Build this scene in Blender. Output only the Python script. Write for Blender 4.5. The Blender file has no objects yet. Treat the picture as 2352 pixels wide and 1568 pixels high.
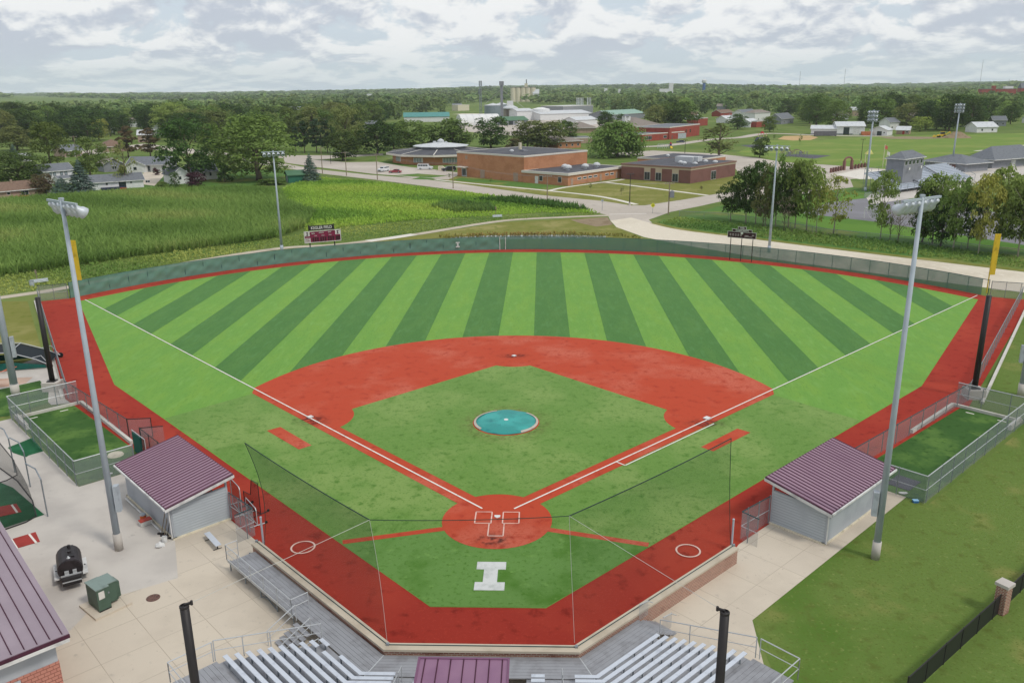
import bpy, bmesh, math, random
import numpy as np
from mathutils import Vector, Matrix
R = random.Random(7)
rng = np.random.default_rng(11)
scene = bpy.context.scene
COL = scene.collection
V = Vector
S2 = math.sqrt(0.5)

# ---------------------------------------------------------------- camera
IW, IH, FPX = 2352.0, 1568.0, 1919.62           # survey picture size and focal length in its pixels
CP = V((3.306, -55.4405, 30.4629))
yaw, pitch, roll = -0.0374, 0.2944, -0.011
fwd = V((math.sin(yaw)*math.cos(pitch), math.cos(yaw)*math.cos(pitch), -math.sin(pitch)))
_r = V((math.cos(yaw), -math.sin(yaw), 0)); _u = _r.cross(fwd)
RT = math.cos(roll)*_r + math.sin(roll)*_u
UP = -math.sin(roll)*_r + math.cos(roll)*_u
cam = bpy.data.cameras.new('camera'); camo = bpy.data.objects.new('camera', cam); COL.objects.link(camo)
m = Matrix((RT, UP, -fwd)).transposed().to_4x4(); m.translation = CP
camo.matrix_world = m
cam.sensor_fit = 'HORIZONTAL'; cam.sensor_width = 36.0; cam.lens = FPX/IW*36.0
cam.clip_start = 0.5; cam.clip_end = 40000
scene.camera = camo

def G(x, y, z=0.0):
    """ground (or height z) point seen at survey pixel x, y"""
    d = fwd + RT*((x-IW/2)/FPX) - UP*((y-IH/2)/FPX)
    return CP + d*((z-CP.z)/d.z)
def PX(p):
    q = V(p)-CP; d = q.dot(fwd)
    return IW/2+FPX*q.dot(RT)/d, IH/2-FPX*q.dot(UP)/d
def H(P, ytop):
    q = V(P)-CP; cy = IH/2-ytop
    return (P[2] if len(P) > 2 else 0) + (cy*q.dot(fwd)-FPX*q.dot(UP))/(FPX*UP.z-cy*fwd.z)
def ppm(P): return FPX/(V(P)-CP).dot(fwd)
def FAR(x, dist):
    """ground point at a distance along the bearing of picture column x"""
    a = G(x, 700); d = V((a.x-CP.x, a.y-CP.y, 0)).normalized()
    return V((CP.x+d.x*dist, CP.y+d.y*dist, 0))
def hill(x, y):
    r = math.hypot(x-CP.x, y-CP.y)
    if r < 1500: return 0.0
    k = min(1.0, (r-1500)/3500); a = math.atan2(x-CP.x, y-CP.y)
    h = 8+9*math.sin(a*9+1)+7*math.sin(a*17+r*.0011)+6*math.sin(r*.0017+a*5)+10*math.exp(-((a+.02)/.10)**2)+14*math.exp(-((a-.5)/.09)**2)
    return max(0, h)*k*k*(3-2*k)

# ---------------------------------------------------------------- mesh builder
class MB:
    def __init__(s): s.v = []; s.f = []; s.m = []; s.mi = 0
    def add(s, vs, fs):
        o = len(s.v); s.v += [tuple(p) for p in vs]
        for f in fs: s.f.append([i+o for i in f]); s.m.append(s.mi)
        return s
    def frame(s, o, ax, ay, az, x0, x1, y0, y1, z0, z1):
        o, ax, ay, az = V(o), V(ax), V(ay), V(az)
        P = [o+ax*x+ay*y+az*z for z in (z0, z1) for (x, y) in ((x0, y0), (x1, y0), (x1, y1), (x0, y1))]
        fs = [(3,2,1,0),(4,5,6,7),(0,1,5,4),(1,2,6,5),(2,3,7,6),(3,0,4,7)]
        if ax.cross(ay).dot(az) < 0: fs = [f[::-1] for f in fs]
        return s.add(P, fs)
    def box(s, x0, x1, y0, y1, z0, z1):
        return s.frame((0,0,0), (1,0,0), (0,1,0), (0,0,1), x0, x1, y0, y1, z0, z1)
    def beam(s, a, b, w, h=None, up=(0,0,1)):
        a, b = V(a), V(b); d = (b-a); L = d.length
        if L < 1e-6: return s
        d /= L; upv = V(up)
        if abs(d.dot(upv)) > .98: upv = V((1,0,0))
        sx = d.cross(upv).normalized(); uz = sx.cross(d); h = h or w
        return s.frame(a, d, -sx, uz, 0, L, -w/2, w/2, -h/2, h/2)
    def tube(s, pts, rad, n=8, cap=True):
        pts = [V(p) for p in pts]
        if not hasattr(rad, '__len__'): rad = [rad]*len(pts)
        o = len(s.v); k = len(pts); prev = None
        for i, p in enumerate(pts):
            d = (pts[min(i+1, k-1)]-pts[max(i-1, 0)])
            d = d.normalized() if d.length > 1e-9 else V((0,0,1))
            if prev is None:
                a = d.cross(V((0,0,1)) if abs(d.z) < .9 else V((1,0,0))).normalized()
            else: a = (prev-d*prev.dot(d)).normalized()
            prev = a; b = d.cross(a)
            for j in range(n):
                t = 2*math.pi*j/n; s.v.append(tuple(p+(a*math.cos(t)+b*math.sin(t))*rad[i]))
        for i in range(k-1):
            for j in range(n):
                s.f.append([o+i*n+j, o+i*n+(j+1)%n, o+(i+1)*n+(j+1)%n, o+(i+1)*n+j]); s.m.append(s.mi)
        if cap:
            s.f.append([o+j for j in range(n)][::-1]); s.m.append(s.mi)
            s.f.append([o+(k-1)*n+j for j in range(n)]); s.m.append(s.mi)
        return s
    def lathe(s, prof, n=16, o=(0,0,0), ax=(1,0,0), ay=(0,1,0), az=(0,0,1)):
        o, ax, ay, az = V(o), V(ax), V(ay), V(az); b = len(s.v); k = len(prof)
        for r, z in prof:
            for j in range(n):
                t = 2*math.pi*j/n; s.v.append(tuple(o+(ax*math.cos(t)+ay*math.sin(t))*r+az*z))
        for i in range(k-1):
            for j in range(n):
                s.f.append([b+i*n+j, b+i*n+(j+1)%n, b+(i+1)*n+(j+1)%n, b+(i+1)*n+j]); s.m.append(s.mi)
        s.f.append([b+j for j in range(n)][::-1]); s.m.append(s.mi)
        s.f.append([b+(k-1)*n+j for j in range(n)]); s.m.append(s.mi)
        return s
    def prism(s, poly, z0, z1):
        n = len(poly); A = sum(poly[i][0]*poly[(i+1)%n][1]-poly[(i+1)%n][0]*poly[i][1] for i in range(n))
        if A < 0: poly = poly[::-1]
        P = [(p[0], p[1], z0) for p in poly]+[(p[0], p[1], z1) for p in poly]
        fs = [list(range(n))[::-1], list(range(n, 2*n))]+[[i, (i+1)%n, n+(i+1)%n, n+i] for i in range(n)]
        return s.add(P, fs)
    def xz(s, prof, y0, y1):
        """profile in x,z extruded along y"""
        n = len(prof); P = [(x, y0, z) for x, z in prof]+[(x, y1, z) for x, z in prof]
        A = sum(prof[i][0]*prof[(i+1)%n][1]-prof[(i+1)%n][0]*prof[i][1] for i in range(n))
        fs = [list(range(n)), list(range(n, 2*n))[::-1]]+[[(i+1)%n, i, n+i, n+(i+1)%n] for i in range(n)]
        if A < 0: fs = [f[::-1] for f in fs]
        return s.add(P, fs)
    def poly(s, pts): return s.add(pts, [list(range(len(pts)))])
    def build(s, name, mats, parent=None, smooth=False, loc=None):
        me = bpy.data.meshes.new(name); me.from_pydata(s.v, [], s.f)
        mats = mats if isinstance(mats, (list, tuple)) else [mats]
        for mm in mats: me.materials.append(mm)
        if len(mats) > 1: me.polygons.foreach_set('material_index', s.m)
        if smooth: me.polygons.foreach_set('use_smooth', [True]*len(me.polygons))
        me.update()
        o = bpy.data.objects.new(name, me); COL.objects.link(o)
        if parent is not None: o.parent = parent
        if loc is not None: o.location = loc
        return o

def tag(o, label=None, cat=None, group=None, kind=None):
    if label: o['label'] = label
    if cat: o['category'] = cat
    if group: o['group'] = group
    if kind: o['kind'] = kind
    return o
def thing(name, label, cat, loc=(0,0,0), rz=0.0, group=None, scale=None):
    o = bpy.data.objects.new(name, None); COL.objects.link(o)
    o.location = loc; o.rotation_euler = (0, 0, rz)
    if scale: o.scale = scale
    o.empty_display_size = .2
    return tag(o, label, cat, group)
def dup(root, loc, rz=None, label=None, scale=None):
    kids = {}
    for o in COL.objects:
        if o.parent: kids.setdefault(o.parent.name, []).append(o)
    r = root.copy(); COL.objects.link(r); r.location = loc
    if rz is not None: r.rotation_euler = (0, 0, rz)
    if scale: r.scale = scale
    if label: r['label'] = label
    for c in kids.get(root.name, []):
        k = c.copy(); COL.objects.link(k); k.parent = r
        for g in kids.get(c.name, []):
            q = g.copy(); COL.objects.link(q); q.parent = k
    return r
def fromnp(name, verts, nper, mats, parent=None, attr=None):
    """verts (n*nper,3) numpy: faces of nper consecutive vertices"""
    n = len(verts)//nper; me = bpy.data.meshes.new(name)
    me.vertices.add(len(verts)); me.vertices.foreach_set('co', verts.astype(np.float32).ravel())
    me.loops.add(len(verts)); me.loops.foreach_set('vertex_index', np.arange(len(verts), dtype=np.int32))
    me.polygons.add(n); me.polygons.foreach_set('loop_start', (np.arange(n)*nper).astype(np.int32))
    try: me.polygons.foreach_set('loop_total', np.full(n, nper, dtype=np.int32))
    except Exception: pass
    for mm in (mats if isinstance(mats, (list, tuple)) else [mats]): me.materials.append(mm)
    if attr is not None:
        a = me.attributes.new('tint', 'FLOAT', 'POINT'); a.data.foreach_set('value', attr.astype(np.float32))
    me.update(); me.validate()
    o = bpy.data.objects.new(name, me); COL.objects.link(o)
    if parent is not None: o.parent = parent
    return o

# ---------------------------------------------------------------- materials
def lin(c):
    if isinstance(c, str): c = [int(c[i:i+2], 16) for i in (0, 2, 4)]
    return tuple((x/255/12.92 if x/255 <= .04045 else ((x/255+.055)/1.055)**2.4) for x in c)+(1.0,)
class NT:
    def __init__(s, mat):
        s.t = mat.node_tree; s.n = s.t.nodes; s.l = s.t.links
    def new(s, typ, **kw):
        n = s.n.new(typ)
        for k, v in kw.items():
            if k.startswith('i_'):
                n.inputs[k[2:].replace('_', ' ')].default_value = v
            else: setattr(n, k, v)
        return n
    def link(s, a, b): s.l.new(a, b)
def ramp(nt, src, lo, hi):
    r = nt.new('ShaderNodeMapRange', interpolation_type='SMOOTHSTEP'); r.inputs['From Min'].default_value = lo; r.inputs['From Max'].default_value = hi
    nt.link(src, r.inputs['Value']); return r.outputs['Result']
def mixc(nt, fac, a, b, mode='MIX'):
    n = nt.new('ShaderNodeMix', data_type='RGBA', blend_type=mode)
    if isinstance(fac, (int, float)): n.inputs[0].default_value = fac
    else: nt.link(fac, n.inputs[0])
    for sock, v in ((n.inputs[6], a), (n.inputs[7], b)):
        if isinstance(v, tuple): sock.default_value = v
        else: nt.link(v, sock)
    return n.outputs[2]
def coords(nt, world, scale=(1,1,1), rot=0.0):
    g = nt.new('ShaderNodeNewGeometry').outputs['Position'] if world else nt.new('ShaderNodeTexCoord').outputs['Object']
    mp = nt.new('ShaderNodeMapping'); mp.inputs['Scale'].default_value = scale; mp.inputs['Rotation'].default_value = (0, 0, rot)
    nt.link(g, mp.inputs['Vector']); return mp.outputs['Vector']
def noise(nt, vec, scale, detail=3, rough=.55, dist=0):
    n = nt.new('ShaderNodeTexNoise'); n.inputs['Scale'].default_value = scale; n.inputs['Detail'].default_value = detail
    n.inputs['Roughness'].default_value = rough; n.inputs['Distortion'].default_value = dist
    nt.link(vec, n.inputs['Vector']); return n.outputs['Fac']
def newmat(name):
    mt = bpy.data.materials.new(name); mt.use_nodes = True
    return mt, NT(mt), mt.node_tree.nodes['Principled BSDF']
def mat(name, c, layers=(), rough=.8, metal=0.0, world=True, spec=.3, alpha=1.0, bump=None, brick=None, wave=None, obj_rand=0.0, stretch=(1,1,1), rot=0.0):
    """layers: (scale, colour, lo, hi[, detail]) noise blends; brick: (c2, mortar, w, h, mortar size); wave: (axis, scale, colour, lo, hi)"""
    mt, nt, bs = newmat(name)
    col = lin(c); vec = coords(nt, world, stretch, rot)
    if brick:
        b = nt.new('ShaderNodeTexBrick'); b.inputs['Color1'].default_value = col; b.inputs['Color2'].default_value = lin(brick[0])
        b.inputs['Mortar'].default_value = lin(brick[1]); b.inputs['Scale'].default_value = 1; b.inputs['Brick Width'].default_value = brick[2]
        b.inputs['Row Height'].default_value = brick[3]; b.inputs['Mortar Size'].default_value = brick[4]
        if len(brick) > 5 and brick[5] == 'wall':      # vertical faces: (x+y, z)
            sx = nt.new('ShaderNodeSeparateXYZ'); nt.link(vec, sx.inputs[0])
            ad = nt.new('ShaderNodeMath', operation='ADD'); nt.link(sx.outputs[0], ad.inputs[0]); nt.link(sx.outputs[1], ad.inputs[1])
            cb = nt.new('ShaderNodeCombineXYZ'); nt.link(ad.outputs[0], cb.inputs[0]); nt.link(sx.outputs[2], cb.inputs[1]); nt.link(cb.outputs[0], b.inputs['Vector'])
        else:
            b.offset = 0.0; nt.link(vec, b.inputs['Vector'])
        cur = b.outputs['Color']
    else: cur = col
    if wave:
        w = nt.new('ShaderNodeTexWave', wave_type='BANDS', bands_direction=wave[0]); w.inputs['Scale'].default_value = wave[1]
        nt.link(vec, w.inputs['Vector']); cur = mixc(nt, ramp(nt, w.outputs['Fac'], wave[3], wave[4]), cur, lin(wave[2]))
    for L in layers:
        f = noise(nt, vec, L[0], L[4] if len(L) > 4 else 3)
        cur = mixc(nt, ramp(nt, f, L[2], L[3]), cur, lin(L[1]))
    if obj_rand:
        oi = nt.new('ShaderNodeObjectInfo'); hs = nt.new('ShaderNodeHueSaturation')
        mr = nt.new('ShaderNodeMapRange'); mr.inputs['To Min'].default_value = 1-obj_rand; mr.inputs['To Max'].default_value = 1+obj_rand
        nt.link(oi.outputs['Random'], mr.inputs['Value']); nt.link(mr.outputs[0], hs.inputs['Value'])
        if isinstance(cur, tuple): hs.inputs['Color'].default_value = cur
        else: nt.link(cur, hs.inputs['Color'])
        cur = hs.outputs['Color']
    if isinstance(cur, tuple): bs.inputs['Base Color'].default_value = cur
    else: nt.link(cur, bs.inputs['Base Color'])
    bs.inputs['Roughness'].default_value = rough; bs.inputs['Metallic'].default_value = metal
    bs.inputs['Specular IOR Level'].default_value = spec; bs.inputs['Alpha'].default_value = alpha
    if bump:
        bp = nt.new('ShaderNodeBump'); bp.inputs['Strength'].default_value = bump[1]; bp.inputs['Distance'].default_value = bump[2] if len(bump) > 2 else .05
        nt.link(noise(nt, vec, bump[0], 4), bp.inputs['Height']); nt.link(bp.outputs[0], bs.inputs['Normal'])
    return mt
def meshmat(name, c, cover, wires=None):
    """see-through woven mesh: a fraction cover of the light stops on the threads"""
    mt, nt, bs = newmat(name); bs.inputs['Base Color'].default_value = lin(c); bs.inputs['Roughness'].default_value = .7
    tr = nt.new('ShaderNodeBsdfTransparent'); mx = nt.new('ShaderNodeMixShader')
    if wires:
        f = noise(nt, coords(nt, True), wires[0], 3); r = nt.new('ShaderNodeMapRange'); nt.link(f, r.inputs['Value'])
        r.inputs['From Min'].default_value = .3; r.inputs['From Max'].default_value = .7
        r.inputs['To Min'].default_value = cover-wires[1]; r.inputs['To Max'].default_value = cover+wires[1]; nt.link(r.outputs[0], mx.inputs[0])
    else: mx.inputs[0].default_value = cover
    nt.link(tr.outputs[0], mx.inputs[1]); nt.link(bs.outputs[0], mx.inputs[2])
    nt.link(mx.outputs[0], nt.n['Material Output'].inputs['Surface']); return mt
def lk(c, k=1.14, ds=.12):
    c = lin(c); g_ = .3*c[0]+.6*c[1]+.1*c[2]; return tuple(min(.6, (x*(1-ds)+g_*ds)*k) for x in c[:3])+(1,)
def leafmat(name, c1, c2, var=.25, hue=.03, tint=False, scale=4.5, trans=.3):
    mt, nt, bs = newmat(name); nt.n.remove(bs)
    vec = coords(nt, False)
    cur = mixc(nt, ramp(nt, noise(nt, vec, scale, 3), .35, .65), lk(c1), lk(c2))
    hs = nt.new('ShaderNodeHueSaturation'); nt.link(cur, hs.inputs['Color'])
    if tint: src = nt.new('ShaderNodeAttribute', attribute_name='tint').outputs['Fac']
    else: src = nt.new('ShaderNodeObjectInfo').outputs['Random']
    a = nt.new('ShaderNodeMapRange'); a.inputs['To Min'].default_value = 1-var; a.inputs['To Max'].default_value = 1+var; nt.link(src, a.inputs['Value']); nt.link(a.outputs[0], hs.inputs['Value'])
    wn = nt.new('ShaderNodeTexWhiteNoise', noise_dimensions='1D'); nt.link(src, wn.inputs['W'])
    b = nt.new('ShaderNodeMapRange'); b.inputs['To Min'].default_value = .5-hue; b.inputs['To Max'].default_value = .5+hue*.6; nt.link(wn.outputs['Value'], b.inputs['Value']); nt.link(b.outputs[0], hs.inputs['Hue'])
    df = nt.new('ShaderNodeBsdfDiffuse'); ts = nt.new('ShaderNodeBsdfTranslucent'); mx = nt.new('ShaderNodeMixShader'); mx.inputs[0].default_value = trans
    nt.link(hs.outputs[0], df.inputs['Color']); nt.link(hs.outputs[0], ts.inputs['Color'])
    nt.link(df.outputs[0], mx.inputs[1]); nt.link(ts.outputs[0], mx.inputs[2]); nt.link(mx.outputs[0], nt.n['Material Output'].inputs['Surface'])
    return mt
def plain(name, c, rough=.6, metal=0, spec=.3, lay=True):
    d = [max(0, int(int(c[i:i+2], 16)*.82)) for i in (0, 2, 4)]
    return mat(name, c, [(1.3, '%02x%02x%02x' % tuple(d), .45, .75)] if lay else [], rough, metal, spec=spec, world=False)
# ---------------------------------------------------------------- light and sky
SUN_EL, SUN_AZ = math.radians(52), math.radians(125)      # azimuth clockwise from +y (east of south)
sd = bpy.data.lights.new('sun', 'SUN'); sd.energy = 1.85; sd.angle = math.radians(10); sd.color = (1, .95, .87)
so = bpy.data.objects.new('sun', sd); COL.objects.link(so)
sdir = V((math.sin(SUN_AZ)*math.cos(SUN_EL), math.cos(SUN_AZ)*math.cos(SUN_EL), math.sin(SUN_EL)))
so.rotation_euler = sdir.to_track_quat('Z', 'Y').to_euler(); so.location = (0, 0, 300)

w = bpy.data.worlds.new('World'); scene.world = w; w.use_nodes = True
nt = NT(w); bg = nt.n['Background']
sky = nt.new('ShaderNodeTexSky', sky_type='NISHITA'); sky.sun_disc = False; sky.sun_elevation = SUN_EL; sky.sun_rotation = SUN_AZ
sky.air_density = 1.2; sky.dust_density = 2.5
def mth(op, a, b=None, clamp=False):
    n = nt.new('ShaderNodeMath', operation=op); n.use_clamp = clamp
    for i, v in enumerate((a, b)):
        if v is None: continue
        if isinstance(v, (int, float)): n.inputs[i].default_value = v
        else: nt.link(v, n.inputs[i])
    return n.outputs[0]
tc = nt.new('ShaderNodeTexCoord'); sx = nt.new('ShaderNodeSeparateXYZ'); nt.link(tc.outputs['Generated'], sx.inputs[0])
zz = mth('MAXIMUM', sx.outputs[2], 0.0); az = mth('ARCTAN2', sx.outputs[0], sx.outputs[1])
uu = mth('MULTIPLY', az, 14.0); lv = mth('MULTIPLY', mth('LOGARITHM', mth('ADD', zz, .03), math.e), 2.7)
def cl(dv, sc, det, seed, rough=.56):
    c = nt.new('ShaderNodeCombineXYZ'); nt.link(uu, c.inputs[0]); nt.link(mth('ADD', lv, dv), c.inputs[1]); c.inputs[2].default_value = seed
    return noise(nt, c.outputs[0], sc, det, rough, .25)
n0 = cl(0, 1.0, 8, 3.3, .6); n1 = cl(.30, 1.0, 5, 3.3, .6)
big = cl(0, .33, 3, 9.1)
d0 = mth('ADD', n0, mth('MULTIPLY', mth('SUBTRACT', big, .5), .55))
cover = ramp(nt, d0, .36, .47)
lit = ramp(nt, mth('ADD', mth('SUBTRACT', n0, n1), mth('MULTIPLY', mth('SUBTRACT', .52, big), .9)), -.10, .11)
cloud = mixc(nt, lit, (.575, .625, .72, 1), (.96, .97, .98, 1))
sky01 = mixc(nt, 1.0, sky.outputs[0], (.105, .105, .105, 1), 'MULTIPLY')
gap = mixc(nt, .78, sky01, (.73, .83, .95, 1))
full = mixc(nt, cover, gap, cloud)
hz = ramp(nt, zz, .0, .055)                                # pale air low over the horizon
full2 = mixc(nt, hz, mixc(nt, .45, full, (.66, .76, .85, 1)), full)
nt.link(full2, bg.inputs['Color']); bg.inputs['Strength'].default_value = 1.0
scene.view_settings.view_transform = 'Standard'; scene.view_settings.look = 'None'
scene.view_settings.exposure = -0.05; scene.view_settings.gamma = 1.0
scene.cycles.max_bounces = 6; scene.cycles.diffuse_bounces = 3; scene.cycles.transparent_max_bounces = 24
scene.cycles.volume_bounces = 2; scene.cycles.use_denoising = True

# ---------------------------------------------------------------- materials
def turf(name, c, layers, sheen, tint, stretch=(1,1,1), rot=0):
    mt = mat(name, c, layers, .95, spec=.05, stretch=stretch, rot=rot)
    b = mt.node_tree.nodes['Principled BSDF']; b.inputs['Sheen Weight'].default_value = sheen; b.inputs['Sheen Roughness'].default_value = .45
    b.inputs['Sheen Tint'].default_value = lin(tint); return mt
M = {}
M['ground'] = mat('olive grass', '60723a', [(.012, '6f7d45', .42, .6), (.09, '4f6a30', .5, .68, 4), (.6, '7a7a4a', .6, .8, 4)], .95, spec=.05)
M['lawn'] = mat('mown lawn', '61763a', [(.16, '89844f', .53, .76, 5), (.07, '4f6c2b', .50, .68, 4), (.9, '58652f', .52, .75, 5), (3.0, '77844a', .55, .8, 4), (5.5, '55632c', .52, .74, 3)], .95, spec=.05, bump=(9, .5))
M['dry'] = mat('dry lawn', '77793f', [(.1, '8f8a57', .48, .68, 4), (.5, '65702f', .52, .72, 4)], .95, spec=.05)
M['pgreen'] = mat('park lawn', '6e8540', [(.02, '7f8c4a', .45, .62, 3), (.11, '5e7c36', .5, .7, 4)], .95, spec=.05, stretch=(1, 2.6, 1), rot=.5)
M['verge'] = mat('mown verge', '55753a', [(.06, '7b8046', .5, .68, 4), (.5, '47682c', .55, .75, 3)], .95, spec=.05)
M['bright'] = mat('bright turf lawn', '5f8238', [(.05, '507432', .45, .65, 3)], .95, spec=.05)
M['out1'] = turf('light outfield turf', '64903d', [(.5, '6d943c', .4, .65, 4), (6, '5b8437', .5, .75, 3), (1.4, '70994a', .5, .75, 6)], .35, 'a8c890', (1, .25, 1))
M['out2'] = turf('dark outfield turf', '426d31', [(.5, '4a7334', .4, .65, 4), (6, '3b652c', .5, .75, 3), (1.4, '4d7840', .5, .75, 6)], .38, 'a0bc94', (1, .25, 1))
M['inf'] = turf('infield turf', '5f833a', [(.11, '76904c', .42, .62, 3), (.35, '4c7324', .55, .80, 6), (1.3, '426b1e', .50, .74, 9), (7, '6c8a44', .5, .75, 3), (5, '4d7228', .52, .75, 3)], .40, 'b8c8a0')
M['back'] = turf('backstop turf', '5d8240', [(.25, '466e24', .45, .66, 4), (1.2, '6b8f49', .56, .75, 8), (3, '466e24', .52, .72, 6)], .35, 'a8c090')
M['clay'] = turf('red infield turf', 'b0452e', [(.14, 'b85e4a', .45, .66, 5), (.9, '983323', .52, .74, 8), (5, 'a8442e', .5, .75, 2)], .20, 'e0a090')
M['track'] = turf('red warning track turf', '902f25', [(.10, '9c3a2b', .45, .65, 3), (.9, '701d17', .52, .74, 8), (4, '9a382a', .52, .78, 3)], .30, 'e88070')
M['bull'] = turf('dark bullpen turf', '39592a', [(.3, '557337', .45, .66, 6), (1.6, '2a4a1c', .5, .74, 8)], .2, '90a880')
M['mat'] = mat('green rubber turf mat', '285a3c', [(.8, '31694a', .45, .7, 4)], .95, spec=.05)
M['line'] = mat('white turf line', 'dcd8d0', [(2, 'c8c0b4', .5, .75)], .9)
M['pink'] = mat('white paint over red', 'd8b8ac', [(2, 'c08878', .5, .8)], .9)
M['logo'] = mat('white turf letter', 'c9cbc9', [(1.5, 'b4b8b4', .45, .7, 4)], .95)
M['conc'] = mat('pale concrete slabs', 'c6bbaa', [(.18, 'b9ae9e', .45, .68, 4), (1.5, 'aaa194', .6, .8, 4), (3.2, '93897b', .64, .8, 7)], .9, brick=('c2b7a7', 'a69b8b', 3.0, 3.0, .022), rot=math.radians(45))
M['conc2'] = mat('grey concrete apron', 'bfb9b1', [(.22, 'b2aca5', .42, .66, 4), (1.2, '8f8a84', .64, .82, 6), (3.4, '837e78', .66, .8, 7)], .9)
M['concp'] = mat('concrete path', 'b5ab99', [(.3, 'a89e8c', .45, .7, 4)], .9)
M['newc'] = mat('new concrete path', 'd2cdc2', [(.3, 'c4bfb4', .5, .7)], .9)
M['road'] = mat('worn concrete street', 'b0a79c', [(.03, 'bcb3a8', .45, .65, 3), (.5, 'a1988d', .55, .75, 4)], .9)
M['gravel'] = mat('crushed limestone road', 'cfc6b4', [(.05, 'c1b7a4', .45, .65, 4), (.8, 'd8d0c0', .5, .75, 4)], .95)
M['asph'] = mat('faded asphalt', '77767a', [(.1, '84838a', .45, .7, 3)], .9)
M['rubber'] = mat('dark rubber surface', '4c4b55', [(.2, '595862', .45, .7)], .9)
M['sand'] = mat('tan infield dirt', 'b89a6c', [(.1, 'a88c60', .45, .7, 4)], .95)
M['cream2'] = mat('dusty pale rim', 'b5aca0', [(1.5, 'a3988a', .5, .75)], .9)
M['dirt'] = mat('brown dirt', '8a7a62', [(.4, '75644c', .45, .7, 4)], .95)
M['pinkd'] = mat('stained dusty concrete', 'bba291', [(.5, 'a98672', .45, .7, 4)], .95)
M['water'] = mat('pond water', '6f7a74', (), .08, spec=.6)
M['steel'] = mat('galvanised steel', '8f979d', [(3, '7c848a', .45, .7)], .45, .55, world=False)
M['alu'] = mat('ribbed aluminium deck', '9a9b9f', [(1.2, '8b8b8e', .45, .7, 4)], .5, .35, world=False)
M['bench'] = mat('pale aluminium seat', 'c9cfd8', [(2, 'b8bec8', .5, .75)], .45, .25, world=False)
M['rail'] = mat('bright pipe rail', 'b9bcbe', (), .45, .3, world=False)
M['gpole'] = mat('grey galvanised mast', 'a8b2bb', [(.6, '9ca6af', .4, .7, 3)], .5, .0, world=False)
M['black'] = plain('black steel', '2b2829', .5)
M['dgrn'] = plain('dark green vinyl rail', '28464a', .6)
M['white'] = plain('white paint', 'd4d4d2', .6)
M['cream'] = plain('cream concrete', 'd6cdb6', .85)
M['yellow'] = plain('yellow paint', 'd2b332', .6)
M['maroon'] = mat('maroon seamed metal roof', '5e3f4f', [(.5, '684859', .4, .7, 3)], .5, .15, world=False)
M['maroond'] = plain('dark maroon trim', '4a2336', .5)
M['siding'] = mat('grey blue lap siding', 'b0b7bc', [(.6, 'a4abb1', .45, .7)], .7, world=False, wave=('Z', 1.5, '949ca2', .78, .95))
M['sidingp'] = mat('plain grey panel', 'a8adb3', [(.5, '9ca1a8', .45, .7)], .7, world=False)
M['brick'] = mat('red brown brick', '7d4636', [(.5, '6c3a2d', .5, .75)], .85, world=False, brick=('9c6250', 'b5a596', .30, .10, .02, 'wall'))
M['brickb'] = mat('pinkish block wall', 'b0766a', [(.5, 'a0685c', .6, .85)], .85, world=False, brick=('bb8272', '86564a', .42, .21, .022, 'wall'))
M['chain'] = meshmat('chain link wire', '8d9296', .36)
M['chaind'] = meshmat('dense chain link wire', '868c90', .42)
M['screen1'] = meshmat('opaque green windscreen', '5b8174', .93, (.5, .05))
M['screen2'] = meshmat('thin green windscreen', '4a7266', .80, (.35, .06))
M['net'] = meshmat('dark green netting', '1f3328', .30)
M['netb'] = meshmat('black netting', '1d1d1d', .42)
M['cable'] = plain('steel cable', 'b4b4ae', .5, lay=False)
M['dcable'] = plain('dark net rope', '223830', .7, lay=False)
M['tarp'] = mat('teal tarpaulin', '2c8a84', [(.35, '3a9f98', .45, .65, 3), (1.2, '1f7678', .55, .72, 3)], .55, bump=(1.2, .5, .1))
M['tealp'] = plain('teal padded cover', '13584f', .7)
M['navy'] = plain('navy padding', '121c22', .7)
M['glass'] = mat('dark window glass', '2a3238', (), .15, spec=.6)
M['glassl'] = mat('pale window glass', '8d989c', (), .2, spec=.6)
M['rubb'] = plain('black rubber', '1c1c1d', .8)
M['kerb'] = mat('white concrete kerb', 'c6c2ba', [(1, 'b4b0a6', .5, .7)], .9)
M['boxg'] = plain('pale grey cabinet', 'a9b0b6', .6)
M['trgreen'] = plain('utility green paint', '4c6254', .55)
M['trtop'] = plain('weathered green lid', '7c8c86', .6)
M['wood'] = plain('weathered wood pole', '8a7d6c', .9)
M['red'] = plain('red paint', 'a3302c', .6)
M['blue'] = plain('blue plastic', '3a6fa8', .5)

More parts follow.
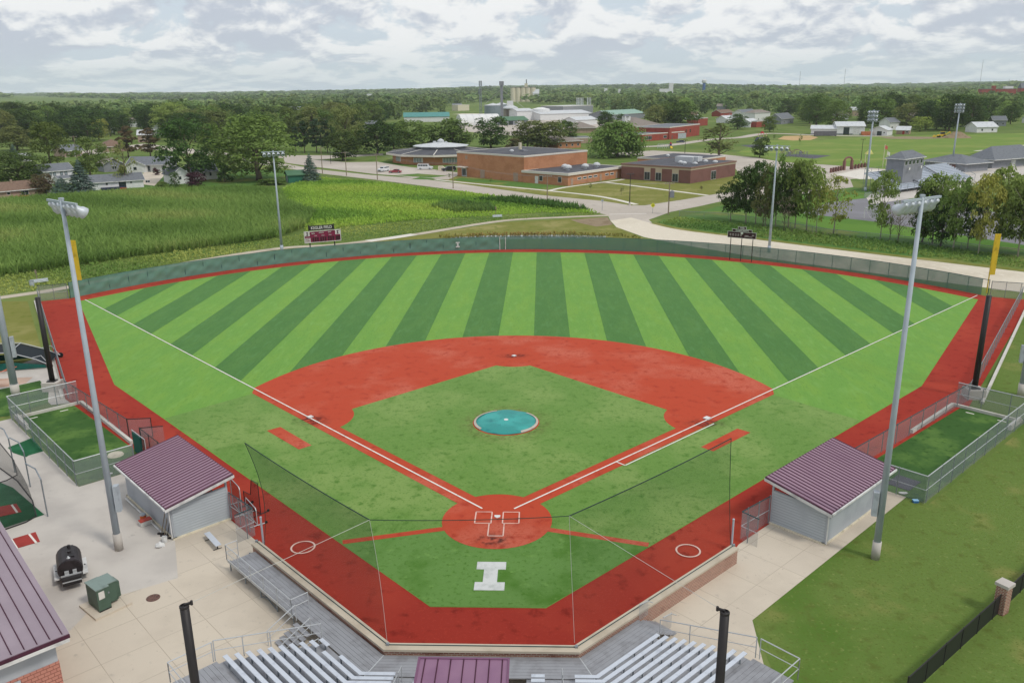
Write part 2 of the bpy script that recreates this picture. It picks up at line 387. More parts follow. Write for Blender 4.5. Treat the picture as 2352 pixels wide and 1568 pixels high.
ZS = set()
def sheet(name, pts, z, mtl, kind='structure'):
    while round(z, 4) in ZS: z += .0011
    ZS.add(round(z, 4))
    o = MB().poly([(p[0], p[1], z) for p in pts]).build(name, mtl); tag(o, kind=kind)
    bm = bmesh.new(); bm.from_mesh(o.data); bmesh.ops.triangulate(bm, faces=bm.faces[:])
    for f in bm.faces:
        if f.normal.z < 0: f.normal_flip()
    bm.to_mesh(o.data); bm.free(); return o
def gp(*px): return [G(*p) for p in px]
def ribbon(name, px, width, z, mtl, world=False):
    P = [V((p[0], p[1], 0)) for p in px] if world else gp(*px)
    Q = []                                                     # Catmull-Rom resample
    for i in range(len(P)-1):
        a, b, c, d = P[max(i-1, 0)], P[i], P[i+1], P[min(i+2, len(P)-1)]
        for k in range(8):
            t = k/8; Q.append(.5*((2*b)+(c-a)*t+(2*a-5*b+4*c-d)*t*t+(3*b-a-3*c+d)*t**3))
    Q.append(P[-1]); mb = MB(); L = []
    for i, q in enumerate(Q):
        d = (Q[min(i+1, len(Q)-1)]-Q[max(i-1, 0)]).normalized(); nn = V((-d.y, d.x, 0))
        L += [q+nn*width/2+V((0,0,z)), q-nn*width/2+V((0,0,z))]
    mb.add(L, [[2*i, 2*i+1, 2*i+3, 2*i+2] for i in range(len(Q)-1)])
    return tag(mb.build(name, mtl), kind='structure')

# ---------------------------------------------------------------- ground to the horizon
vs, fs = [(CP.x, CP.y, 0)], []
rad = [60, 150, 300, 600, 1000, 1500, 1900, 2400, 3000, 3700, 4500, 5500, 7000, 9500, 13000, 18000, 26000]; NA = 180
for r in rad:
    for j in range(NA):
        a = 2*math.pi*j/NA; x, y = CP.x+r*math.sin(a), CP.y+r*math.cos(a); vs.append((x, y, hill(x, y) if r < 12000 else 0))
for j in range(NA): fs.append([0, 1+(j+1) % NA, 1+j])
for i in range(len(rad)-1):
    for j in range(NA):
        a, b = 1+i*NA+j, 1+i*NA+(j+1) % NA; fs.append([a, b, b+NA, a+NA])
tag(MB().add(vs, fs).build('ground', M['ground'], smooth=True), kind='structure')

# ---------------------------------------------------------------- the ball field
def mir(pts): return [(-x, y) for x, y in pts][::-1]
def arc(cx, cy, r, a0, a1, n=24): return [(cx+r*math.sin(a0+(a1-a0)*i/n), cy+r*math.cos(a0+(a1-a0)*i/n)) for i in range(n+1)]
AC, AR = 26.1, 81.2
WALL = [(-15.9, -5.6), (-5.1, -16.3), (5.1, -16.3), (15.9, -5.6)]
aA = math.asin(69.6/AR)
out_arc = arc(0, AC, AR, -aA, aA, 40)                                  # fence line of the outfield, left to right
rt = [(5.1, -16.2), (15.9, -5.5), (16.9, -3.6), (20.0, -.45), (46.2, 24.3), (73.3, 66.0)]
sheet('warning_track', [(-5.1, -16.2)]+rt+[(p[0], p[1]) for p in out_arc[::-1]]+mir(rt)[:-1], .03, M['track'])
aT = math.asin(67.3/78.1); tarc = arc(0, AC, 78.1, aT, -aT, 40)
rt = [(3.55, -11.25), (33.5, 19.0), (43.2, 28.7), (67.3, 66.0)]
sheet('outfield_turf', rt+tarc[1:-1]+mir(rt), .04, M['out1'])
sheet('infield_turf', [(-3.55, -11.25), (3.55, -11.25), (33.4, 19.1), (26.5, 26.6), (-26.5, 26.6), (-33.4, 19.1)], .045, M['inf'])
sheet('backstop_turf', [(-3.5, -11.2), (3.5, -11.2), (10.7, -4.05), (4.05, -1.95), (-4.05, -1.95), (-10.7, -4.05)], .05, M['back'])
def stripe(x0, x1):
    lo, hi = [], []
    for i in range(13):
        x = x0+(x1-x0)*i/12; q = 28.96**2-x*x
        y0 = max(abs(x)+.1, 18.44+math.sqrt(q)-.1 if q > 0 else 0)
        y1 = AC+math.sqrt(78.1**2-x*x)
        if y1 > y0: lo.append((x, y0)); hi.append((x, y1))
    return lo+hi[::-1]
mb = MB()
for k in range(-7, 7):
    x0 = 2.3+9.15*k; x1 = x0+4.575
    if x0 > 65 or x1 < -62: continue
    p = stripe(max(x0, -61), min(x1, 65))
    if len(p) > 5: mb.poly([(x, y, .055) for x, y in p])
o = mb.build('outfield_stripes', M['out2']); tag(o, kind='structure')
bm = bmesh.new(); bm.from_mesh(o.data); bmesh.ops.triangulate(bm, faces=bm.faces[:])
for f in bm.faces:
    if f.normal.z < 0: f.normal_flip()
bm.to_mesh(o.data); bm.free()
# skinned infield: arc, base lines and home circle
def T(s, t, g): return (g*(s+t)*S2, (s-t)*S2)                  # s along a foul line, t outside it; g = +1 first-base side
a0 = math.atan2(26.8, 27.5-18.44)
sk = [T(3, .75, 1), T(37.65, .75, 1)]+arc(0, 18.44, 28.96, a0, -a0, 40)+[T(37.65, .75, -1), T(3, .75, -1), (0, -2)]
sheet('infield_clay', sk, .06, M['clay'])
sheet('home_circle', [(4.05*math.sin(i/48*2*math.pi), -.45+4.05*math.cos(i/48*2*math.pi)) for i in range(48)], .064, M['clay'])
for g in (1, -1):
    a = (g*3.7, -1.75); b = (g*10.7, -3.75); n = V((b[1]-a[1], a[0]-b[0])).normalized()*.28
    sheet('clay_path', [(a[0]+n.x, a[1]+n.y), (b[0]+n.x, b[1]+n.y), (b[0]-n.x, b[1]-n.y), (a[0]-n.x, a[1]-n.y)], .058, M['clay'])
    sheet('coach_box', [T(27.1, 4.4, g), T(20.9, 4.4, g), T(20.9, 6.0, g), T(27.1, 6.0, g)] if 0 else
          [(g*17.3, 12.8), (g*21.4, 17.0), (g*22.4, 16.1), (g*18.2, 11.9)], .058, M['clay'])
def isect(p, d, c, r, far):
    p, d, c = V(p), V(d).normalized(), V(c); b = (p-c).dot(d); q = b*b-(p-c).length_squared+r*r
    return p+d*((-b)+(math.sqrt(q) if far else -math.sqrt(q)))
def cutarc(c, r, p, q, n=10):
    a = math.atan2(p.x-c[0], p.y-c[1]); b = math.atan2(q.x-c[0], q.y-c[1])
    if b-a > math.pi: b -= 2*math.pi
    if a-b > math.pi: b += 2*math.pi
    return arc(c[0], c[1], r, a, b, n)
B1, B2, B3 = (19.4, 19.4), (0, 38.8), (-19.4, 19.4); ins, ins2 = .9*math.sqrt(2), 1.1*math.sqrt(2)
fl = (0, ins); u = (1, 1); top = (0, 38.8-ins2); ut = (1, -1)
g1 = isect(fl, u, (0, -.45), 4.05, True); g2 = isect(fl, u, B1, 4.4, False); g3 = isect(top, ut, B1, 4.4, False); g4 = isect(top, ut, B2, 4.0, True)
half = [tuple(g1)]+cutarc(B1, 4.4, g2, g3)
m_ = lambda v: V((-v[0], v[1]))
pts = half+cutarc(B2, 4.0, g4, m_(g4))+[(-x, y) for x, y in half][::-1]+cutarc((0, -.45), 4.05, m_(g1), g1)[1:-1]
sheet('infield_grass', pts, .07, M['inf'])
def strip(mb, a, b, w, z=.08):
    a, b = V((a[0], a[1])), V((b[0], b[1])); d = (b-a).normalized(); n = V((-d.y, d.x))*w/2
    mb.poly([(p.x, p.y, z) for p in (a+n, b+n, b-n, a-n)][::-1])
mb = MB()
for g in (1, -1): strip(mb, T(1.75, -.05, g), T(94.5 if g < 0 else 96.8, -.05, g), .14)
strip(mb, T(13.6, 0, 1), T(13.6, .95, 1), .12); strip(mb, T(13.6, .95, 1), T(26.6, .95, 1), .12)
tag(mb.build('foul_lines', M['line']), kind='structure')
mb = MB()
def outline(mb, x0, y0, x1, y1, w=.09):
    for a, b in (((x0, y0), (x1, y0)), ((x1, y0), (x1, y1)), ((x1, y1), (x0, y1)), ((x0, y1), (x0, y0))): strip(mb, a, b, w)
outline(mb, -1.62, -.95, -.42, .75); outline(mb, .42, -.95, 1.62, .75)
for a, b in (((-.55, -.95), (-.55, -2.75)), ((-.55, -2.75), (.55, -2.75)), ((.55, -2.75), (.55, -.95))): strip(mb, a, b, .09)
tag(mb.build('batters_box_lines', M['pink']), kind='structure')
mb = MB()
for g in (1, -1):
    for i in range(36):
        p, q = [(g*13.3+.80*math.sin(t), -4.5+.80*math.cos(t)) for t in (i/36*2*math.pi, (i+1)/36*2*math.pi)]; strip(mb, p, q, .12, .082)
tag(mb.build('on_deck_circles', M['pink']), kind='structure')
I = [(-.95, -9.45), (.95, -9.45), (.95, -8.55), (.45, -8.55), (.45, -7.05), (.95, -7.05), (.95, -6.15), (-.95, -6.15), (-.95, -7.05), (-.45, -7.05), (-.45, -8.55), (-.95, -8.55)]
tag(MB().prism([(x*1.02-.05, y) for x, y in I], .052, .08).build('turf_letter', M['logo']), 'white block letter I set into the green turf behind home plate', 'lettering')
# worn dark patches
mt, nt_, bs_ = newmat('dark worn patch'); bs_.inputs['Base Color'].default_value = lin('431f1d'); bs_.inputs['Roughness'].default_value = .95
ob_ = nt_.new('ShaderNodeTexCoord').outputs['Object']; ln_ = nt_.new('ShaderNodeVectorMath', operation='LENGTH'); nt_.link(ob_, ln_.inputs[0])
fd_ = ramp(nt_, ln_.outputs['Value'], 1.0, .1); nz_ = ramp(nt_, noise(nt_, coords(nt_, True), 2.2, 5), .35, .7)
mm_ = nt_.new('ShaderNodeMath', operation='MULTIPLY'); nt_.link(fd_, mm_.inputs[0]); nt_.link(nz_, mm_.inputs[1]); m2_ = nt_.new('ShaderNodeMath', operation='MULTIPLY'); nt_.link(mm_.outputs[0], m2_.inputs[0]); m2_.inputs[1].default_value = .75
nt_.link(m2_.outputs[0], bs_.inputs['Alpha']); M['wear'] = mt
for (x, y, rx, ry) in ((.0, 38.9, 1.7, .8), (-.1, -3.3, 1.1, .9), (-18.8, 18.6, 1.6, 1.2), (18.7, 18.2, 1.8, 1.0)):
    o = sheet('wear_mark', [(math.sin(i/24*6.283), math.cos(i/24*6.283)) for i in range(24)], 0, M['wear']); o.location = (x, y, .0745); o.scale = (rx*1.5, ry*1.5, 1)

mh = M['wear'].copy(); mh.name = 'dusty halo'; [setattr(n.inputs['Base Color'], 'default_value', lin('8c7650')) for n in mh.node_tree.nodes if n.type == 'BSDF_PRINCIPLED']
o = sheet('mound_halo', [(math.sin(i/24*6.283), math.cos(i/24*6.283)) for i in range(24)], 0, mh); o.location = (-.1, 18.1, .0712); o.scale = (5.6, 5.6, 1)
bases = 'bases of the diamond'
def base(p, lab, w=.42):
    o = MB().box(-w/2, w/2, -w/2, w/2, 0, .09).build('base', M['white']); o.location = (p[0], p[1], .075); o.rotation_euler = (0, 0, math.pi/4); tag(o, lab, 'base')
base((19.1, 19.4), 'white square base on the right foul line', .62); base((0, 38.8), 'white square base in front of the dark scuffs under the far clay arc'); base((-19.2, 19.4), 'white square base on the left foul line', .5)
o = MB().prism([(-.22, .22), (.22, .22), (.22, 0), (0, -.22), (-.22, 0)], .075, .11).build('home_plate', M['white']); tag(o, 'white five sided home plate between the chalk batting boxes', 'home plate')
t = thing('pitchers_mound', 'round pitching mound under a teal tarp with pale rim', 'mound', (-.1, 18.3, .072))
mb = MB().lathe([(3.17, 0), (3.05, .02)], 40); mb.build('clay_ring', M['clay'], t)
mb = MB()
prof = [(3.05, .02), (3.0, .07), (2.6, .12), (1.8, .2), (.9, .25), (.02, .27)]
mb.lathe(prof, 48); me = mb.build('tarp', M['tarp'], t, True)
for v in me.data.vertices:
    a = math.atan2(v.co.y, v.co.x); r = math.hypot(v.co.x, v.co.y)
    if r > .5: v.co.z += .035*math.sin(3*a+2*r)*math.cos(2.3*r+a)+.02*math.sin(9*a)*(r/3)
for r0_, r1_ in ((11, 22), (-6, 5)):
  mb = MB()
  for i in range(r0_*2//2, r1_):
    a, b = i/36*2*math.pi, (i+1)/36*2*math.pi
    mb.add([((2.86 if k else 3.07)*math.cos(q), (2.72 if k else 3.07)*math.sin(q), (.145 if k else .085)) for q, k in ((a, 0), (b, 0), (b, 1), (a, 1))], [[0, 1, 2, 3]])
  mb.build('rim', M['cream2'], t)
MB().lathe([(.22, .27), (.2, .31), (.02, .31)], 10).build('weight', M['white'], t)
# ---------------------------------------------------------------- near ground surfaces
sheet('lawn', [(16, -60)]+[(q.x, q.y) for q in gp((1728, 1424), (2095, 1132))]+[T(24.6, 21.2, 1), T(47.6, 21.4, 1), (49, 27), (75.4, 66.2), (105, 60), (130, -60)], .012, M['lawn'])
sheet('lawn_left', [T(48.6, 21.5, -1), (-49, 27), (-75.4, 66.2), (-84, 66), (-120, 30), (-110, 5), T(60, 30, -1)], .012, M['dry'])
Lc = [WALL[1], WALL[0], (-16.6, -3.4), (-19.8, -.3)]+[T(14.0, 14.2, -1), T(27.3, 14.8, -1), T(27.3, 20.9, -1), T(47.8, 21.0, -1), T(47.8, 24, -1), T(40, 29.5, -1), T(24, 47, -1), T(-14, 55, -1), (-8, -62), (16, -62), (16.0, -17), (5.1, -16.3)]
sheet('concrete_apron', Lc, .016, M['conc2'])
sheet('concrete_pavement', [WALL[1], WALL[0], (-16.6, -3.4), (-19.8, -.3), T(14.0, 14.2, -1), T(13.6, 18.6, -1), T(8.6, 20.4, -1)]+[(q.x, q.y) for q in gp((225, 1382), (120, 1490))]+[(-42, -50), (-8, -62), (16, -62), (16, -17), (5.1, -16.3)], .022, M['conc'])
Rc = [(5.1, -16.3), WALL[3], (16.6, -3.4), (19.8, -.3), T(14.0, 14.2, 1), T(23.6, 14.9, 1), T(25.6, 18.3, 1)]+[(q.x, q.y) for q in gp((2092, 1133), (1728, 1424), (1765, 1568))]+[(16, -62), (5, -62)]
sheet('concrete_walk', Rc, .022, M['conc'])
sheet('apron_patch', [(q.x, q.y) for q in gp((-30, 866), (40, 838), (92, 820), (140, 818), (168, 925), (118, 930), (92, 905), (100, 885), (-30, 905))], .02, M['conc2'])
sheet('stained_ground', [(q.x, q.y) for q in gp((-30, 872), (30, 868), (76, 866), (60, 880), (20, 888), (-30, 893))], .024, M['pinkd'])
sheet('turf_patch', [(q.x, q.y) for q in gp((-40, 903), (92, 874), (112, 900), (110, 925), (20, 955), (-40, 965))], .028, M['bull'])
for g, s0 in ((1, 24.6), (-1, 27.3)):
    sheet('bullpen_turf', [T(s0+.15, 14.5, g), T(47.2, 14.5, g), T(47.2, 20.75, g), T(s0+.15, 20.75, g)], .026, M['bull'])
    mb = MB()
    for t0 in (16.2, 19.0): strip(mb, T(46.4, t0, g), T(46.4, t0+.75, g), .18, .034)
    tag(mb.build('pitching_rubbers', M['line']), kind='structure')
sheet('dirt_strip', [T(48, 14.9, 1), T(48, 15.9, 1), (75.2, 66.3), (73.2, 66)], .034, M['track'])

def stmesh(mb, g, o):
    mb.v = [(T(x, y, g)[0]-o[0], T(x, y, g)[1]-o[1], z-o[2]) for x, y, z in mb.v]
    if g == 1: mb.f = [f[::-1] for f in mb.f]
    return mb
def frame_thing(name, label, cat, s, t, g, group=None):
    o = (*T(s, t, g), 0.0); e = thing(name, label, cat, o, group=group)
    def part(nm, mb, mt, parent=None, sm=False):
        return stmesh(mb, g, o).build(nm, mt, parent or e, sm)
    return e, part

# white boards and kerbs
for g in (1, -1):
    sd_ = 'grass' if g == 1 else 'dusty'
    e, part = frame_thing('retaining_kerb', 'long white kerb outside the %s side fence' % ('right' if g == 1 else 'left'), 'kerb', 47.6, 16, g)
    a = V((g*(46.9 if g > 0 else 46.45), 23.6 if g > 0 else 24.2, 0)); b = V((g*(75.2 if g > 0 else 74.0), 66.6 if g > 0 else 65.8, 0)); o = e.location
    MB().beam(a-o+V((0,0,.12)), b-o+V((0,0,.12)), .28, .26).build('kerb_stone', M['kerb'], e)
    e, part = frame_thing('bullpen_board', 'white timber edging around the %s practice pen turf' % ('right' if g == 1 else 'left'), 'edging', 47.3, 15, g)
    part('end_board', MB().box(47.2, 47.42, 14.6, 20.8, 0, .3), M['kerb'])
    part('side_board', MB().box(37.5 if g == 1 else 33.0, 47.2, 14.55, 14.83, 0, .35), M['kerb'])
    if g == 1: part('corner_board', MB().box(44.5, 47.2, 20.45, 20.75, 0, .55), M['kerb'])
    else: part('corner_board', MB().box(43.5, 47.2, 20.45, 20.75, 0, .55), M['kerb'])

# ---------------------------------------------------------------- backstop wall
def offs(d):
    L = []; seg = []
    for i in range(3):
        a, b = V(WALL[i]), V(WALL[i+1]); q = (b-a).normalized(); n = V((q.y, -q.x)); seg.append((a+n*d, b+n*d, q))
    L.append(seg[0][0])
    for i in range(2):
        p, q = seg[i][0], seg[i][2]; r, s = seg[i+1][0], seg[i+1][2]
        den = q.x*s.y-q.y*s.x; t = ((r.x-p.x)*s.y-(r.y-p.y)*s.x)/den; L.append(p+q*t)
    L.append(seg[2][1]); return L
def band(mb, d0, d1, z0, z1):
    A, B = offs(d0), offs(d1)
    for i in range(3):
        P = [A[i], A[i+1], B[i+1], B[i]]; mb.prism([(p.x, p.y) for p in P], z0, z1)
    return mb
t = thing('backstop_wall', 'low brick wall with concrete cap wrapping behind home plate', 'wall')
band(MB(), .06, .52, 0, 1.06).build('brick_wall', M['brick'], t)
band(MB(), 0, .6, 1.06, 1.2).build('cap', mat('buff cast stone', 'b9ae9c', [(.7, 'aca08e', .45, .7, 4)], .85), t)
mb = MB(); A = offs(.2)
for i in range(3): mb.tube([(A[i].x, A[i].y, 1.23), (A[i+1].x, A[i+1].y, 1.23)], .025, 6)
mb.build('cable_pipe', M['dgrn'], t)
mb = MB()
for p in A: mb.box(p.x-.08, p.x+.08, p.y-.08, p.y+.08, 1.2, 1.32)
mb.build('anchor', M['steel'], t)

# ---------------------------------------------------------------- backstop netting and its poles
NT8 = [(-16.5, -4.7, 8.0), (-6.1, -14.9, 8.0), (4.8, -14.3, 8.0), (15.9, -3.6, 8.0)]
NB = [(-16.0, -4.6, 0.05), (-5.3, -16.1, 1.2), (5.1, -16.1, 1.2), (16.2, -4.4, .05)]
t = thing('backstop_net', 'sheer dark netting hung behind home plate from a sagging rope', 'net')
for i, (cv, cc) in enumerate(((.25, '24402e'), (.045, '2a3a30'), (.13, '2a4030'))):
    mt = meshmat('net weave %s' % 'abc'[i], cc, cv, (1, 0)); g_ = 14
    nn_ = NT(mt); sz_ = nn_.new('ShaderNodeSeparateXYZ'); nn_.link(nn_.new('ShaderNodeTexCoord').outputs['Object'], sz_.inputs[0])
    mr_ = nn_.new('ShaderNodeMapRange'); nn_.link(sz_.outputs[2], mr_.inputs['Value']); mr_.inputs['From Max'].default_value = 8.0; mr_.inputs['To Min'].default_value = cv*.3; mr_.inputs['To Max'].default_value = cv*1.7
    nn_.link(mr_.outputs[0], [n for n in nn_.n if n.type == 'MIX_SHADER'][0].inputs[0]); vs = []; fs = []
    for a in range(g_+1):
        for b in range(g_+1):
            u_, v_ = a/g_, b/g_; p = V(NT8[i]).lerp(V(NT8[i+1]), u_); p.z -= .13*4*u_*(1-u_); q = V(NB[i]).lerp(V(NB[i+1]), u_)
            x = p.lerp(q, v_); bow = math.sin(v_*math.pi)*.45*(1-min(u_, 1-u_)*2 if i != 1 else 0)
            vs.append(x+V((0, .35*math.sin(v_*math.pi), 0))+V((bow if i == 0 and u_ < .5 else 0, 0, 0)))
    for a in range(g_):
        for b in range(g_): fs.append([a*(g_+1)+b, (a+1)*(g_+1)+b, (a+1)*(g_+1)+b+1, a*(g_+1)+b+1])
    MB().add(vs, fs).build('net_panel', mt, t, True)
mb = MB()
for i in range(3):
    mb.tube([V(NT8[i]).lerp(V(NT8[i+1]), k/10)-V((0, 0, .13*4*(k/10)*(1-k/10))) for k in range(11)], .034 if i != 1 else .022, 5)
mb.build('top_rope', M['dcable'], t)
for i in (1, 2):
    MB().tube([V(NT8[i]).lerp(V(NB[i]), k/10)+V((0, .35*math.sin(k/10*math.pi), 0)) for k in range(11)], .010, 4).build('edge_rope', M['cable'], t)
for i in (0, 3):
    MB().tube([V(NT8[i]).lerp(V(NB[i]), k/10)+V((.45*math.sin(k/10*math.pi) if i == 0 else 0, .35*math.sin(k/10*math.pi), 0)) for k in range(11)], .022, 4).build('edge_rope', M['dcable'], t)
PN = [(-12.3, -24.4, 9.0), (11.1, -24.4, 9.0)]
PF = [(-49.0, 27.1, 10.2), (46.9, 25.4, 10.6)]
for i in (0, 1):
    MB().tube([NT8[1+i], PN[i]], .014, 4).build('guy_cable', M['cable'], t)
for i, lab in enumerate(('thick black pole rising beside the left bleachers', 'thick black pole rising beside the right bleachers')):
    p = PN[i]; e = thing('net_pole', lab, 'pole', (p[0], p[1], 0), group='black poles that carry the backstop net')
    MB().tube([(0,0,0), (0,0,9)], .20, 20).build('pole_shaft', M['black'], e, True)
    MB().lathe([(.21, 8.93), (.21, 9.02), (.15, 9.06), (.14, 8.95)], 20).build('cap', M['black'], e)
    mb = MB().beam((0, 0, 9.05), ((.3 if i == 0 else -.3), .1, 9.1), .1); mb.tube([((.3 if i == 0 else -.3), .1, 9.0), ((.3 if i == 0 else -.3), .1, 9.2)], .06, 8); mb.build('pulley', M['black'], e)
for i, lab in enumerate(('tall black pole on a concrete block behind the left practice pen', 'tall black pole on a concrete block behind the right practice pen')):
    p = PF[i]; e = thing('net_pole', lab, 'pole', (p[0], p[1], 0), group='black poles that carry the backstop net')
    MB().tube([(0,0,.9), (0,0,p[2])], [.28, .25], 16).build('pole_shaft', M['black'], e, True)
    MB().box(-.42, .42, -.42, .42, 1.0, 1.1).build('base_plate', M['black'], e)
    MB().box(-.85, .85, -.75, .75, 0, 1.0).build('footing', M['conc2'], e)
for g in (1, -1):
    p = NB[3] if g == 1 else NB[0]
    e = thing('end_post', 'short grey pipe post at the %s end of the brick wall' % ('right' if g == 1 else 'left'), 'post', (p[0]+g*.1, p[1]+.2, 0))
    MB().tube([(0,0,0), (0,0,2.3)], .07, 10).build('post_pipe', M['gpole'], e); MB().lathe([(.085, 2.28), (.085, 2.34), (.03, 2.38)], 10).build('cap', M['gpole'], e)

# ---------------------------------------------------------------- fences
def fence(name, label, pts, h, skin, rail, step=3.0, post=.035, mid=False, cat='fence', group=None, dz=0.04, endpost=.05, bot=False, skiprail=False):
    o = V((pts[0][0], pts[0][1], 0)); e = thing(name, label, cat, o, group=group)
    P = [V((p[0], p[1], 0))-o for p in pts]
    mb = MB(); tr = MB(); md = MB(); k = 0
    for a, b in zip(P, P[1:]):
        mb.add([a+V((0,0,dz)), b+V((0,0,dz)), b+V((0,0,h)), a+V((0,0,h))], [[0, 1, 2, 3]])
        tr.tube([a+V((0,0,h)), b+V((0,0,h))], .04, 6)
        if mid: md.tube([a+V((0,0,h*.5)), b+V((0,0,h*.5))], .025, 5)
        if bot: md.tube([a+V((0,0,.1)), b+V((0,0,.1))], .025, 5)
    mb.build('wire_mesh', skin, e)
    tr.build('top_rail', rail, e)
    if md.v: md.build('mid_rail', M['rail'] if rail is not M['black'] else rail, e)
    # posts at even steps along the line
    d = 0; nxt = 0
    for i, (a, b) in enumerate(zip(P, P[1:])):
        L = (b-a).length
        while nxt <= d+L+1e-4:
            p = a.lerp(b, (nxt-d)/L); ends = nxt == 0
            MB().tube([p, p+V((0,0,h+.06))], endpost if ends else post, 6).build('post', M['steel'] if rail is not M['black'] else rail, e); nxt += step
        d += L
    return e
hO = 2.5
iL = 25                                                           # arc index where the cloth turns thin
e = thing('outfield_fence', 'long curved green windscreen fence around the outfield', 'fence', (0, AC+AR, 0))
o = V((0, AC+AR, 0))
def arcwall(a0, a1, n, rows, amp, seed):
    vs, fs = [], []
    for i in range(n+1):
        a = a0+(a1-a0)*i/n
        for j in range(rows+1):
            z = .05+(hO-.05)*j/rows; s_ = a*AR
            d = amp*(math.sin(s_*1.1+seed)*math.sin(z*2.3+s_*.35)+.6*math.sin(s_*2.9-z*3+seed*2))*math.sin(j/rows*math.pi)
            r = AR-.06+d; vs.append((r*math.sin(a)-o.x, AC+r*math.cos(a)-o.y, z))
    for i in range(n):
        for j in range(rows): q = i*(rows+1)+j; fs.append([q, q+rows+1, q+rows+2, q+1])
    return MB().add(vs, fs)
aM = -.06
arcwall(-aA, aM, 220, 8, .10, 1.0).build('windscreen', M['screen1'], e, True)
arcwall(aM, aA-.012, 120, 4, .02, 2.0).build('windscreen', M['screen2'], e, True)
mb = MB(); N = 80
mb.tube([(AR*math.sin(-aA+2*aA*i/N)-o.x, AC+AR*math.cos(-aA+2*aA*i/N)-o.y, hO) for i in range(N+1)], .05, 6); mb.build('top_rail', M['dgrn'], e)
n = 52
for i in range(n+1):
    a = -aA+2*aA*i/n; MB().tube([(AR*math.sin(a)-o.x, AC+AR*math.cos(a)-o.y, 0), (AR*math.sin(a)-o.x, AC+AR*math.cos(a)-o.y, hO+.05)], .05, 6).build('post', M['dgrn'], e)
mb = MB()
for px in (1148, 1161):
    q = G(px, 573); a = math.atan2(q.x, q.y-AC); mb.tube([((AR-.14)*math.sin(a)-o.x, AC+(AR-.14)*math.cos(a)-o.y, z) for z in (0, hO)], .07, 6)
mb.build('gate_frame', M['white'], e)
q = G(1052, 577); a = math.atan2(q.x, q.y-AC); ux = V((math.cos(a), -math.sin(a), 0)); uo = V(((AR-.3)*math.sin(a), AC+(AR-.3)*math.cos(a), 1.25))-o
mb = MB(); mb.frame(uo, ux, V((0,0,1)), V((0,0,1)).cross(ux)*-1, -.38, .38, .3, .52, 0, .03); mb.frame(uo, ux, V((0,0,1)), V((0,0,1)).cross(ux)*-1, -.38, .38, -.52, -.3, 0, .03); mb.frame(uo, ux, V((0,0,1)), V((0,0,1)).cross(ux)*-1, -.17, .17, -.3, .3, 0, .03)
mb.build('lettering', M['logo'], e)
cx, cy = AR*math.sin(aA), AC+AR*math.cos(aA)
for g in (1, -1):
    sn = 'right' if g == 1 else 'left'
    fence('corner_fence', 'bare chain link corner of fence beside the %s yellow pole' % sn, [(g*(cx+.2), cy-.3), (g*73.6, 66.2)], 2.4, M['chain'], M['dgrn'], 1.9, mid=True)
    fence('sideline_fence', 'chain link fence along the red track below the %s foul line' % sn, [(g*73.5, 66.0), (g*46.0, 24.5)], 1.9, M['chaind'], M['steel'], 2.6)
    fence('bullpen_front_fence', 'dark topped chain link fence between the %s practice pen and the track' % sn, [(g*45.9, 24.4), T(23.6 if g == 1 else 34.6, 14.35, g)], 1.9, M['chain'], M['black'] if 0 else M['dgrn'], 2.6, mid=False)
    s0 = 24.6 if g == 1 else 27.3
    fence('bullpen_fence', 'grey chain link fence enclosing the %s practice pen' % sn, [T(s0, 16.4, g), T(s0, 20.95, g), T(47.9, 21.0, g), T(47.9, 14.7, g)], 2.3, M['chaind'], M['rail'], 2.45, mid=True)
    fence('dugout_gate_fence', 'short chain link gate screen at the near end of the %s dugout' % sn, [T(13.55, 14.35, g), T(10.1, 14.2, g), T(10.0, 15.6, g)], 2.2, M['chain'], M['dgrn'], 1.35, mid=True)
fence('swing_gate', 'open chain link gate leaf swung onto the left red track', [T(34.6, 14.35, -1), T(33.3, 12.7, -1)], 1.9, M['chain'], M['black'], 2.1)
fence('swing_gate', 'second chain link gate leaf by the teal padding, left track', [T(31.6, 14.3, -1), T(30.6, 12.6, -1)], 1.9, M['chain'], M['black'], 2.0)
fence('dugout_side_fence', 'dark railed chain link fence between gate leaf and left dugout', [T(31.6, 14.3, -1), T(23.2, 14.35, -1)], 1.9, M['chain'], M['black'], 2.1)
e, part = frame_thing('padded_screen', 'teal padded protective screen leaning beside the left dugout fence', 'screen', 30.4, 15.2, -1)
part('pad', MB().box(29.3, 31.2, 15.0, 15.12, .1, 1.9), M['tealp']); part('net', MB().box(28.4, 29.2, 15.0, 15.05, .1, 2.0), M['netb'])
mb = MB().tube([(28.3, 15.05, .05), (28.3, 15.05, 2.05), (31.3, 15.05, 2.05), (31.3, 15.05, .05), (28.3, 15.05, .05)], .035, 6); part('frame', mb, M['rail'])
MB().lathe([(.7, 0), (.6, .12), (.02, .2)], 12).build('cream_sack', M['cream'], None)
o = bpy.data.objects['cream_sack']; o.location = (*T(31.6, 16.6, -1), .03); tag(o, 'cream tarp bundle lying on the left practice pen turf', 'tarp')

# yellow foul poles
for g in (1, -1):
    bx, by = (70.6, 70.2) if g == 1 else (-68.4, 68.3)
    e = thing('foul_pole', 'yellow foul pole with mesh wing at the %s end of the outfield fence' % ('right' if g == 1 else 'left'), 'foul pole', (bx, by, 0), group='yellow foul poles')
    MB().tube([(0,0,0), (0,0,9.0)], .09, 8).build('pole_shaft', M['yellow'], e)
    MB().frame((0,0,0), (1, 0, 0), (0, 1, 0), (0,0,1), -.1, .8, -.02, .02, 2.8, 9.0).build('wing', M['yellow'], e)

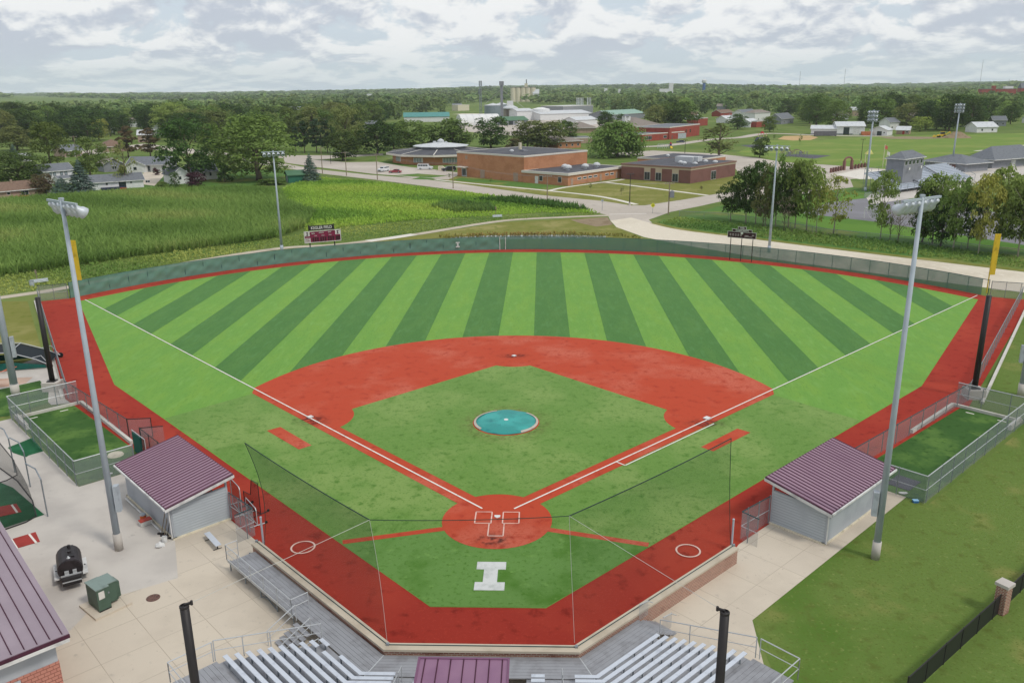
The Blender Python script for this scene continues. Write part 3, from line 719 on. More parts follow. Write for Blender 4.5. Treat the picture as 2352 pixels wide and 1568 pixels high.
# ---------------------------------------------------------------- dugouts
for g in (1, -1):
    sn = 'right' if g == 1 else 'left'
    e, part = frame_thing('dugout', 'maroon roofed grey dugout on the %s side of the field' % sn, 'dugout', 18, 16.5, g, 'dugouts')
    def rz_(t): return 3.72-(t-14.0)*.185
    mb = MB()
    pr = [(14.0, rz_(14.0)), (19.1, rz_(19.1)), (19.1, rz_(19.1)-.1), (14.0, rz_(14.0)-.1)]
    P = [(13.2, t_, z) for t_, z in pr]+[(23.2, t_, z) for t_, z in pr]
    mb.add(P, [[0, 1, 2, 3][::-1], [4, 5, 6, 7], [0, 1, 5, 4], [1, 2, 6, 5], [2, 3, 7, 6], [3, 0, 4, 7]])
    k = 25
    for i in range(k+1):
        s_ = 13.22+9.94*i/k; mb.add([(s_+dx, t_, rz_(t_)+dz) for t_ in (14.02, 19.08) for dx, dz in ((-.035, .003), (-.02, .06), (.02, .06), (.035, .003))],
            [[0, 1, 5, 4], [1, 2, 6, 5], [2, 3, 7, 6], [0, 1, 2, 3], [4, 5, 6, 7]])
    rf = part('roof', mb, M['maroon'])
    mb = MB()
    for i in range(k):
        s_ = 13.22+9.94*(i+.5)/k; mb.add([(s_+dx, t_, rz_(t_)+.006) for t_ in (14.05, 19.05) for dx in (-.135, .135)], [[0, 1, 3, 2]])
    part('roof_pan', mb, mat('pale maroon roof pan', '9d8090', [(.5, '927586', .4, .7)], .45, .15, world=False), rf)
    mb = MB()
    for s_ in (13.16, 23.2):
        mb.add([(s_+dx, t_, rz_(t_)+dz) for dx in (0, .04) for t_, dz in ((13.96, -.1), (19.14, -.1), (19.14, -.3), (13.96, -.3))], [[0, 1, 2, 3], [4, 5, 6, 7][::-1], [0, 1, 5, 4], [1, 2, 6, 5], [2, 3, 7, 6], [3, 0, 4, 7]])
    mb.box(13.2, 23.2, 19.12, 19.22, rz_(19.1)-.16, rz_(19.1)-.02)
    part('fascia', mb, M['white'])
    for s_ in (13.7, 22.65):
        P = [(s_+dx, t_, z) for dx in (0, .14) for t_, z in ((14.5, .12), (18.5, .12), (18.5, 2.6), (14.5, 2.66))]
        part('end_wall', MB().add(P, [[0, 1, 2, 3], [4, 5, 6, 7][::-1], [0, 1, 5, 4], [1, 2, 6, 5], [2, 3, 7, 6], [3, 0, 4, 7]]), M['siding'])
    part('back_wall', MB().box(13.72, 22.77, 18.5, 18.62, .12, 2.72), M['sidingp'])
    part('footing', MB().box(13.6, 22.9, 18.4, 18.72, 0, .12).box(13.55, 13.7, 14.4, 18.72, 0, .12).box(22.79, 22.95, 14.4, 18.72, 0, .12), M['cream'])
    part('floor', MB().box(13.86, 22.6, 14.4, 18.48, .0, .1), M['conc2'])
    for s_ in (13.78, 18.2, 22.7): part('post', MB().box(s_-.07, s_+.07, 14.36, 14.49, 0, 3.5), M['white'] if 0 else M['boxg'])
    bn = part('players_bench', MB().box(14.5, 22, 17.7, 18.1, .5, .56), M['bench']); part('leg', MB().box(15, 15.1, 17.8, 18.0, .1, .5).box(21, 21.1, 17.8, 18.0, .1, .5), M['steel'], bn)
    part('front_screen', MB().add([(13.85, 14.42, .1), (22.6, 14.42, .1), (22.6, 14.42, 1.3), (13.85, 14.42, 1.3)], [[0, 1, 2, 3]]), M['chain'])
    part('front_rail', MB().tube([(13.85, 14.42, 1.3), (22.6, 14.42, 1.3)], .05, 6), M['dgrn'])
    part('downspout', MB().tube([(13.62, 18.75, 2.6), (13.62, 18.75, .15)], .05, 6), M['white'])
# ---------------------------------------------------------------- bleachers
t = thing('bleachers', 'grey aluminium bleachers wrapping the brick backstop wall', 'bleachers', (0, -20, 0)); o = V((0, -20, 0))
UL, NL = V((-S2, S2, 0)), V((-S2, -S2, 0))            # left section: along, outward
WL = V((-5.1, -16.3, 0))                              # its corner
def LP(s, d, z, g=-1):                                # s metres from the corner along the section, d outward from the wall
    p = V((5.1, -16.3, 0))+V((S2*.9935+.0, S2*1.0, 0)).normalized()*0
    a, b = V((WALL[2][0], WALL[2][1], 0)), V((WALL[3][0], WALL[3][1], 0)); u_ = (b-a).normalized(); n_ = V((u_.y, -u_.x, 0))
    q = a+u_*s+n_*d; return V((g*q.x, q.y, z))-o
MITR = math.tan(math.atan2(10.7, 10.8)/2)
def sec(mb, g, s1, d0, d1, z0, z1, s0=None, tilt=0):
    """block along a side section from the mitre (or s0) to s1"""
    P = []
    for z in (z0, z1):
        for d, s in ((d0, s1), (d1, s1)): P.append(LP(s, d, z, g))
        for d in (d1, d0): P.append(LP((-d*MITR+.0) if s0 is None else s0, d, z, g))
    fs = [[3,2,1,0],[4,5,6,7],[0,1,5,4],[1,2,6,5],[2,3,7,6],[3,0,4,7]]
    return mb.add(P, fs if g == 1 else [f[::-1] for f in fs])
def mid(mb, x0, x1, d0, d1, z0, z1):
    """block in the middle section; x0/x1 None = mitre"""
    P = []
    for z in (z0, z1):
        for d, x in ((d0, x1), (d0, x0), (d1, x0), (d1, x1)):
            xx = x if x not in ('L', 'R') else (5.1+d*MITR)*(1 if x == 'R' else -1)
            P.append(V((xx, -16.3-d, z))-o)
    return mb.add(P, [[0,1,2,3],[7,6,5,4],[0,4,5,1],[1,5,6,2],[2,6,7,3],[3,7,4,0]])
DZ = .85
mb = MB()
for j in range(7):
    a, b = .62+.245*j, .62+.245*(j+1)-.012
    sec(mb, -1, 14.7, a, b, DZ-.06, DZ); sec(mb, 1, 4.7, a, b, DZ-.06, DZ); mid(mb, 'L', 'R', a, b, DZ-.06, DZ)
mb.build('walkway_deck', M['alu'], t)
NR = 10
D0, RUN, RISE = 2.62, .6, .2
fbs = {-1: MB(), 1: MB(), 0: MB(), 2: MB()}; rs = MB()
for i in range(NR):
    d = D0+RUN*i; z = DZ+RISE*i
    for g, s1 in ((-1, 3.0), (1, 4.1)):
        for q in (0, 1): sec(fbs[g], g, s1, d-.2+.3*q, d+.085+.3*q, z-.05, z)
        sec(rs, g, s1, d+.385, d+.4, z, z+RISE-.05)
    if i < 6:
        for q in (0, 1): mid(fbs[0], 'L', -2.7, d-.2+.3*q, d+.085+.3*q, z-.05, z); mid(fbs[2], 2.5, 'R', d-.2+.3*q, d+.085+.3*q, z-.05, z)
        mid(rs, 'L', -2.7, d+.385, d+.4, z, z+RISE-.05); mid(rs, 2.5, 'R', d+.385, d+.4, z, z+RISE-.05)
for fb in fbs.values(): fb.build('footboard_tier', M['alu'], t)
rs.build('risers', mat('grey riser sheet', '7f7d82', (), .6, .3, world=False), t)  # risers in one even grey, darker than the deck
for i in range(NR):
    d = D0+RUN*i; z = DZ+RISE*i+.42
    for g, s1 in ((-1, 2.9), (1, 4.0)):
        if i in (0, 1) and g == -1:
            bo = sec(MB(), g, .9 if i == 0 else 1.6, d-.12, d+.12, z-.04, z).build('bench', M['bench'], t); sec(MB(), g, 2.9, d-.12, d+.12, z-.04, z, s0=2.1 if i == 0 else 2.2).build('bench', M['bench'], t)
        else: bo = sec(MB(), g, s1, d-.12, d+.12, z-.04, z).build('bench', M['bench'], t)
        s_ = s1-.5
        while s_ > -d*MITR+.3: MB().beam(LP(s_, d+.02, z-.42, g), LP(s_, d+.02, z-.04, g), .07).build('leg', M['steel'], bo); s_ -= 1.6
    if i < 6:
        for x0, x1 in (('L', -4.35), (-3.25, -2.75), (2.75, 3.45), (5.0, 'R')): mid(MB(), x0, x1, d-.12, d+.12, z-.04, z).build('bench', M['bench'], t)
mb = MB()
zt = DZ+RISE*NR; dt = D0+RUN*NR-.2
for g, s1 in ((-1, 3.0), (1, 4.1)):
    mb = MB()
    for j in range(9): sec(mb, g, s1, dt+.25*j, dt+.25*j+.238, zt-.06, zt)
    mb.build('top_deck', M['alu'], t)
def railing(pts, h=1.07, nm='railing', step=1.8, low=.5):
    mb = MB(); P = [V(p) for p in pts]
    for a, b in zip(P, P[1:]):
        mb.tube([a+V((0,0,h)), b+V((0,0,h))], .03, 6); mb.tube([a+V((0,0,h*low)), b+V((0,0,h*low))], .022, 5)
        n = max(1, round((b-a).length/step))
        for i in range(n+1): p = a.lerp(b, i/n); mb.tube([p-V((0,0,.05)), p+V((0,0,h))], .028, 6)
    return mb.build(nm, M['rail'], t)
# left platform rail with wire infill, end rails and stair rails
def infill(pts, h):
    mb = MB()
    for a, b in zip(pts, pts[1:]): mb.add([V(a)+V((0,0,.05)), V(b)+V((0,0,.05)), V(b)+V((0,0,h)), V(a)+V((0,0,h))], [[0,1,2,3]])
    return mb.build('rail_mesh', meshmat('rail wire', 'a0a3a6', .16), t)
L1 = [LP(14.7, .9, DZ), LP(14.7, 2.42, DZ), LP(6.6, 2.42, DZ), LP(6.6, 1.2, DZ)]
railing([LP(15.1, 1.6, DZ), LP(15.1, 2.42, DZ), LP(6.5, 2.42, DZ), LP(6.5, 1.3, DZ)]); infill([LP(15.1, 2.42, DZ), LP(6.5, 2.42, DZ)], 1.05)
sec(MB(), -1, 15.1, 2.34, 2.4, DZ-.22, DZ-.02, s0=6.5).build('edge_beam', M['rail'], t)
mb = MB()
for s_ in (14.9, 12.8, 10.7, 8.6, 6.6):
    for d in (.9, 2.3): mb.beam(LP(s_, d, 0), LP(s_, d, DZ-.06), .07)
    mb.beam(LP(s_, .9, .1), LP(s_, 2.3, DZ-.15), .05)
mb.beam(LP(10.7, 2.3, .1), LP(8.6, 2.3, DZ-.15), .05); mb.beam(LP(8.6, 2.3, .1), LP(10.7, 2.3, DZ-.3), .05)
for i in range(0, NR, 3):
    for s_ in (2.7, -1): mb.beam(LP(s_, D0+RUN*i, 0), LP(s_, D0+RUN*i, DZ+RISE*i-.06), .07)
for i in range(1, NR, 3): mb.beam(LP(3.8, D0+RUN*i, 0, 1), LP(3.8, D0+RUN*i, DZ+RISE*i-.06, 1), .07)
mb.build('understructure', M['steel'], t)
railing([LP(3.15, 2.4, DZ), LP(3.15, dt, zt)], 1.15); railing([LP(3.15, dt+.1, zt), LP(3.15, dt+2.3, zt), LP(-2.2, dt+2.3, zt)], 1.1)
# left stair: flight from the walkway out to the pavement
mb = MB()
for k in range(6): sec(mb, -1, 5.9, 2.45+.3*k, 2.74+.3*k, DZ-.14*(k+1)-.04, DZ-.14*(k+1), s0=4.3)
mb.build('stair_flight', M['alu'], t)
for s_ in (4.25, 5.95): railing([LP(s_, 2.45, DZ), LP(s_, 4.3, .02)], 1.0, 'handrail', 2)
railing([LP(3.2, 2.6, .05), LP(3.2, 9.6, .05)], 1.05, 'ground_rail', 2.2)
# right end: stair, picket guards, long end rail
mb = MB()
for k in range(5): sec(mb, 1, 4.85+.28*k+.27, .7, 2.3, DZ-.16*(k+1)-.04, DZ-.16*(k+1), s0=4.75+.28*k)
mb.build('stair_flight', M['alu'], t)
for d in (.68, 2.36):
    mb = MB(); mb.tube([LP(4.75, d, DZ+1.0, 1), LP(5.5, d, DZ+.9, 1), LP(6.0, d, DZ+.55, 1)], .03, 6)
    for k in range(8): mb.tube([LP(4.75+.11*k, d, DZ-.05, 1), LP(4.75+.11*k, d, DZ+.98, 1)], .013, 4)
    mb.build('picket_guard', M['rail'], t)
railing([LP(4.3, 2.5, DZ, 1), LP(4.3, dt, zt, 1)], 1.15); railing([LP(4.35, dt+.2, zt, 1), LP(4.35, dt+2.3, zt, 1), LP(-2, dt+2.3, zt, 1)], 1.15)
for x in (-4.0, 4.35):
    mb = MB(); y = -16.3-2.7
    mb.tube([V((x, y, DZ))-o, V((x, y, DZ+.95))-o, V((x, y-.9, DZ+1.25))-o, V((x, y-.9, DZ+.35))-o], .025, 6); mb.tube([V((x, y-1.3, DZ+.5))-o, V((x, y-1.3, DZ+1.4))-o, V((x, y-2.4, DZ+1.75))-o, V((x, y-2.4, DZ+.8))-o], .025, 6)
    mb.build('aisle_rail', M['rail'], t)
sec(MB(), -1, 0, 0, 0, 0, 0)
# seam strips at the mitres
mb = MB()
for g in (1, -1):
    a, b = V((g*(5.1+.6*MITR), -16.9, DZ+.004))-o, V((g*(5.1+2.4*MITR), -18.7, DZ+.004))-o; mb.beam(a, b, .06, .012)
mb.build('joint_strip', M['rail'], t)

# press box behind the middle rows
G_ = G(1070, 1493, 4.2)
e = thing('press_box', 'maroon roofed box standing in the middle of the bleachers', 'press box', (-.45, -22.6, 0))
mb = MB(); P = []
for x in (-2.2, 2.2):
    for y, z in ((1.2, 4.2), (-3.4, 3.75), (-3.4, 3.65), (1.2, 4.1)): P.append((x, y, z))
mb.add(P, [[0,1,2,3],[7,6,5,4],[0,4,5,1],[1,5,6,2],[2,6,7,3],[3,7,4,0]]); rf = mb.build('roof', mat('dusty plum roof', '8c6a82', [(.5, '82607a', .4, .7)], .5, .1, world=False), e)
mb = MB()
for i in range(7):
    x = -1.86+.62*i; mb.add([(x+dx, y, z+dz) for y, z in ((1.12, 4.192), (-3.4, 3.75)) for dx, dz in ((-.03, .004), (0, .06), (.03, .004))], [[0,1,4,3],[1,2,5,4]])
mb.build('seam', M['maroond'], rf)
mb = MB(); mb.beam((-2.2, 1.16, 4.21), (2.2, 1.16, 4.21), .12, .05)
for x in (-2.16, 2.16): mb.beam((x, 1.2, 4.215), (x, -3.4, 3.77), .1, .06)
mb.build('roof_trim', mat('mauve roof trim', '75506a', (), .5, .1, world=False), rf)
MB().box(-2, 2, -3.2, .8, 0, 3.6).build('wall', M['siding'], e)
MB().box(-1.7, 1.7, .82, .86, 2.2, 3.2).build('window', M['glass'], e)

# ---------------------------------------------------------------- concession building, bottom left
ax, ay = V((-S2, S2, 0)), V((-S2, -S2, 0)); c0 = V((-20.9, -19.6, 0))
e = thing('concession_building', 'maroon roofed brick building with grey gable siding, lower left', 'building', c0)
zf = lambda a: 4.0+.09*a
def LB(a, b, z): return ax*a+ay*b+V((0, 0, z))
P = [LB(a, b, zf(a)+dz) for a in (0, 20) for b, dz in ((0, 0), (12, 0), (12, -.12), (0, -.12))]
rf = MB().add(P, [[0,1,2,3],[7,6,5,4],[0,4,5,1],[1,5,6,2],[2,6,7,3],[3,7,4,0]]).build('roof', mat('pinkish maroon roof', '94868f', [(.3, '9c8e97', .4, .7, 3)], .5, .15, world=False), e)
mb = MB()
for i in range(21):
    b = .3+.58*i; mb.add([LB(a, b+db, zf(a)+dz) for a in (0.1, 20) for db, dz in ((-.03, .003), (0, .06), (.03, .003))], [[0,1,4,3],[1,2,5,4]])
mb.build('seam', M['maroond'], rf)
mb = MB(); mb.beam(LB(-.03, 0, 3.86), LB(-.03, 12, 3.86), .06, .2); mb.build('edge_trim', M['maroond'], rf)
mb = MB(); mb.beam(LB(-.02, .05, 3.66), LB(-.02, 12, 3.66), .1, .2); mb.beam(LB(0, .02, 3.86), LB(20, .02, 3.86+1.8), .08, .16); mb.build('fascia', M['white'], e)
mb = MB(); mb.frame((0,0,0), ax, ay, (0,0,1), .7, 19, .6, 11, 2.25, 3.8); mb.build('gable_siding', M['sidingp'], e)
mb = MB(); mb.frame((0,0,0), ax, ay, (0,0,1), .66, 19.04, .56, 11.04, 0, 2.25); mb.build('brick_wall', M['brickb'], e)
mb = MB(); mb.frame((0,0,0), ax, ay, (0,0,1), .62, .68, 2.4, 5.2, .9, 2.1); mb.build('window', M['boxg'], e)

# ---------------------------------------------------------------- field light masts
def fixture():
    mb = MB(); mb.lathe([(.10, -.38), (.15, -.3), (.17, -.1), (.33, .12), (.37, .4), (.35, .42), (.31, .14)], 14); return mb
def mast(base, h, label, aim, n=6, arm=3.9, rows=1, r0=.235, r1=.12, group='field light masts', box=None, name='light_mast'):
    e = thing(name, label, 'light mast', (base[0], base[1], 0), group=group)
    a = V((aim[0]-base[0], aim[1]-base[1], 0)).normalized(); s_ = V((-a.y, a.x, 0))
    MB().tube([(0,0,.9), (0,0,h*.5), (0,0,h)], [r0, (r0+r1)/2, r1], 14).build('shaft', M['gpole'], e, True)
    MB().tube([(0,0,0), (0,0,1.3)], r0+.05, 14).build('base_sleeve', M['conc2'] if r0 in (.235, .38, .33) and rows == 1 else M['gpole'], e, True)
    for k in range(rows):
        z = h-.15-k*1.1
        MB().beam(s_*-arm/2+V((0,0,z)), s_*arm/2+V((0,0,z)), .14).build('crossarm', M['gpole'], e)
        for i in range(n):
            q = -arm/2+arm*(i+.5)/n
            if rows == 1 and n % 2 == 0 and abs(q) < .2: continue
            ax_ = (a*.80+V((0,0,-.60))).normalized(); bx = ax_.cross(V((0,0,1))).normalized(); by = ax_.cross(bx)
            p = s_*q+V((0,0,z-.38))+a*.22
            mb = MB(); mb.lathe([(.10, -.38), (.15, -.3), (.17, -.1), (.33, .12), (.37, .4), (.35, .42), (.30, .14)], 14, p, bx, by, ax_)
            mb.beam(s_*q+V((0,0,z-.05)), p-ax_*.2, .07)
            f = mb.build('lamp', mat('pale lamp shroud', 'c2c8ce', (), .4, .2, world=False) if 'pale lamp shroud' not in bpy.data.materials else bpy.data.materials['pale lamp shroud'], e, True)
            MB().lathe([(.29, .1), (.30, .15), (.02, .16)], 12, p, bx, by, ax_).build('lens', M['glassl'], f)
    if box:
        mb = MB(); d = V((box[0], box[1], 0)).normalized(); s2 = V((-d.y, d.x, 0)); mb.frame((0,0,0), d, s2, (0,0,1), r0+.02, r0+.36, -.22, .22, box[2], box[3]); mb.build('control_box', M['boxg'], e)
    mb = MB(); mb.box(-.12, .12, -.12, .12, h-.02, h+.12); mb.build('cap', M['gpole'], e)
    return e
mast(G(274, 1262), 24.2, 'tall light mast on the concrete beside the left dugout', (0, 30), 6, box=(1, .2, 3.0, 4.9))
mast(G(2010, 1282), 24.1, 'tall light mast on the grass beside the right dugout', (0, 30), 6, box=(-1, .3, 3.2, 4.9))
mast(G(648, 578), 19.4, 'slim light mast behind the outfield fence left of the red scoreboard', (0, 20), 5, 4.4, r0=.26, r1=.11)
mast(G(1766, 580), 19.9, 'slim light mast behind the outfield fence right of the dark sign', (0, 20), 5, 4.6, r0=.26, r1=.11)
mast(G(37, 908), 22, 'cut off grey mast behind the left practice pen', (0, 60), 4, box=(1, .4, 4.2, 6.4), r0=.38, r1=.22)
mast(G(2345, 908), 22, 'cut off grey mast at the right edge of the lawn', (0, 60), 4, box=(-1, .3, 3.5, 5.3), r0=.33, r1=.2)
sg = 'stadium light masts with three rows of lamps'
mast(G(1987, 440), 23.2, 'triple row stadium light mast in front of the grey bleachers', (40, 160), 4, 3.6, 3, .34, .2, sg)
mast(G(2185, 390), 23.4, 'triple row stadium light mast behind the grey bleachers', (60, 160), 4, 3.6, 3, .34, .2, sg)
# ---------------------------------------------------------------- roads, walks, lawns beyond the fence
sheet('park_lawn', gp((1690, 352), (1760, 322), (1880, 323), (1990, 314.5), (2352, 306), (2800, 318), (2800, 430), (2352, 402), (2340, 356), (2262, 346), (2120, 376), (2040, 389), (1900, 378), (1800, 372)), .010, M['pgreen'])
sheet('field_verge', gp((1400, 512), (1500, 520), (1571, 530), (1730, 549), (1898, 572), (2099, 596), (2352, 626), (2900, 690), (2900, 520), (2352, 470), (1950, 430), (1700, 450), (1664, 470), (1560, 500)), .010, M['verge'])
sheet('stadium_field', gp((1780, 470), (1870, 440), (2030, 455), (2200, 480), (2500, 520), (2500, 585), (2060, 545), (1900, 525), (1800, 500)), .016, M['bright'])
sheet('running_track', gp((1840, 490), (1900, 466), (1990, 455), (2090, 458), (2352, 498), (2600, 540), (2600, 600), (2352, 563), (2006, 509)), .022, M['asph'])
sheet('school_lawn', gp((1010, 410), (1052, 404), (1204, 419), (1304, 428), (1428, 411), (1585, 423), (1684, 404), (1700, 415), (1660, 443), (1571, 458), (1481, 471.5), (1449, 471.5), (1240, 447), (1054, 422)), .012, M['dry'])
sheet('gym_lawn', gp((1060, 408), (1204, 420), (1300, 429), (1262, 436), (1130, 424), (1040, 414)), .016, M['verge'])
sheet('street', gp((560, 372), (742, 399.5), (866, 413.5), (1038, 435.5), (1250, 466), (1396, 494), (1402, 507), (1432, 521), (1503, 516), (1490, 505), (1540, 487), (1606, 474), (1659, 462), (1770, 455), (1960, 430), (1950, 405), (1760, 428), (1649, 445), (1571, 458.6), (1481, 472), (1449.5, 472), (1385, 462), (1240, 448), (1054, 422), (960, 410), (850, 402), (727, 389), (560, 360)), .018, M['road'])
sheet('parking_lot', gp((655, 374), (720, 383), (860, 400), (905, 403), (950, 409.5), (1030, 413), (1050, 404), (1055, 397), (1000, 390), (940, 384), (868, 372), (795, 373), (740, 368), (650, 362)), .022, M['road'])
for px in (((903, 403), (960, 399), (1030, 404), (990, 408.5)), ((944, 412), (965, 407), (1000, 410.5), (985, 413)), ((868, 372), (900, 369), (960, 377), (925, 382))):
    sheet('grass_island', gp(*px), .028, M['verge'])
sheet('school_lane', gp((640, 363), (740, 366.5), (800, 361), (880, 357), (880, 353), (790, 357), (640, 357)), .022, M['road'])
sheet('gravel_road', gp((1402, 507), (1416, 522), (1480, 545), (1571, 563), (1700, 585), (1900, 613), (2099, 640), (2352, 672), (2700, 710), (2700, 662), (2352, 625), (2099, 595), (1898, 571), (1730, 549.5), (1571, 529.5), (1503, 515), (1450, 500)), .024, M['gravel'])
ribbon('shoulder', [(1500, 512), (1571, 527.5), (1730, 547), (1898, 568.5), (2099, 592), (2352, 622), (2600, 650)], 1.9, .027, M['dry'])
ribbon('footpath', [(-60, 694), (0, 684), (110, 668), (200, 651), (430, 604), (640, 571), (781, 561.5), (942, 540.5), (1150, 508), (1300, 499), (1400, 495)], 2.3, .03, M['concp'])
ribbon('new_path', [(845, 554), (900, 546.5), (952, 538.5)], 2.6, .036, M['newc'])
ribbon('sidewalk', [(1000, 413), (1130, 426), (1262, 438.5), (1380, 452), (1462, 470)], 1.7, .026, M['newc'])
ribbon('sidewalk', [(1262, 438), (1304, 429.5), (1400, 417), (1432, 412)], 1.6, .028, M['newc'])
ribbon('sidewalk', [(1389, 418.5), (1480, 430), (1571, 442), (1625, 449)], 1.7, .028, M['newc'])
ribbon('crosswalk', [(1400, 492.5), (1485, 491)], .6, .04, M['line'])
sheet('dry_grass', gp((700, 566), (845, 556), (945, 543), (1150, 511), (1385, 499), (1412, 520), (1480, 548), (1300, 548), (1100, 545), (900, 560), (720, 580)), .018, M['dry'])
sheet('bare_ground', gp((1310, 505), (1395, 499), (1408, 516), (1370, 521), (1330, 512)), .022, M['dirt'])
sheet('pond_water', gp((1035, 545), (1130, 541), (1280, 539.5), (1395, 542.5), (1385, 548), (1200, 549), (1040, 551)), .026, M['water'])
sheet('rear_lot', gp((1400, 352), (1500, 346), (1640, 353), (1740, 363), (1800, 373), (1900, 379), (2040, 389), (2040, 405), (1950, 412), (1700, 402), (1684, 380), (1600, 368), (1480, 362)), .014, M['road'])
sheet('plaza', gp((1920, 401), (1975, 389), (2040, 391), (2042, 410), (1975, 412)), .02, M['newc'])
ribbon('park_road', [(1440, 338), (1530, 334.5), (1630, 321), (1700, 316), (1760, 307), (1860, 310), (1960, 312.5), (2052, 313)], 7.5, .02, M['road'])
ribbon('park_path', [(2240, 347), (2305, 341), (2352, 334), (2450, 328)], 2, .02, M['newc'])
ribbon('park_path', [(2310, 354), (2365, 360), (2380, 364), (2330, 370)], 3, .02, M['newc'])
sheet('sand_infield', gp((1786, 320), (1800, 313), (1860, 311.5), (1880, 316), (1862, 322), (1820, 323)), .018, M['sand'])
sheet('dirt_patch', gp((2020, 315.5), (2080, 313.5), (2150, 315), (2230, 315.5), (2110, 320), (2040, 319)), .018, M['dirt'])
sheet('playground_surface', gp((1794, 357), (1830, 354), (1909, 357.5), (1870, 365)), .02, M['rubber'])
sheet('playground_surface', gp((1700, 334), (1742, 332), (1775, 338), (1735, 341)), .02, M['rubber'])
sheet('stadium_walk', gp((2040, 412), (2117, 392), (2233, 393), (2330, 377), (2400, 392), (2300, 412), (2240, 425), (2100, 455), (2000, 470), (1990, 455)), .026, M['conc2'])
sheet('driveway', gp((322, 423), (330, 395), (384, 396), (355, 427)), .02, M['conc'])
sheet('house_street', gp((150, 352), (330, 330), (560, 356), (560, 366), (330, 342), (150, 362)), .016, M['road'])
sheet('house_lawn', gp((-80, 470), (0, 464), (150, 454), (300, 443), (480, 437), (660, 424), (700, 412), (640, 385), (330, 400), (0, 430), (-80, 440)), .010, M['verge'])
sheet('industrial_lot', gp((1040, 300), (1060, 285), (1240, 268), (1360, 270), (1390, 290), (1300, 305), (1180, 312)), .012, M['road'])
ribbon('rail_yard', [(1050, 262), (1400, 262)], 30, .014, M['gravel'])

# ---------------------------------------------------------------- leafy meshes
def unit(n):
    v = rng.normal(size=(n, 3)); return v/np.linalg.norm(v, axis=1, keepdims=True)
def quads(pos, nrm, size, elong=1.0, down=False):
    n = len(pos); t = unit(n)
    if down: t = t*.35+np.array([0, 0, -1.0])
    t -= nrm*np.sum(t*nrm, axis=1, keepdims=True); t /= np.linalg.norm(t, axis=1, keepdims=True)+1e-9
    b = np.cross(nrm, t); s = (size*(.6+.8*rng.random(n)))[:, None]
    return np.stack([pos-t*s*elong, pos-b*s*.62, pos+t*s*elong, pos+b*s*.62], axis=1).reshape(-1, 3)
def crown(nc, nl, env, rc, ls, base=.2, bias=.45, zs=.8, kind='leaf'):
    if kind == 'spruce':
        n = nc*nl; h = 1-np.sqrt(rng.random(n))*(1-base); h = np.clip(np.round(h*17)/17+rng.normal(0, .008, n), base, .995)
        r = env(h)*(.25+.75*rng.random(n)**.45)*(.82+.36*rng.random(n)); a = rng.random(n)*2*np.pi
        r *= 1+.16*np.sin(a*5+h*40)
        pos = np.stack([r*np.cos(a), r*np.sin(a), h-.16*r+.01], 1)
        nm = np.stack([np.cos(a)*.5, np.sin(a)*.5, np.ones(n)], 1)+.5*unit(n); nm /= np.linalg.norm(nm, axis=1, keepdims=True)
        return quads(pos, nm, ls, 1.3)
    h = base+(1-base)*rng.random(nc*6); wgt = env(h)**1.3; h = rng.choice(h, nc, p=wgt/wgt.sum())
    a = rng.random(nc)*2*np.pi; r = np.maximum(env(h)-rc*.55, 0.02)*rng.random(nc)**bias
    c = np.stack([r*np.cos(a), r*np.sin(a), np.clip(h, base, 1-rc*.6)], 1)
    rcs = rc*(.5+.95*rng.random(nc)); ci = np.repeat(np.arange(nc), nl); n = nc*nl
    d = unit(n); d[:, 2] = np.where(d[:, 2] < -.35, -d[:, 2], d[:, 2])
    pos = c[ci]+d*(rcs[ci]*(.55+.45*rng.random(n)**.5))[:, None]*np.array([1, 1, zs])
    if kind == 'willow': pos[:, 2] -= rng.random(n)**1.5*.42*(np.linalg.norm(pos[:, :2], axis=1)/.5); 
    pos[:, 2] = np.maximum(pos[:, 2], .04)
    nm = d*.8+np.array([0, 0, .45])+.65*unit(n); nm /= np.linalg.norm(nm, axis=1, keepdims=True)
    return quads(pos, nm, ls, 1.0 if kind != 'willow' else 1.8, kind == 'willow')
def trunkmb(h, r, nl, spread, lean=0, start=.3):
    mb = MB(); rr = random.Random(int(h*100+nl*7+spread*31)); pts = [(lean*z*z+.008*math.sin(z*9), .008*math.cos(z*7), z*h) for z in (0, .15, .4, .7, 1)]
    mb.tube(pts, [r*1.35, r, r*.8, r*.5, r*.15], 7)
    for i in range(nl):
        a = 2.4*i+rr.random(); z0 = start+(h-start)*.75*i/max(1, nl); p = V((lean*(z0/h)**2, 0, z0)); q = p+V((math.cos(a)*spread, math.sin(a)*spread, (.16+.16*rr.random())))
        mb.tube([p, p.lerp(q, .5)+V((0, 0, .02)), q], [r*.5, r*.3, r*.08], 5)
    return mb
ell = lambda b, p=.5, top=1.0: (lambda h: .5*np.clip(1-((h-(b+top)/2)/((top-b)/2))**2, 0.0, 1)**p)
LM = {
 'green': leafmat('mid green leaves', '58702f', '6d843d', .22, .02), 'dark': leafmat('dark green leaves', '3d5428', '4d662f', .22, .02),
 'light': leafmat('light green leaves', '6f8a3c', '839a4a', .18, .02), 'yellow': leafmat('yellow green leaves', '8a9438', '9da348', .15, .02),
 'olive': leafmat('olive leaves', '68733a', '7c8448', .2, .02), 'pine': leafmat('dark pine needles', '32472c', '41573a', .2, .01),
 'blue': leafmat('blue spruce needles', '4d6258', '5f7468', .15, .01), 'brown': leafmat('browning needles', '5c5638', '6a5c40', .2, .02),
 'bare': leafmat('dying grey brown leaves', '7c7260', '8c8270', .15, .02, trans=.1), 'plum': leafmat('plum dark leaves', '4a3036', '583a40', .15, .02), 'rust': leafmat('rusty tinged leaves', '6c5a44', '64613f', .15, .02),
 'willow': leafmat('willow leaves', '5c7a35', '708c42', .15, .02), 'lime': leafmat('lime leaves', '7f9c3a', '94ac48', .15, .02)}
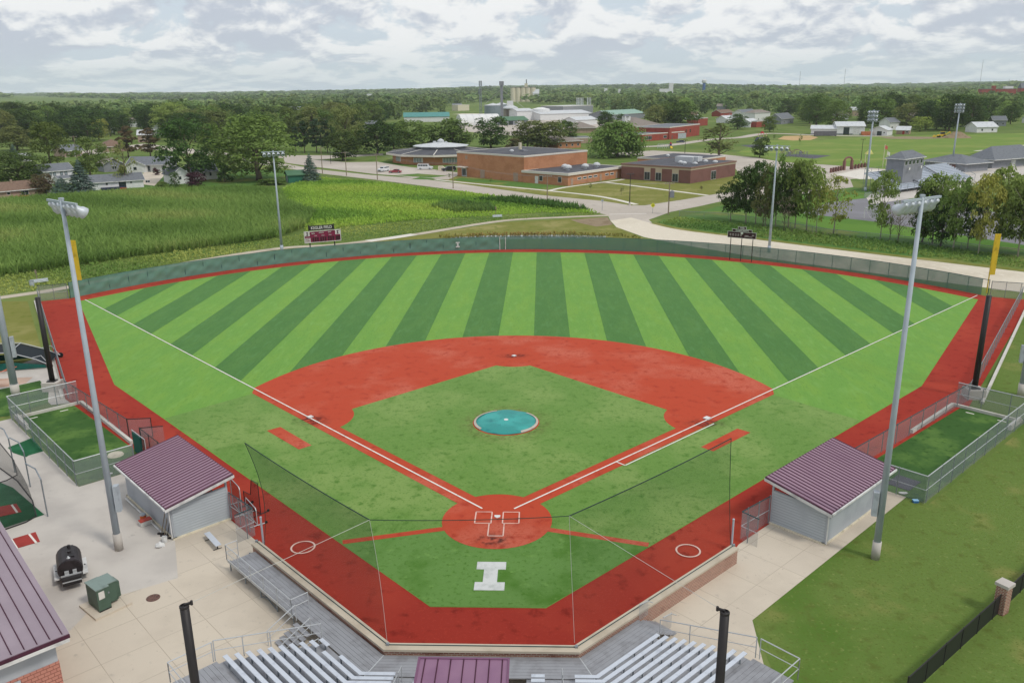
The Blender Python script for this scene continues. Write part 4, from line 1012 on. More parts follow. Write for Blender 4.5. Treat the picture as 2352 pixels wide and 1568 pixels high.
BARK = mat('grey brown bark', '6a5f52', [(6, '564c41', .45, .7)], .95, world=False); BARKP = mat('pale bark', '9a9284', [(6, '7e766a', .45, .7)], .95, world=False)
TPL = {}
def tpl(kind, v):
    k = (kind, v)
    if k in TPL: return TPL[k]
    if kind == 'round': c = crown(58, 62, ell(.05, .38), .15, .028, .10); t_ = trunkmb(.62, .024, 6, .22)
    elif kind == 'tall': c = crown(72, 76, ell(.03, .42), .12, .021, .08); t_ = trunkmb(.8, .022, 7, .2)
    elif kind == 'wide': c = crown(110, 84, ell(.02, .4, 1.0), .125, .017, .08, .4); t_ = trunkmb(.6, .03, 7, .28, start=.15)
    elif kind == 'airy': c = crown(74, 50, ell(.16, .55), .115, .024, .2, .5); t_ = trunkmb(.92, .015, 9, .24, start=.3)
    elif kind == 'sparse': c = crown(44, 42, ell(.16, .55), .11, .023, .2, .55); t_ = trunkmb(.95, .015, 9, .26, start=.28)
    elif kind == 'poplar': c = crown(76, 52, lambda h: .5*np.clip((1-h)/.55, 0, 1)**.6*np.clip((h-.12)/.2, 0, 1)**.5, .11, .024, .16, .5, 1.1); t_ = trunkmb(.95, .015, 9, .2, start=.25)
    elif kind == 'willow': c = crown(84, 70, ell(-.05, .32), .13, .022, .2, .3, kind='willow'); t_ = trunkmb(.6, .03, 6, .26)
    elif kind == 'spruce': c = crown(50, 60, lambda h: .5*(1-h)**.82, .1, .030, .05, kind='spruce'); t_ = trunkmb(.9, .02, 0, .1)
    elif kind == 'pine': c = crown(44, 50, lambda h: .5*np.clip(1.05-h, 0, 1)**.55*(.72+.28*np.sin(h*26)), .1, .034, .18, .5, .45); t_ = trunkmb(.95, .018, 10, .26, start=.2)
    elif kind == 'scrag': c = crown(17, 62, lambda h: .5*np.clip(.35+.65*np.abs(np.sin(h*7+.6)), 0, 1)*np.clip((1.03-h)*3, 0, 1), .15, .026, .12, .75); t_ = trunkmb(.9, .022, 8, .38, .08, .15)
    elif kind == 'bush': c = crown(34, 46, ell(-.35, .45), .18, .045, .05); t_ = trunkmb(.5, .03, 5, .25, start=.05)
    elif kind == 'twig': c = crown(26, 26, ell(.15, .5), .12, .016, .2, .6); t_ = trunkmb(.85, .016, 16, .32, start=.15)
    elif kind == 'sapling': c = crown(9, 30, ell(.3, .5), .2, .05, .35); t_ = trunkmb(.8, .02, 3, .15, start=.4)
    TPL[k] = (c, t_, {}); return TPL[k]
NV = {'round': 4, 'tall': 3, 'wide': 3, 'airy': 4, 'sparse': 3, 'poplar': 2, 'willow': 1, 'spruce': 2, 'pine': 3, 'scrag': 1, 'bush': 3, 'twig': 2, 'sapling': 2}
cnt = [0]
def treeat(P, h, w_, kind, col, label, cat='tree', group=None, name=None):
    cnt[0] += 1; v = cnt[0] % NV[kind]; c, t_, cache = tpl(kind, v)
    nm = name or {'spruce': 'spruce_tree', 'pine': 'pine_tree', 'bush': 'shrub', 'willow': 'willow_tree', 'sapling': 'young_tree'}.get(kind, 'tree')
    e = thing(nm, label, cat, P, R.random()*6.28, group, (w_*1.22, w_*1.22, h))
    if col not in cache:
        a = fromnp('crown', c, 4, LM[col], e); cache[col] = a.data
    else:
        a = bpy.data.objects.new('crown', cache[col]); COL.objects.link(a); a.parent = e
    if 'trunk' not in cache: b = t_.build('trunk', BARKP if kind in ('poplar', 'sparse', 'airy') else BARK, e, True); cache['trunk'] = b.data
    else: b = bpy.data.objects.new('trunk', cache['trunk']); COL.objects.link(b); b.parent = e
    return e
def tree(x, yb, yt, wpx, kind, col, label, group=None, cat='tree', name=None):
    P = G(x, yb); return treeat(P, H(P, yt), wpx/ppm(P), kind, col, label, cat, group, name)

g1 = 'trees around the houses beyond the corn'
for a in [
 (45, 424, 349, 122, 'wide', 'dark', 'low broad dark tree behind the tan house at the far left'),
 (118, 392, 281, 80, 'tall', 'green', 'big full green maple rising behind the white two storey house'),
 (208, 405, 317, 76, 'tall', 'green', 'leafy green tree between the big maple and the grey garage house'),
 (190, 451, 365, 62, 'spruce', 'blue', 'tall blue spruce at the corn edge before the white ranch house'),
 (146, 454, 407, 60, 'spruce', 'blue', 'short wide blue spruce beside the taller spruce at the corn edge'),
 (98, 449, 401, 50, 'round', 'rust', 'small rust coloured tree beside the tan house'),
 (290, 431, 318, 54, 'scrag', 'olive', 'ragged thin tree standing before the white ranch house'),
 (296, 362, 284, 62, 'pine', 'brown', 'left one of two browning pines behind the garage house'),
 (346, 362, 288, 62, 'pine', 'brown', 'right one of two browning pines behind the garage house'),
 (228, 322, 275, 42, 'round', 'yellow', 'yellowish tree above the brown hip roofed house'),
 (40, 346, 290, 78, 'round', 'olive', 'pale olive tree at the far left above the dark broad tree'),
 (35, 372, 330, 26, 'spruce', 'blue', 'blue grey spruce tip behind the dark broad tree, far left'),
 (437, 418, 277, 118, 'tall', 'dark', 'towering dark cottonwood over the white gabled house'),
 (594, 414, 267, 172, 'wide', 'green', 'huge spreading yellow green tree left of the green shed'),
 (497, 398, 284, 62, 'tall', 'green', 'tall green tree squeezed between the cottonwood and the huge tree'),
 (541, 404, 335, 30, 'tall', 'olive', 'narrow brownish tree at the left foot of the huge tree'),
 (517, 418, 377, 34, 'bush', 'dark', 'dark round juniper by the white house'),
 (714, 417, 353, 42, 'spruce', 'blue', 'neat blue spruce beside the green shed'),
 (452, 431, 397, 44, 'bush', 'plum', 'plum leaved shrub tree in front of the white gabled house'),
 (360, 402, 386, 16, 'bush', 'plum', 'small plum leaved shrub by the driveway'),
 (378, 438, 418, 34, 'bush', 'green', 'green garden shrub at the corn edge'),
 (404, 442, 396, 22, 'tall', 'dark', 'slim dark evergreen at the corn edge under the cottonwood'),
 (410, 440, 424, 26, 'bush', 'green', 'low green shrub beside the slim evergreen'),
 (620, 424, 410, 60, 'bush', 'green', 'flat green hedge clump left of the green shed'),
 (55, 455, 440, 16, 'sapling', 'green', 'small garden tree on the patio of the tan house'),
 (700, 352, 272, 46, 'pine', 'pine', 'left dark pine of the stand behind the lot'), (728, 350, 266, 48, 'pine', 'pine', 'middle dark pine of the stand behind the lot'),
 (752, 351, 270, 44, 'pine', 'pine', 'right dark pine of the stand behind the lot'), (680, 348, 285, 40, 'pine', 'pine', 'outer dark pine half behind the huge tree'),
 (788, 369, 304, 74, 'round', 'dark', 'round dark tree on the grass beside the lot'),
 (796, 354, 245, 74, 'tall', 'olive', 'tall olive tree behind the round dark tree'),
 (822, 350, 292, 50, 'round', 'green', 'green tree right of the tall olive tree'),
 (868, 356, 277, 78, 'round', 'dark', 'dark spreading tree with forked trunk left of the round building'),
 (943, 347, 278, 84, 'round', 'green', 'rounded green tree behind the left half of the round building'),
 (1040, 342, 273, 94, 'round', 'green', 'broad green tree behind the white roof'),
 (905, 342, 285, 60, 'round', 'dark', 'dark tree between the forked tree and the rounded tree'), (990, 342, 288, 60, 'tall', 'green', 'mid green tree just behind the roof cupola'),
 (1128, 340, 271, 76, 'round', 'dark', 'isolated round tree behind the brick gymnasium'),
 (1212, 340, 277, 76, 'round', 'olive', 'olive tree behind the gymnasium, left of its twin'), (1252, 342, 280, 84, 'round', 'olive', 'twin olive tree behind the gymnasium, right hand crown'),
 (1293, 327, 276, 60, 'round', 'green', 'green tree behind the twin olive trees'),
 (1178, 345, 318, 34, 'bush', 'rust', 'rusty shrub left of the twin olive trees'),
 (1416, 360, 280, 112, 'willow', 'willow', 'full weeping willow behind the low school wing'),
 (1389, 300, 257, 38, 'round', 'dark', 'small dark tree peeping over the willow'), (1430, 292, 262, 28, 'round', 'dark', 'small dark tree before the pale green roof'),
 (1505, 300, 244, 50, 'round', 'olive', 'pale tree left of the big dark tree behind the red school'), (1563, 300, 234, 78, 'round', 'dark', 'big dark tree behind the red brick school'),
 (1535, 298, 240, 50, 'round', 'green', 'green tree between pale and dark ones behind the red school'),
 (1650, 369, 280, 116, 'scrag', 'olive', 'leaning ragged tree with open limbs behind the classroom wing'),
 (1745, 362, 316, 38, 'round', 'dark', 'little round tree by the park playground'),
 (1694, 297, 262, 46, 'round', 'dark', 'dark tree in front of the white town houses'), (1768, 303, 268, 34, 'round', 'green', 'green tree right of the two storey white house'),
 (1777, 322, 309, 8, 'sapling', 'green', 'sapling by the tan ball diamond, left'), (1837, 333, 310, 9, 'sapling', 'green', 'sapling by the tan ball diamond, right'),
 (2113, 302, 268, 42, 'round', 'lime', 'bright green round tree at the edge of the mown park'),
 (2340, 352, 340, 30, 'bush', 'dark', 'dark bush by the path beside the hip roofed building'),
 (1033, 412, 398, 7, 'sapling', 'green', 'thin sapling on the lot island'), (1127, 422, 409, 8, 'sapling', 'green', 'sapling on the gymnasium lawn'),
 (1357, 437, 421, 9, 'sapling', 'olive', 'sapling on the school lawn, left'), (1427, 447, 428, 11, 'sapling', 'olive', 'sapling on the school lawn, right'), (1612, 438, 427, 10, 'sapling', 'rust', 'rusty sapling before the classroom wing')]:
    tree(*a)
g2 = 'row of trees along the gravel road'
for i, a in enumerate([
 (1678, 507, 415, 58, 'airy', 'dark'), (1712, 513, 385, 66, 'airy', 'dark'), (1735, 514, 372, 58, 'airy', 'dark'), (1757, 520, 384, 58, 'poplar', 'olive'), (1781, 521, 357, 60, 'airy', 'green'),
 (1809, 525, 378, 74, 'airy', 'dark'), (1825, 527, 370, 58, 'airy', 'green'), (1852, 530, 366, 70, 'airy', 'light'), (1874, 533, 410, 46, 'sparse', 'yellow'), (1914, 540, 404, 78, 'sparse', 'yellow'),
 (2021, 550, 394, 58, 'airy', 'light'), (2140, 560, 396, 84, 'airy', 'light'), (2118, 556, 420, 60, 'round', 'dark'), (2188, 574, 405, 70, 'airy', 'light'), (2247, 584, 402, 66, 'airy', 'yellow'), (2292, 578, 380, 96, 'airy', 'light'), (2336, 590, 420, 90, 'airy', 'green'), (2160, 566, 450, 70, 'round', 'dark'), (2222, 570, 440, 60, 'airy', 'dark'), (2375, 585, 400, 90, 'airy', 'olive')]):
    lab = ['dark bushy tree at the left end of the gravel road row', 'dark tree second in the gravel road row', 'dark tree third in the gravel road row', 'slender olive poplar near the dark sign in the row', 'tall green poplar just right of the slim mast in the row', 'thick dark tree right of the tall poplar', 'green tree behind the thick dark one in the row', 'light topped tree at the end of the dense part of the row',
     'small yellowish thin tree before the gap in the row', 'wide thin yellowish tree with pale trunk by the gap', 'narrow light tree right of the soccer goal', 'light feathery tree just right of the tall mast lamps', 'low dark tree below the mast lamps', 'light tree left of the yellow foul pole', 'yellowish tree beside the yellow foul pole', 'broad light tree behind the yellow foul pole', 'green tree at the right edge of the row', 'dark bushy tree left of the light one by the foul pole', 'dark thin tree behind the yellowish one', 'olive tree cut by the right picture edge'][i]
    tree(*a[:6], lab, g2)
for x, yb, yt, w_, lab in ((1752, 522, 455, 44, 'grey dying tree under the green row left of the slim mast'), (1800, 530, 450, 40, 'grey dying tree in front of the thick dark tree'), (2043, 552, 470, 44, 'leafless brown thicket tree right of the narrow light tree'), (2062, 558, 478, 46, 'brown dead shrub beside the leafless thicket tree')):
    tree(x, yb, yt, w_, 'twig', 'bare', lab, None)

# ---------------------------------------------------------------- woods out to the horizon
def inpoly(x, y, P):
    c = np.zeros(len(x), bool); j = len(P)-1
    for i in range(len(P)):
        xi, yi = P[i]; xj, yj = P[j]
        with np.errstate(divide='ignore', invalid='ignore'):
            c ^= ((yi > y) != (yj > y)) & (x < (xj-xi)*(y-yi)/(yj-yi+1e-12)+xi)
        j = i
    return c
# nearest row allowed for a wood tree, by picture column of its foot
BX = [-400, 0, 70, 140, 190, 280, 330, 420, 560, 640, 760, 800, 900, 925, 1035, 1042, 1060, 1180, 1240, 1250, 1360, 1410, 1490, 1500, 1600, 1625, 1720, 1790, 1830, 1860, 2040, 2120, 2352, 2800]
BY = [330, 330, 322, 318, 330, 316, 340, 330, 330, 326, 318, 300, 288, 262, 262, 268, 238, 238, 240, 246, 250, 258, 264, 278, 282, 258, 254, 266, 274, 296, 297, 302, 302, 306]
cam2 = np.array([CP.x, CP.y])
def proj(x, y, z):
    q = np.stack([x-CP.x, y-CP.y, z-CP.z], 1); d = q@np.array(fwd); return IW/2+FPX*(q@np.array(RT))/d, IH/2-FPX*(q@np.array(UP))/d
pts = []
az0, az1 = math.radians(-37), math.radians(34)
r = 380.0
while r < 9000:
    sp = 12.5+.013*r if r < 1600 else 33+.011*(r-1600)
    n = int((az1-az0)*r/sp)
    a = az0+(az1-az0)*(np.arange(n)+rng.random(n))/max(n, 1); rr_ = r+(rng.random(n)-.5)*sp
    pts.append(np.stack([CP.x+rr_*np.sin(a), CP.y+rr_*np.cos(a), rr_, np.full(n, sp)], 1)); r += sp*(.95 if r < 1200 else 1.15)
pts = np.concatenate(pts); X, Y = proj(pts[:, 0], pts[:, 1], np.zeros(len(pts)))
ok = Y < np.interp(X, BX, BY)
FH = []                                                      # houses scattered through the woods, each in a small clearing
for i in range(60):
    x = R.uniform(20, 2330); r_ = R.choice((R.uniform(520, 900), R.uniform(700, 1500))); P = FAR(x, r_); yb = PX(P)[1]
    if yb < np.interp(x, BX, BY)-2 and all((P-q[0]).length > 45 for q in FH): FH.append((P, r_))
for P, r_ in FH:
    dv = V((P.x-CP.x, P.y-CP.y)).normalized(); lx = (pts[:, 0]-P.x)*dv.y-(pts[:, 1]-P.y)*dv.x; ly = (pts[:, 0]-P.x)*dv.x+(pts[:, 1]-P.y)*dv.y
    ok &= ~((np.abs(lx) < 10) & (ly < 9) & (ly > -r_*.16))
# clearings: open ground, fields and industry seen between the crowns
clear = [[(1060, 240), (1180, 232), (1240, 240), (1370, 242), (1370, 275), (1060, 290)]]
for c in clear: ok &= ~inpoly(X, Y, c)
pts = pts[ok]; X = X[ok]; Y = Y[ok]
f1 = np.sin(pts[:, 0]*.0021+1)*np.cos(pts[:, 1]*.0013)+.6*np.sin(pts[:, 0]*.0043+pts[:, 1]*.0031)     # broad open fields far out
ok = ~((pts[:, 2] > 1700) & (f1 > .5))
pts = pts[ok]; X = X[ok]; Y = Y[ok]
hts = 12+6.5*rng.random(len(pts)); hts = np.where(rng.random(len(pts)) < .08, hts+4, hts)
vis = (X > -60) & (X < IW+60)
order = np.argsort(pts[:, 2]); near = [i for i in order if vis[i]][:215]; nearset = set(near)
def zone(x, y):
    if x < 420: return ('tree in the wood behind the houses at the left', 'wood behind the houses')
    if x < 1050: return ('tree in the wood behind the dark pines and the lot', 'wood behind the lot')
    if x < 1720: return ('tree in the leafy town beyond the industrial yard', 'trees of the town behind the school')
    return ('tree in the wood along the far edge of the mown park', 'wood along the park')
cols = ['green', 'dark', 'green', 'dark', 'olive', 'light', 'dark', 'green']
for i in near:
    lb, gr = zone(X[i], Y[i]); k = R.choice(['round', 'tall', 'round', 'wide', 'tall']); c_ = R.choice(cols)
    if X[i] < 420 and R.random() < .5: c_ = 'dark'
    lab = {'green': 'green ', 'dark': 'dark green ', 'olive': 'olive ', 'light': 'pale green '}[c_]+lb
    treeat((pts[i, 0], pts[i, 1], 0), hts[i]+2, (hts[i]+2)*(.75+.35*R.random()), k, c_, lab, 'tree', gr+' '+c_)
rest = np.array([i for i in range(len(pts)) if i not in nearset])
C1 = [crown(13, 9, ell(.05, .42), .2, .105, .08) for _ in range(5)]; C2 = [crown(8, 4, ell(.0, .42), .25, .19, .08) for _ in range(5)]
def woods(name, idx, tplset, label):
    out, tint = [], []
    for i in idx:
        c = tplset[i % 5]; a = rng.random()*6.28; ca, sa = math.cos(a), math.sin(a); s_ = max(hts[i]*(.95+.3*rng.random()), pts[i, 3]*.85 if pts[i, 2] > 1600 else 0)
        p = np.empty_like(c); p[:, 0] = (c[:, 0]*ca-c[:, 1]*sa)*s_+pts[i, 0]; p[:, 1] = (c[:, 0]*sa+c[:, 1]*ca)*s_+pts[i, 1]; p[:, 2] = c[:, 2]*hts[i]+hill(pts[i, 0], pts[i, 1])
        out.append(p); fv = .5+.3*math.sin(pts[i, 0]*.006+1.3*math.sin(pts[i, 1]*.004))+.2*math.sin(pts[i, 1]*.011+pts[i, 0]*.003); tint.append(np.full(len(c), min(1, max(0, .55*rng.random()+.45*fv))))
    o = fromnp(name, np.concatenate(out), 4, WOOD, None, np.concatenate(tint)); tag(o, label, 'woods', kind='stuff'); return o
WOOD = leafmat('distant mixed foliage', '586f3a', '70854a', .46, .03, True, .004, .25)
mid_ = rest[pts[rest, 2] < 1500]; far_ = rest[pts[rest, 2] >= 1500]
woods('town_woods', mid_, C1, 'green tree canopy of the town stretching behind the school')
woods('distant_woods', far_, C2, 'hazy wooded country running out to the horizon')
print('woods', len(near), len(mid_), len(far_))

# ---------------------------------------------------------------- corn, weeds, long grass
def scatter(P, sp, jit=.5):
    x = [p[0] for p in P]; y = [p[1] for p in P]
    gx, gy = np.meshgrid(np.arange(min(x), max(x), sp), np.arange(min(y), max(y), sp)); gx = gx.ravel(); gy = gy.ravel()
    gx = gx+(rng.random(len(gx))-.5)*2*jit*sp; gy = gy+(rng.random(len(gy))-.5)*2*jit*sp
    k = inpoly(gx, gy, P); return gx[k], gy[k]
def blades(name, label, P, sp, h0, h1, w_, nb, mtl, lean=.35, hfun=None, cat='grass', jit=.5):
    gx, gy = scatter([(p[0], p[1]) for p in P], sp, jit); n = len(gx); h = h0+(h1-h0)*rng.random(n)
    if hfun is not None: h = h*hfun(gx, gy)
    bx = np.repeat(gx, nb)+rng.normal(0, sp*.18, n*nb); by = np.repeat(gy, nb)+rng.normal(0, sp*.18, n*nb); bh = np.repeat(h, nb)*(.6+.5*rng.random(n*nb))
    a = rng.random(n*nb)*2*np.pi; ca, sa = np.cos(a), np.sin(a); L = bh*lean*(.4+rng.random(n*nb)); ww = w_*(.6+.8*rng.random(n*nb))
    z0 = bh*.0; base = np.stack([bx, by, z0], 1); tip = np.stack([bx+ca*L, by+sa*L, bh], 1); midp = (base+tip)/2+np.stack([-ca*L*.15, -sa*L*.15, bh*.1], 1); s_ = np.stack([-sa*ww, ca*ww, 0*ww], 1)
    q = np.stack([base, midp-s_, tip, midp+s_], 1).reshape(-1, 3)
    patch = .5+.25*np.sin(bx*.11+np.sin(by*.07)*2)+.25*np.sin(by*.17+bx*.05); tint = np.clip(patch*.75+.25*rng.random(n*nb), 0, 1)
    o = fromnp(name, q, 4, mtl, None, np.repeat(tint, 4)); return tag(o, label, cat, kind='stuff')
def grassmat(name, c1, c2, c3):
    lin = lambda c: lk(c, 1.6, .12)
    mt, nt, bs = newmat(name); nt.n.remove(bs); a = nt.new('ShaderNodeAttribute', attribute_name='tint').outputs['Fac']
    cur = mixc(nt, ramp(nt, a, .2, .55), lin(c1), lin(c2)); cur = mixc(nt, ramp(nt, a, .6, .9), cur, lin(c3))
    df = nt.new('ShaderNodeBsdfDiffuse'); ts = nt.new('ShaderNodeBsdfTranslucent'); mx = nt.new('ShaderNodeMixShader'); mx.inputs[0].default_value = .35
    nt.link(cur, df.inputs['Color']); nt.link(cur, ts.inputs['Color']); nt.link(df.outputs[0], mx.inputs[1]); nt.link(ts.outputs[0], mx.inputs[2]); nt.link(mx.outputs[0], nt.n['Material Output'].inputs['Surface']); return mt
corn = gp((-60, 645), (0, 637), (168, 613), (336, 587), (504, 566), (640, 547), (700, 524), (722, 495), (660, 470), (640, 442), (560, 438), (480, 440), (300, 446), (150, 457), (0, 467), (-80, 473))
blades('corn_field', 'tall green corn crop with pale tassels left of the outfield', corn, .62, 2.05, 2.4, .085, 6, grassmat('corn leaves', '58732f', '6a843a', '7d8a44'), .75, cat='corn', jit=.3)
weed = gp((702, 536), (800, 521), (960, 506), (1110, 498), (1250, 489), (1375, 490), (1300, 473), (1180, 458), (1050, 440), (900, 424), (742, 408), (690, 418), (640, 442), (660, 470), (722, 495), (700, 524))
def wf(x, y): return .45+.55*np.clip(.5+.5*np.sin(x*.09+2)*np.cos(y*.06)+.35*np.sin(x*.03-y*.1), 0, 1)
blades('weed_meadow', 'bright yellow green weedy meadow between the corn and the street', weed, .72, .6, 1.3, .12, 6, grassmat('meadow weeds', '62862a', '86a430', '94ac3a'), .5, wf)
for px, lab in ((((985, 478), (1040, 468), (1130, 476), (1140, 488), (1040, 490)), 'dark tall reeds in the weedy meadow'), (((1080, 462), (1180, 458), (1300, 473), (1360, 487), (1290, 482), (1180, 470)), 'rough dark grass bank below the street')):
    blades('reed_bed', lab, gp(*px), .8, 1.1, 2.0, .14, 6, grassmat('reed leaves', '436329', '526f33', '6a8038'), .4)
blades('ditch_grass', 'long rough grass in the ditch between the gravel road and the tree row', gp((1510, 512), (1571, 524), (1730, 543), (1898, 563), (2099, 587), (2352, 616), (2500, 632), (2500, 606), (2352, 590), (2060, 556), (1900, 540), (1700, 515), (1560, 500)), .9, .35, .9, .14, 6, grassmat('ditch grass', '4f7030', '6a8338', '83903f'), .6, wf)
blades('verge_grass', 'uneven yellow green grass strip between corn and footpath', gp((-60, 690), (0, 680), (200, 647), (430, 600), (640, 567), (781, 557), (942, 537), (1150, 505), (1380, 492), (1375, 490), (1110, 499), (800, 522), (504, 567), (168, 614), (-60, 646)), .9, .25, .7, .13, 6, grassmat('verge grass', '607c34', '7d8c3c', '949a48'), .6, wf)
blades('pond_grass', 'brownish tufted grass round the pond behind the centre field fence', gp((1000, 545), (1130, 539), (1280, 537), (1420, 541), (1480, 549), (1400, 543), (1280, 541), (1130, 542.5), (1030, 549)), .7, .4, 1.0, .13, 6, grassmat('pond grass', '6c7434', '84803c', '8c7440'), .5)
# ---------------------------------------------------------------- buildings
M['rgrey'] = mat('grey shingle roof', '70747a', [(1.5, '63676d', .45, .7, 4)], .9, world=False)
M['rdark'] = mat('dark flat roof membrane', '4d4e54', [(.25, '5c5d63', .45, .68, 4)], .9, world=False)
M['rbrown'] = mat('brown shingle roof', '7a6456', [(1.5, '6c584b', .45, .7, 4)], .9, world=False)
M['rtaupe'] = mat('taupe shingle roof', '867d76', [(1, '7a716a', .45, .7, 4)], .9, world=False)
M['rteal'] = mat('teal metal roof', '4f8a86', [(.5, '468079', .45, .7)], .6, world=False)
M['rgreen'] = mat('green metal roof', '4f7358', [(.5, '47694f', .45, .7)], .6, world=False)
M['rwhite'] = mat('pale metal roof', 'c3c6c8', [(.6, 'b2b6ba', .45, .7)], .5, world=False)
M['wwhite'] = mat('white clapboard', 'dadada', [(.8, 'cecfcf', .45, .7)], .8, world=False)
M['wtan'] = mat('pinkish tan brick', 'a58f80', [(.8, '988374', .45, .7)], .85, world=False)
M['wgrey'] = mat('grey blue clapboard', '8a8c93', [(.8, '7e8188', .45, .7)], .8, world=False)
M['wbrick'] = mat('orange brown school brick', 'b37f5e', [(.25, 'a97555', .42, .66), (2.5, 'bd8a68', .55, .75)], .88, world=False, brick=('ba8564', 'a97656', .8, .3, .01, 'wall'))
M['wmar'] = mat('dark maroon school brick', '7c5852', [(.4, '72504a', .45, .7)], .88, world=False)
M['wred'] = mat('painted red brick', '97483d', [(.5, '8a4036', .45, .7)], .88, world=False)
M['trim'] = mat('off white roof fascia', 'd0cbc2', (), .7, world=False)
M['trimb'] = mat('tan stone band', 'b9ab96', (), .8, world=False)
M['bin'] = mat('corrugated grey steel', '8d979f', [(.3, '7f8991', .45, .7)], .5, .3, world=False, wave=('Z', .9, '7b858d', .6, .9))
M['silo'] = mat('tan silo wall', '9d948a', [(.2, '8e857c', .45, .7)], .8, world=False)
M['slate'] = mat('grey blue metal wall', '83858c', [(.5, '787a81', .45, .7)], .7, world=False)

def bt(name, label, cat, A, B, group=None):
    A, B = V(A), V(B); d = B-A; L = math.hypot(d.x, d.y)
    return thing(name, label, cat, (A.x, A.y, 0), math.atan2(d.y, d.x), group), L
def slab(P, t):                       # four top points, thickness downwards
    Q = [V(p) for p in P]; mb = MB(); lo = [q-V((0, 0, t)) for q in Q]
    return mb.add(Q+lo, [[0,1,2,3],[7,6,5,4],[0,4,5,1],[1,5,6,2],[2,6,7,3],[3,7,4,0]])
def gable(e, L, D, ev, rg, wm, rm, ov=.5, axis='x', x0=0, y0=0, tm=None):
    mb = MB(); x1, y1 = x0+L, y0+D
    if axis == 'x':
        ym = (y0+y1)/2; P = [(y0, 0), (y1, 0), (y1, ev), (ym, rg), (y0, ev)]
        n = 5; vs = [(x0, y, z) for y, z in P]+[(x1, y, z) for y, z in P]; fs = [[0,1,2,3,4][::-1], [5,6,7,8,9]]+[[i, (i+1)%5, 5+(i+1)%5, 5+i] for i in range(5)]
        mb.add(vs, fs); k = (rg-ev)/(D/2)
        r = MB(); a = slab([(x0-ov, y0-ov, ev-ov*k+.06), (x1+ov, y0-ov, ev-ov*k+.06), (x1+ov, ym, rg+.06), (x0-ov, ym, rg+.06)], .16); b = slab([(x0-ov, ym, rg+.06), (x1+ov, ym, rg+.06), (x1+ov, y1+ov, ev-ov*k+.06), (x0-ov, y1+ov, ev-ov*k+.06)], .16)
        r.add(a.v, a.f); r.add(b.v, b.f)
        tb = MB().box(x0-ov, x1+ov, y0-ov-.06, y0-ov, ev-ov*k-.22, ev-ov*k+.03)
        for xx in (x0-ov-.06, x1+ov):
            for ya, yb in ((y0-ov, ym), (y1+ov, ym)): tb.beam((xx+.03, ya, ev-ov*k-.06), (xx+.03, yb, rg-.06), .07, .24)
    else:
        xm = (x0+x1)/2; P = [(x0, 0), (x1, 0), (x1, ev), (xm, rg), (x0, ev)]
        vs = [(x, y0, z) for x, z in P]+[(x, y1, z) for x, z in P]; fs = [[0,1,2,3,4], [5,6,7,8,9][::-1]]+[[(i+1)%5, i, 5+i, 5+(i+1)%5] for i in range(5)]
        mb.add(vs, fs); k = (rg-ev)/(L/2)
        r = MB(); a = slab([(x0-ov, y1+ov, ev-ov*k+.06), (x0-ov, y0-ov, ev-ov*k+.06), (xm, y0-ov, rg+.06), (xm, y1+ov, rg+.06)], .16); b = slab([(xm, y1+ov, rg+.06), (xm, y0-ov, rg+.06), (x1+ov, y0-ov, ev-ov*k+.06), (x1+ov, y1+ov, ev-ov*k+.06)], .16)
        r.add(a.v, a.f); r.add(b.v, b.f); tb = MB()
        for xa in (x0-ov, x1+ov): tb.beam((xa, y0-ov-.03, ev-ov*k-.06), (xm, y0-ov-.03, rg-.06), .07, .26)
    wl = mb.build('wall', wm, e); rf = r.build('roof', rm, e); tb.build('eave_trim', tm or M['white'], rf); return wl, rf
def hip(e, L, D, ev, rg, wm, rm, ov=.6, x0=0, y0=0, run=None, tm=None):
    MB().box(x0, x0+L, y0, y0+D, 0, ev).build('wall', wm, e)
    a, b, c, d = x0-ov, x0+L+ov, y0-ov, y0+D+ov; run = run if run is not None else min(L, D)/2+ov
    if L >= D: r1, r2 = (a+run, (c+d)/2, rg), (b-run, (c+d)/2, rg)
    else: r1, r2 = ((a+b)/2, c+run, rg), ((a+b)/2, d-run, rg)
    vs = [(a, c, ev), (b, c, ev), (b, d, ev), (a, d, ev), r1, r2]
    fs = [[0,1,5,4],[1,2,5],[2,3,4,5],[3,0,4],[3,2,1,0]] if L >= D else [[0,1,4],[1,2,5,4],[2,3,5],[3,0,4,5],[3,2,1,0]]
    rf = MB().add(vs, fs).build('roof', rm, e)
    mb = MB(); 
    for p, q in ((0,1),(1,2),(2,3),(3,0)): mb.beam(V(vs[p])-V((0,0,.12)), V(vs[q])-V((0,0,.12)), .1, .24)
    mb.build('eave_trim', tm or M['white'], rf); return rf
def flat(e, x0, x1, y0, y1, h, wm, rm, fh=.5, fm=None, ov=.12, base=0, nm='wall'):
    MB().box(x0, x1, y0, y1, base, h-.14).build(nm, wm, e)
    rf = MB().box(x0+.3, x1-.3, y0+.3, y1-.3, h-.3, h-.08).build('roof', rm, e)
    mb = MB()
    for a in ((x0-ov, x1+ov, y0-ov, y0+.3), (x0-ov, x1+ov, y1-.3, y1+ov), (x0-ov, x0+.3, y0+.3, y1-.3), (x1-.3, x1+ov, y0+.3, y1-.3)): mb.box(*a, h-fh, h)
    mb.build('fascia', fm or M['trim'], rf); return rf
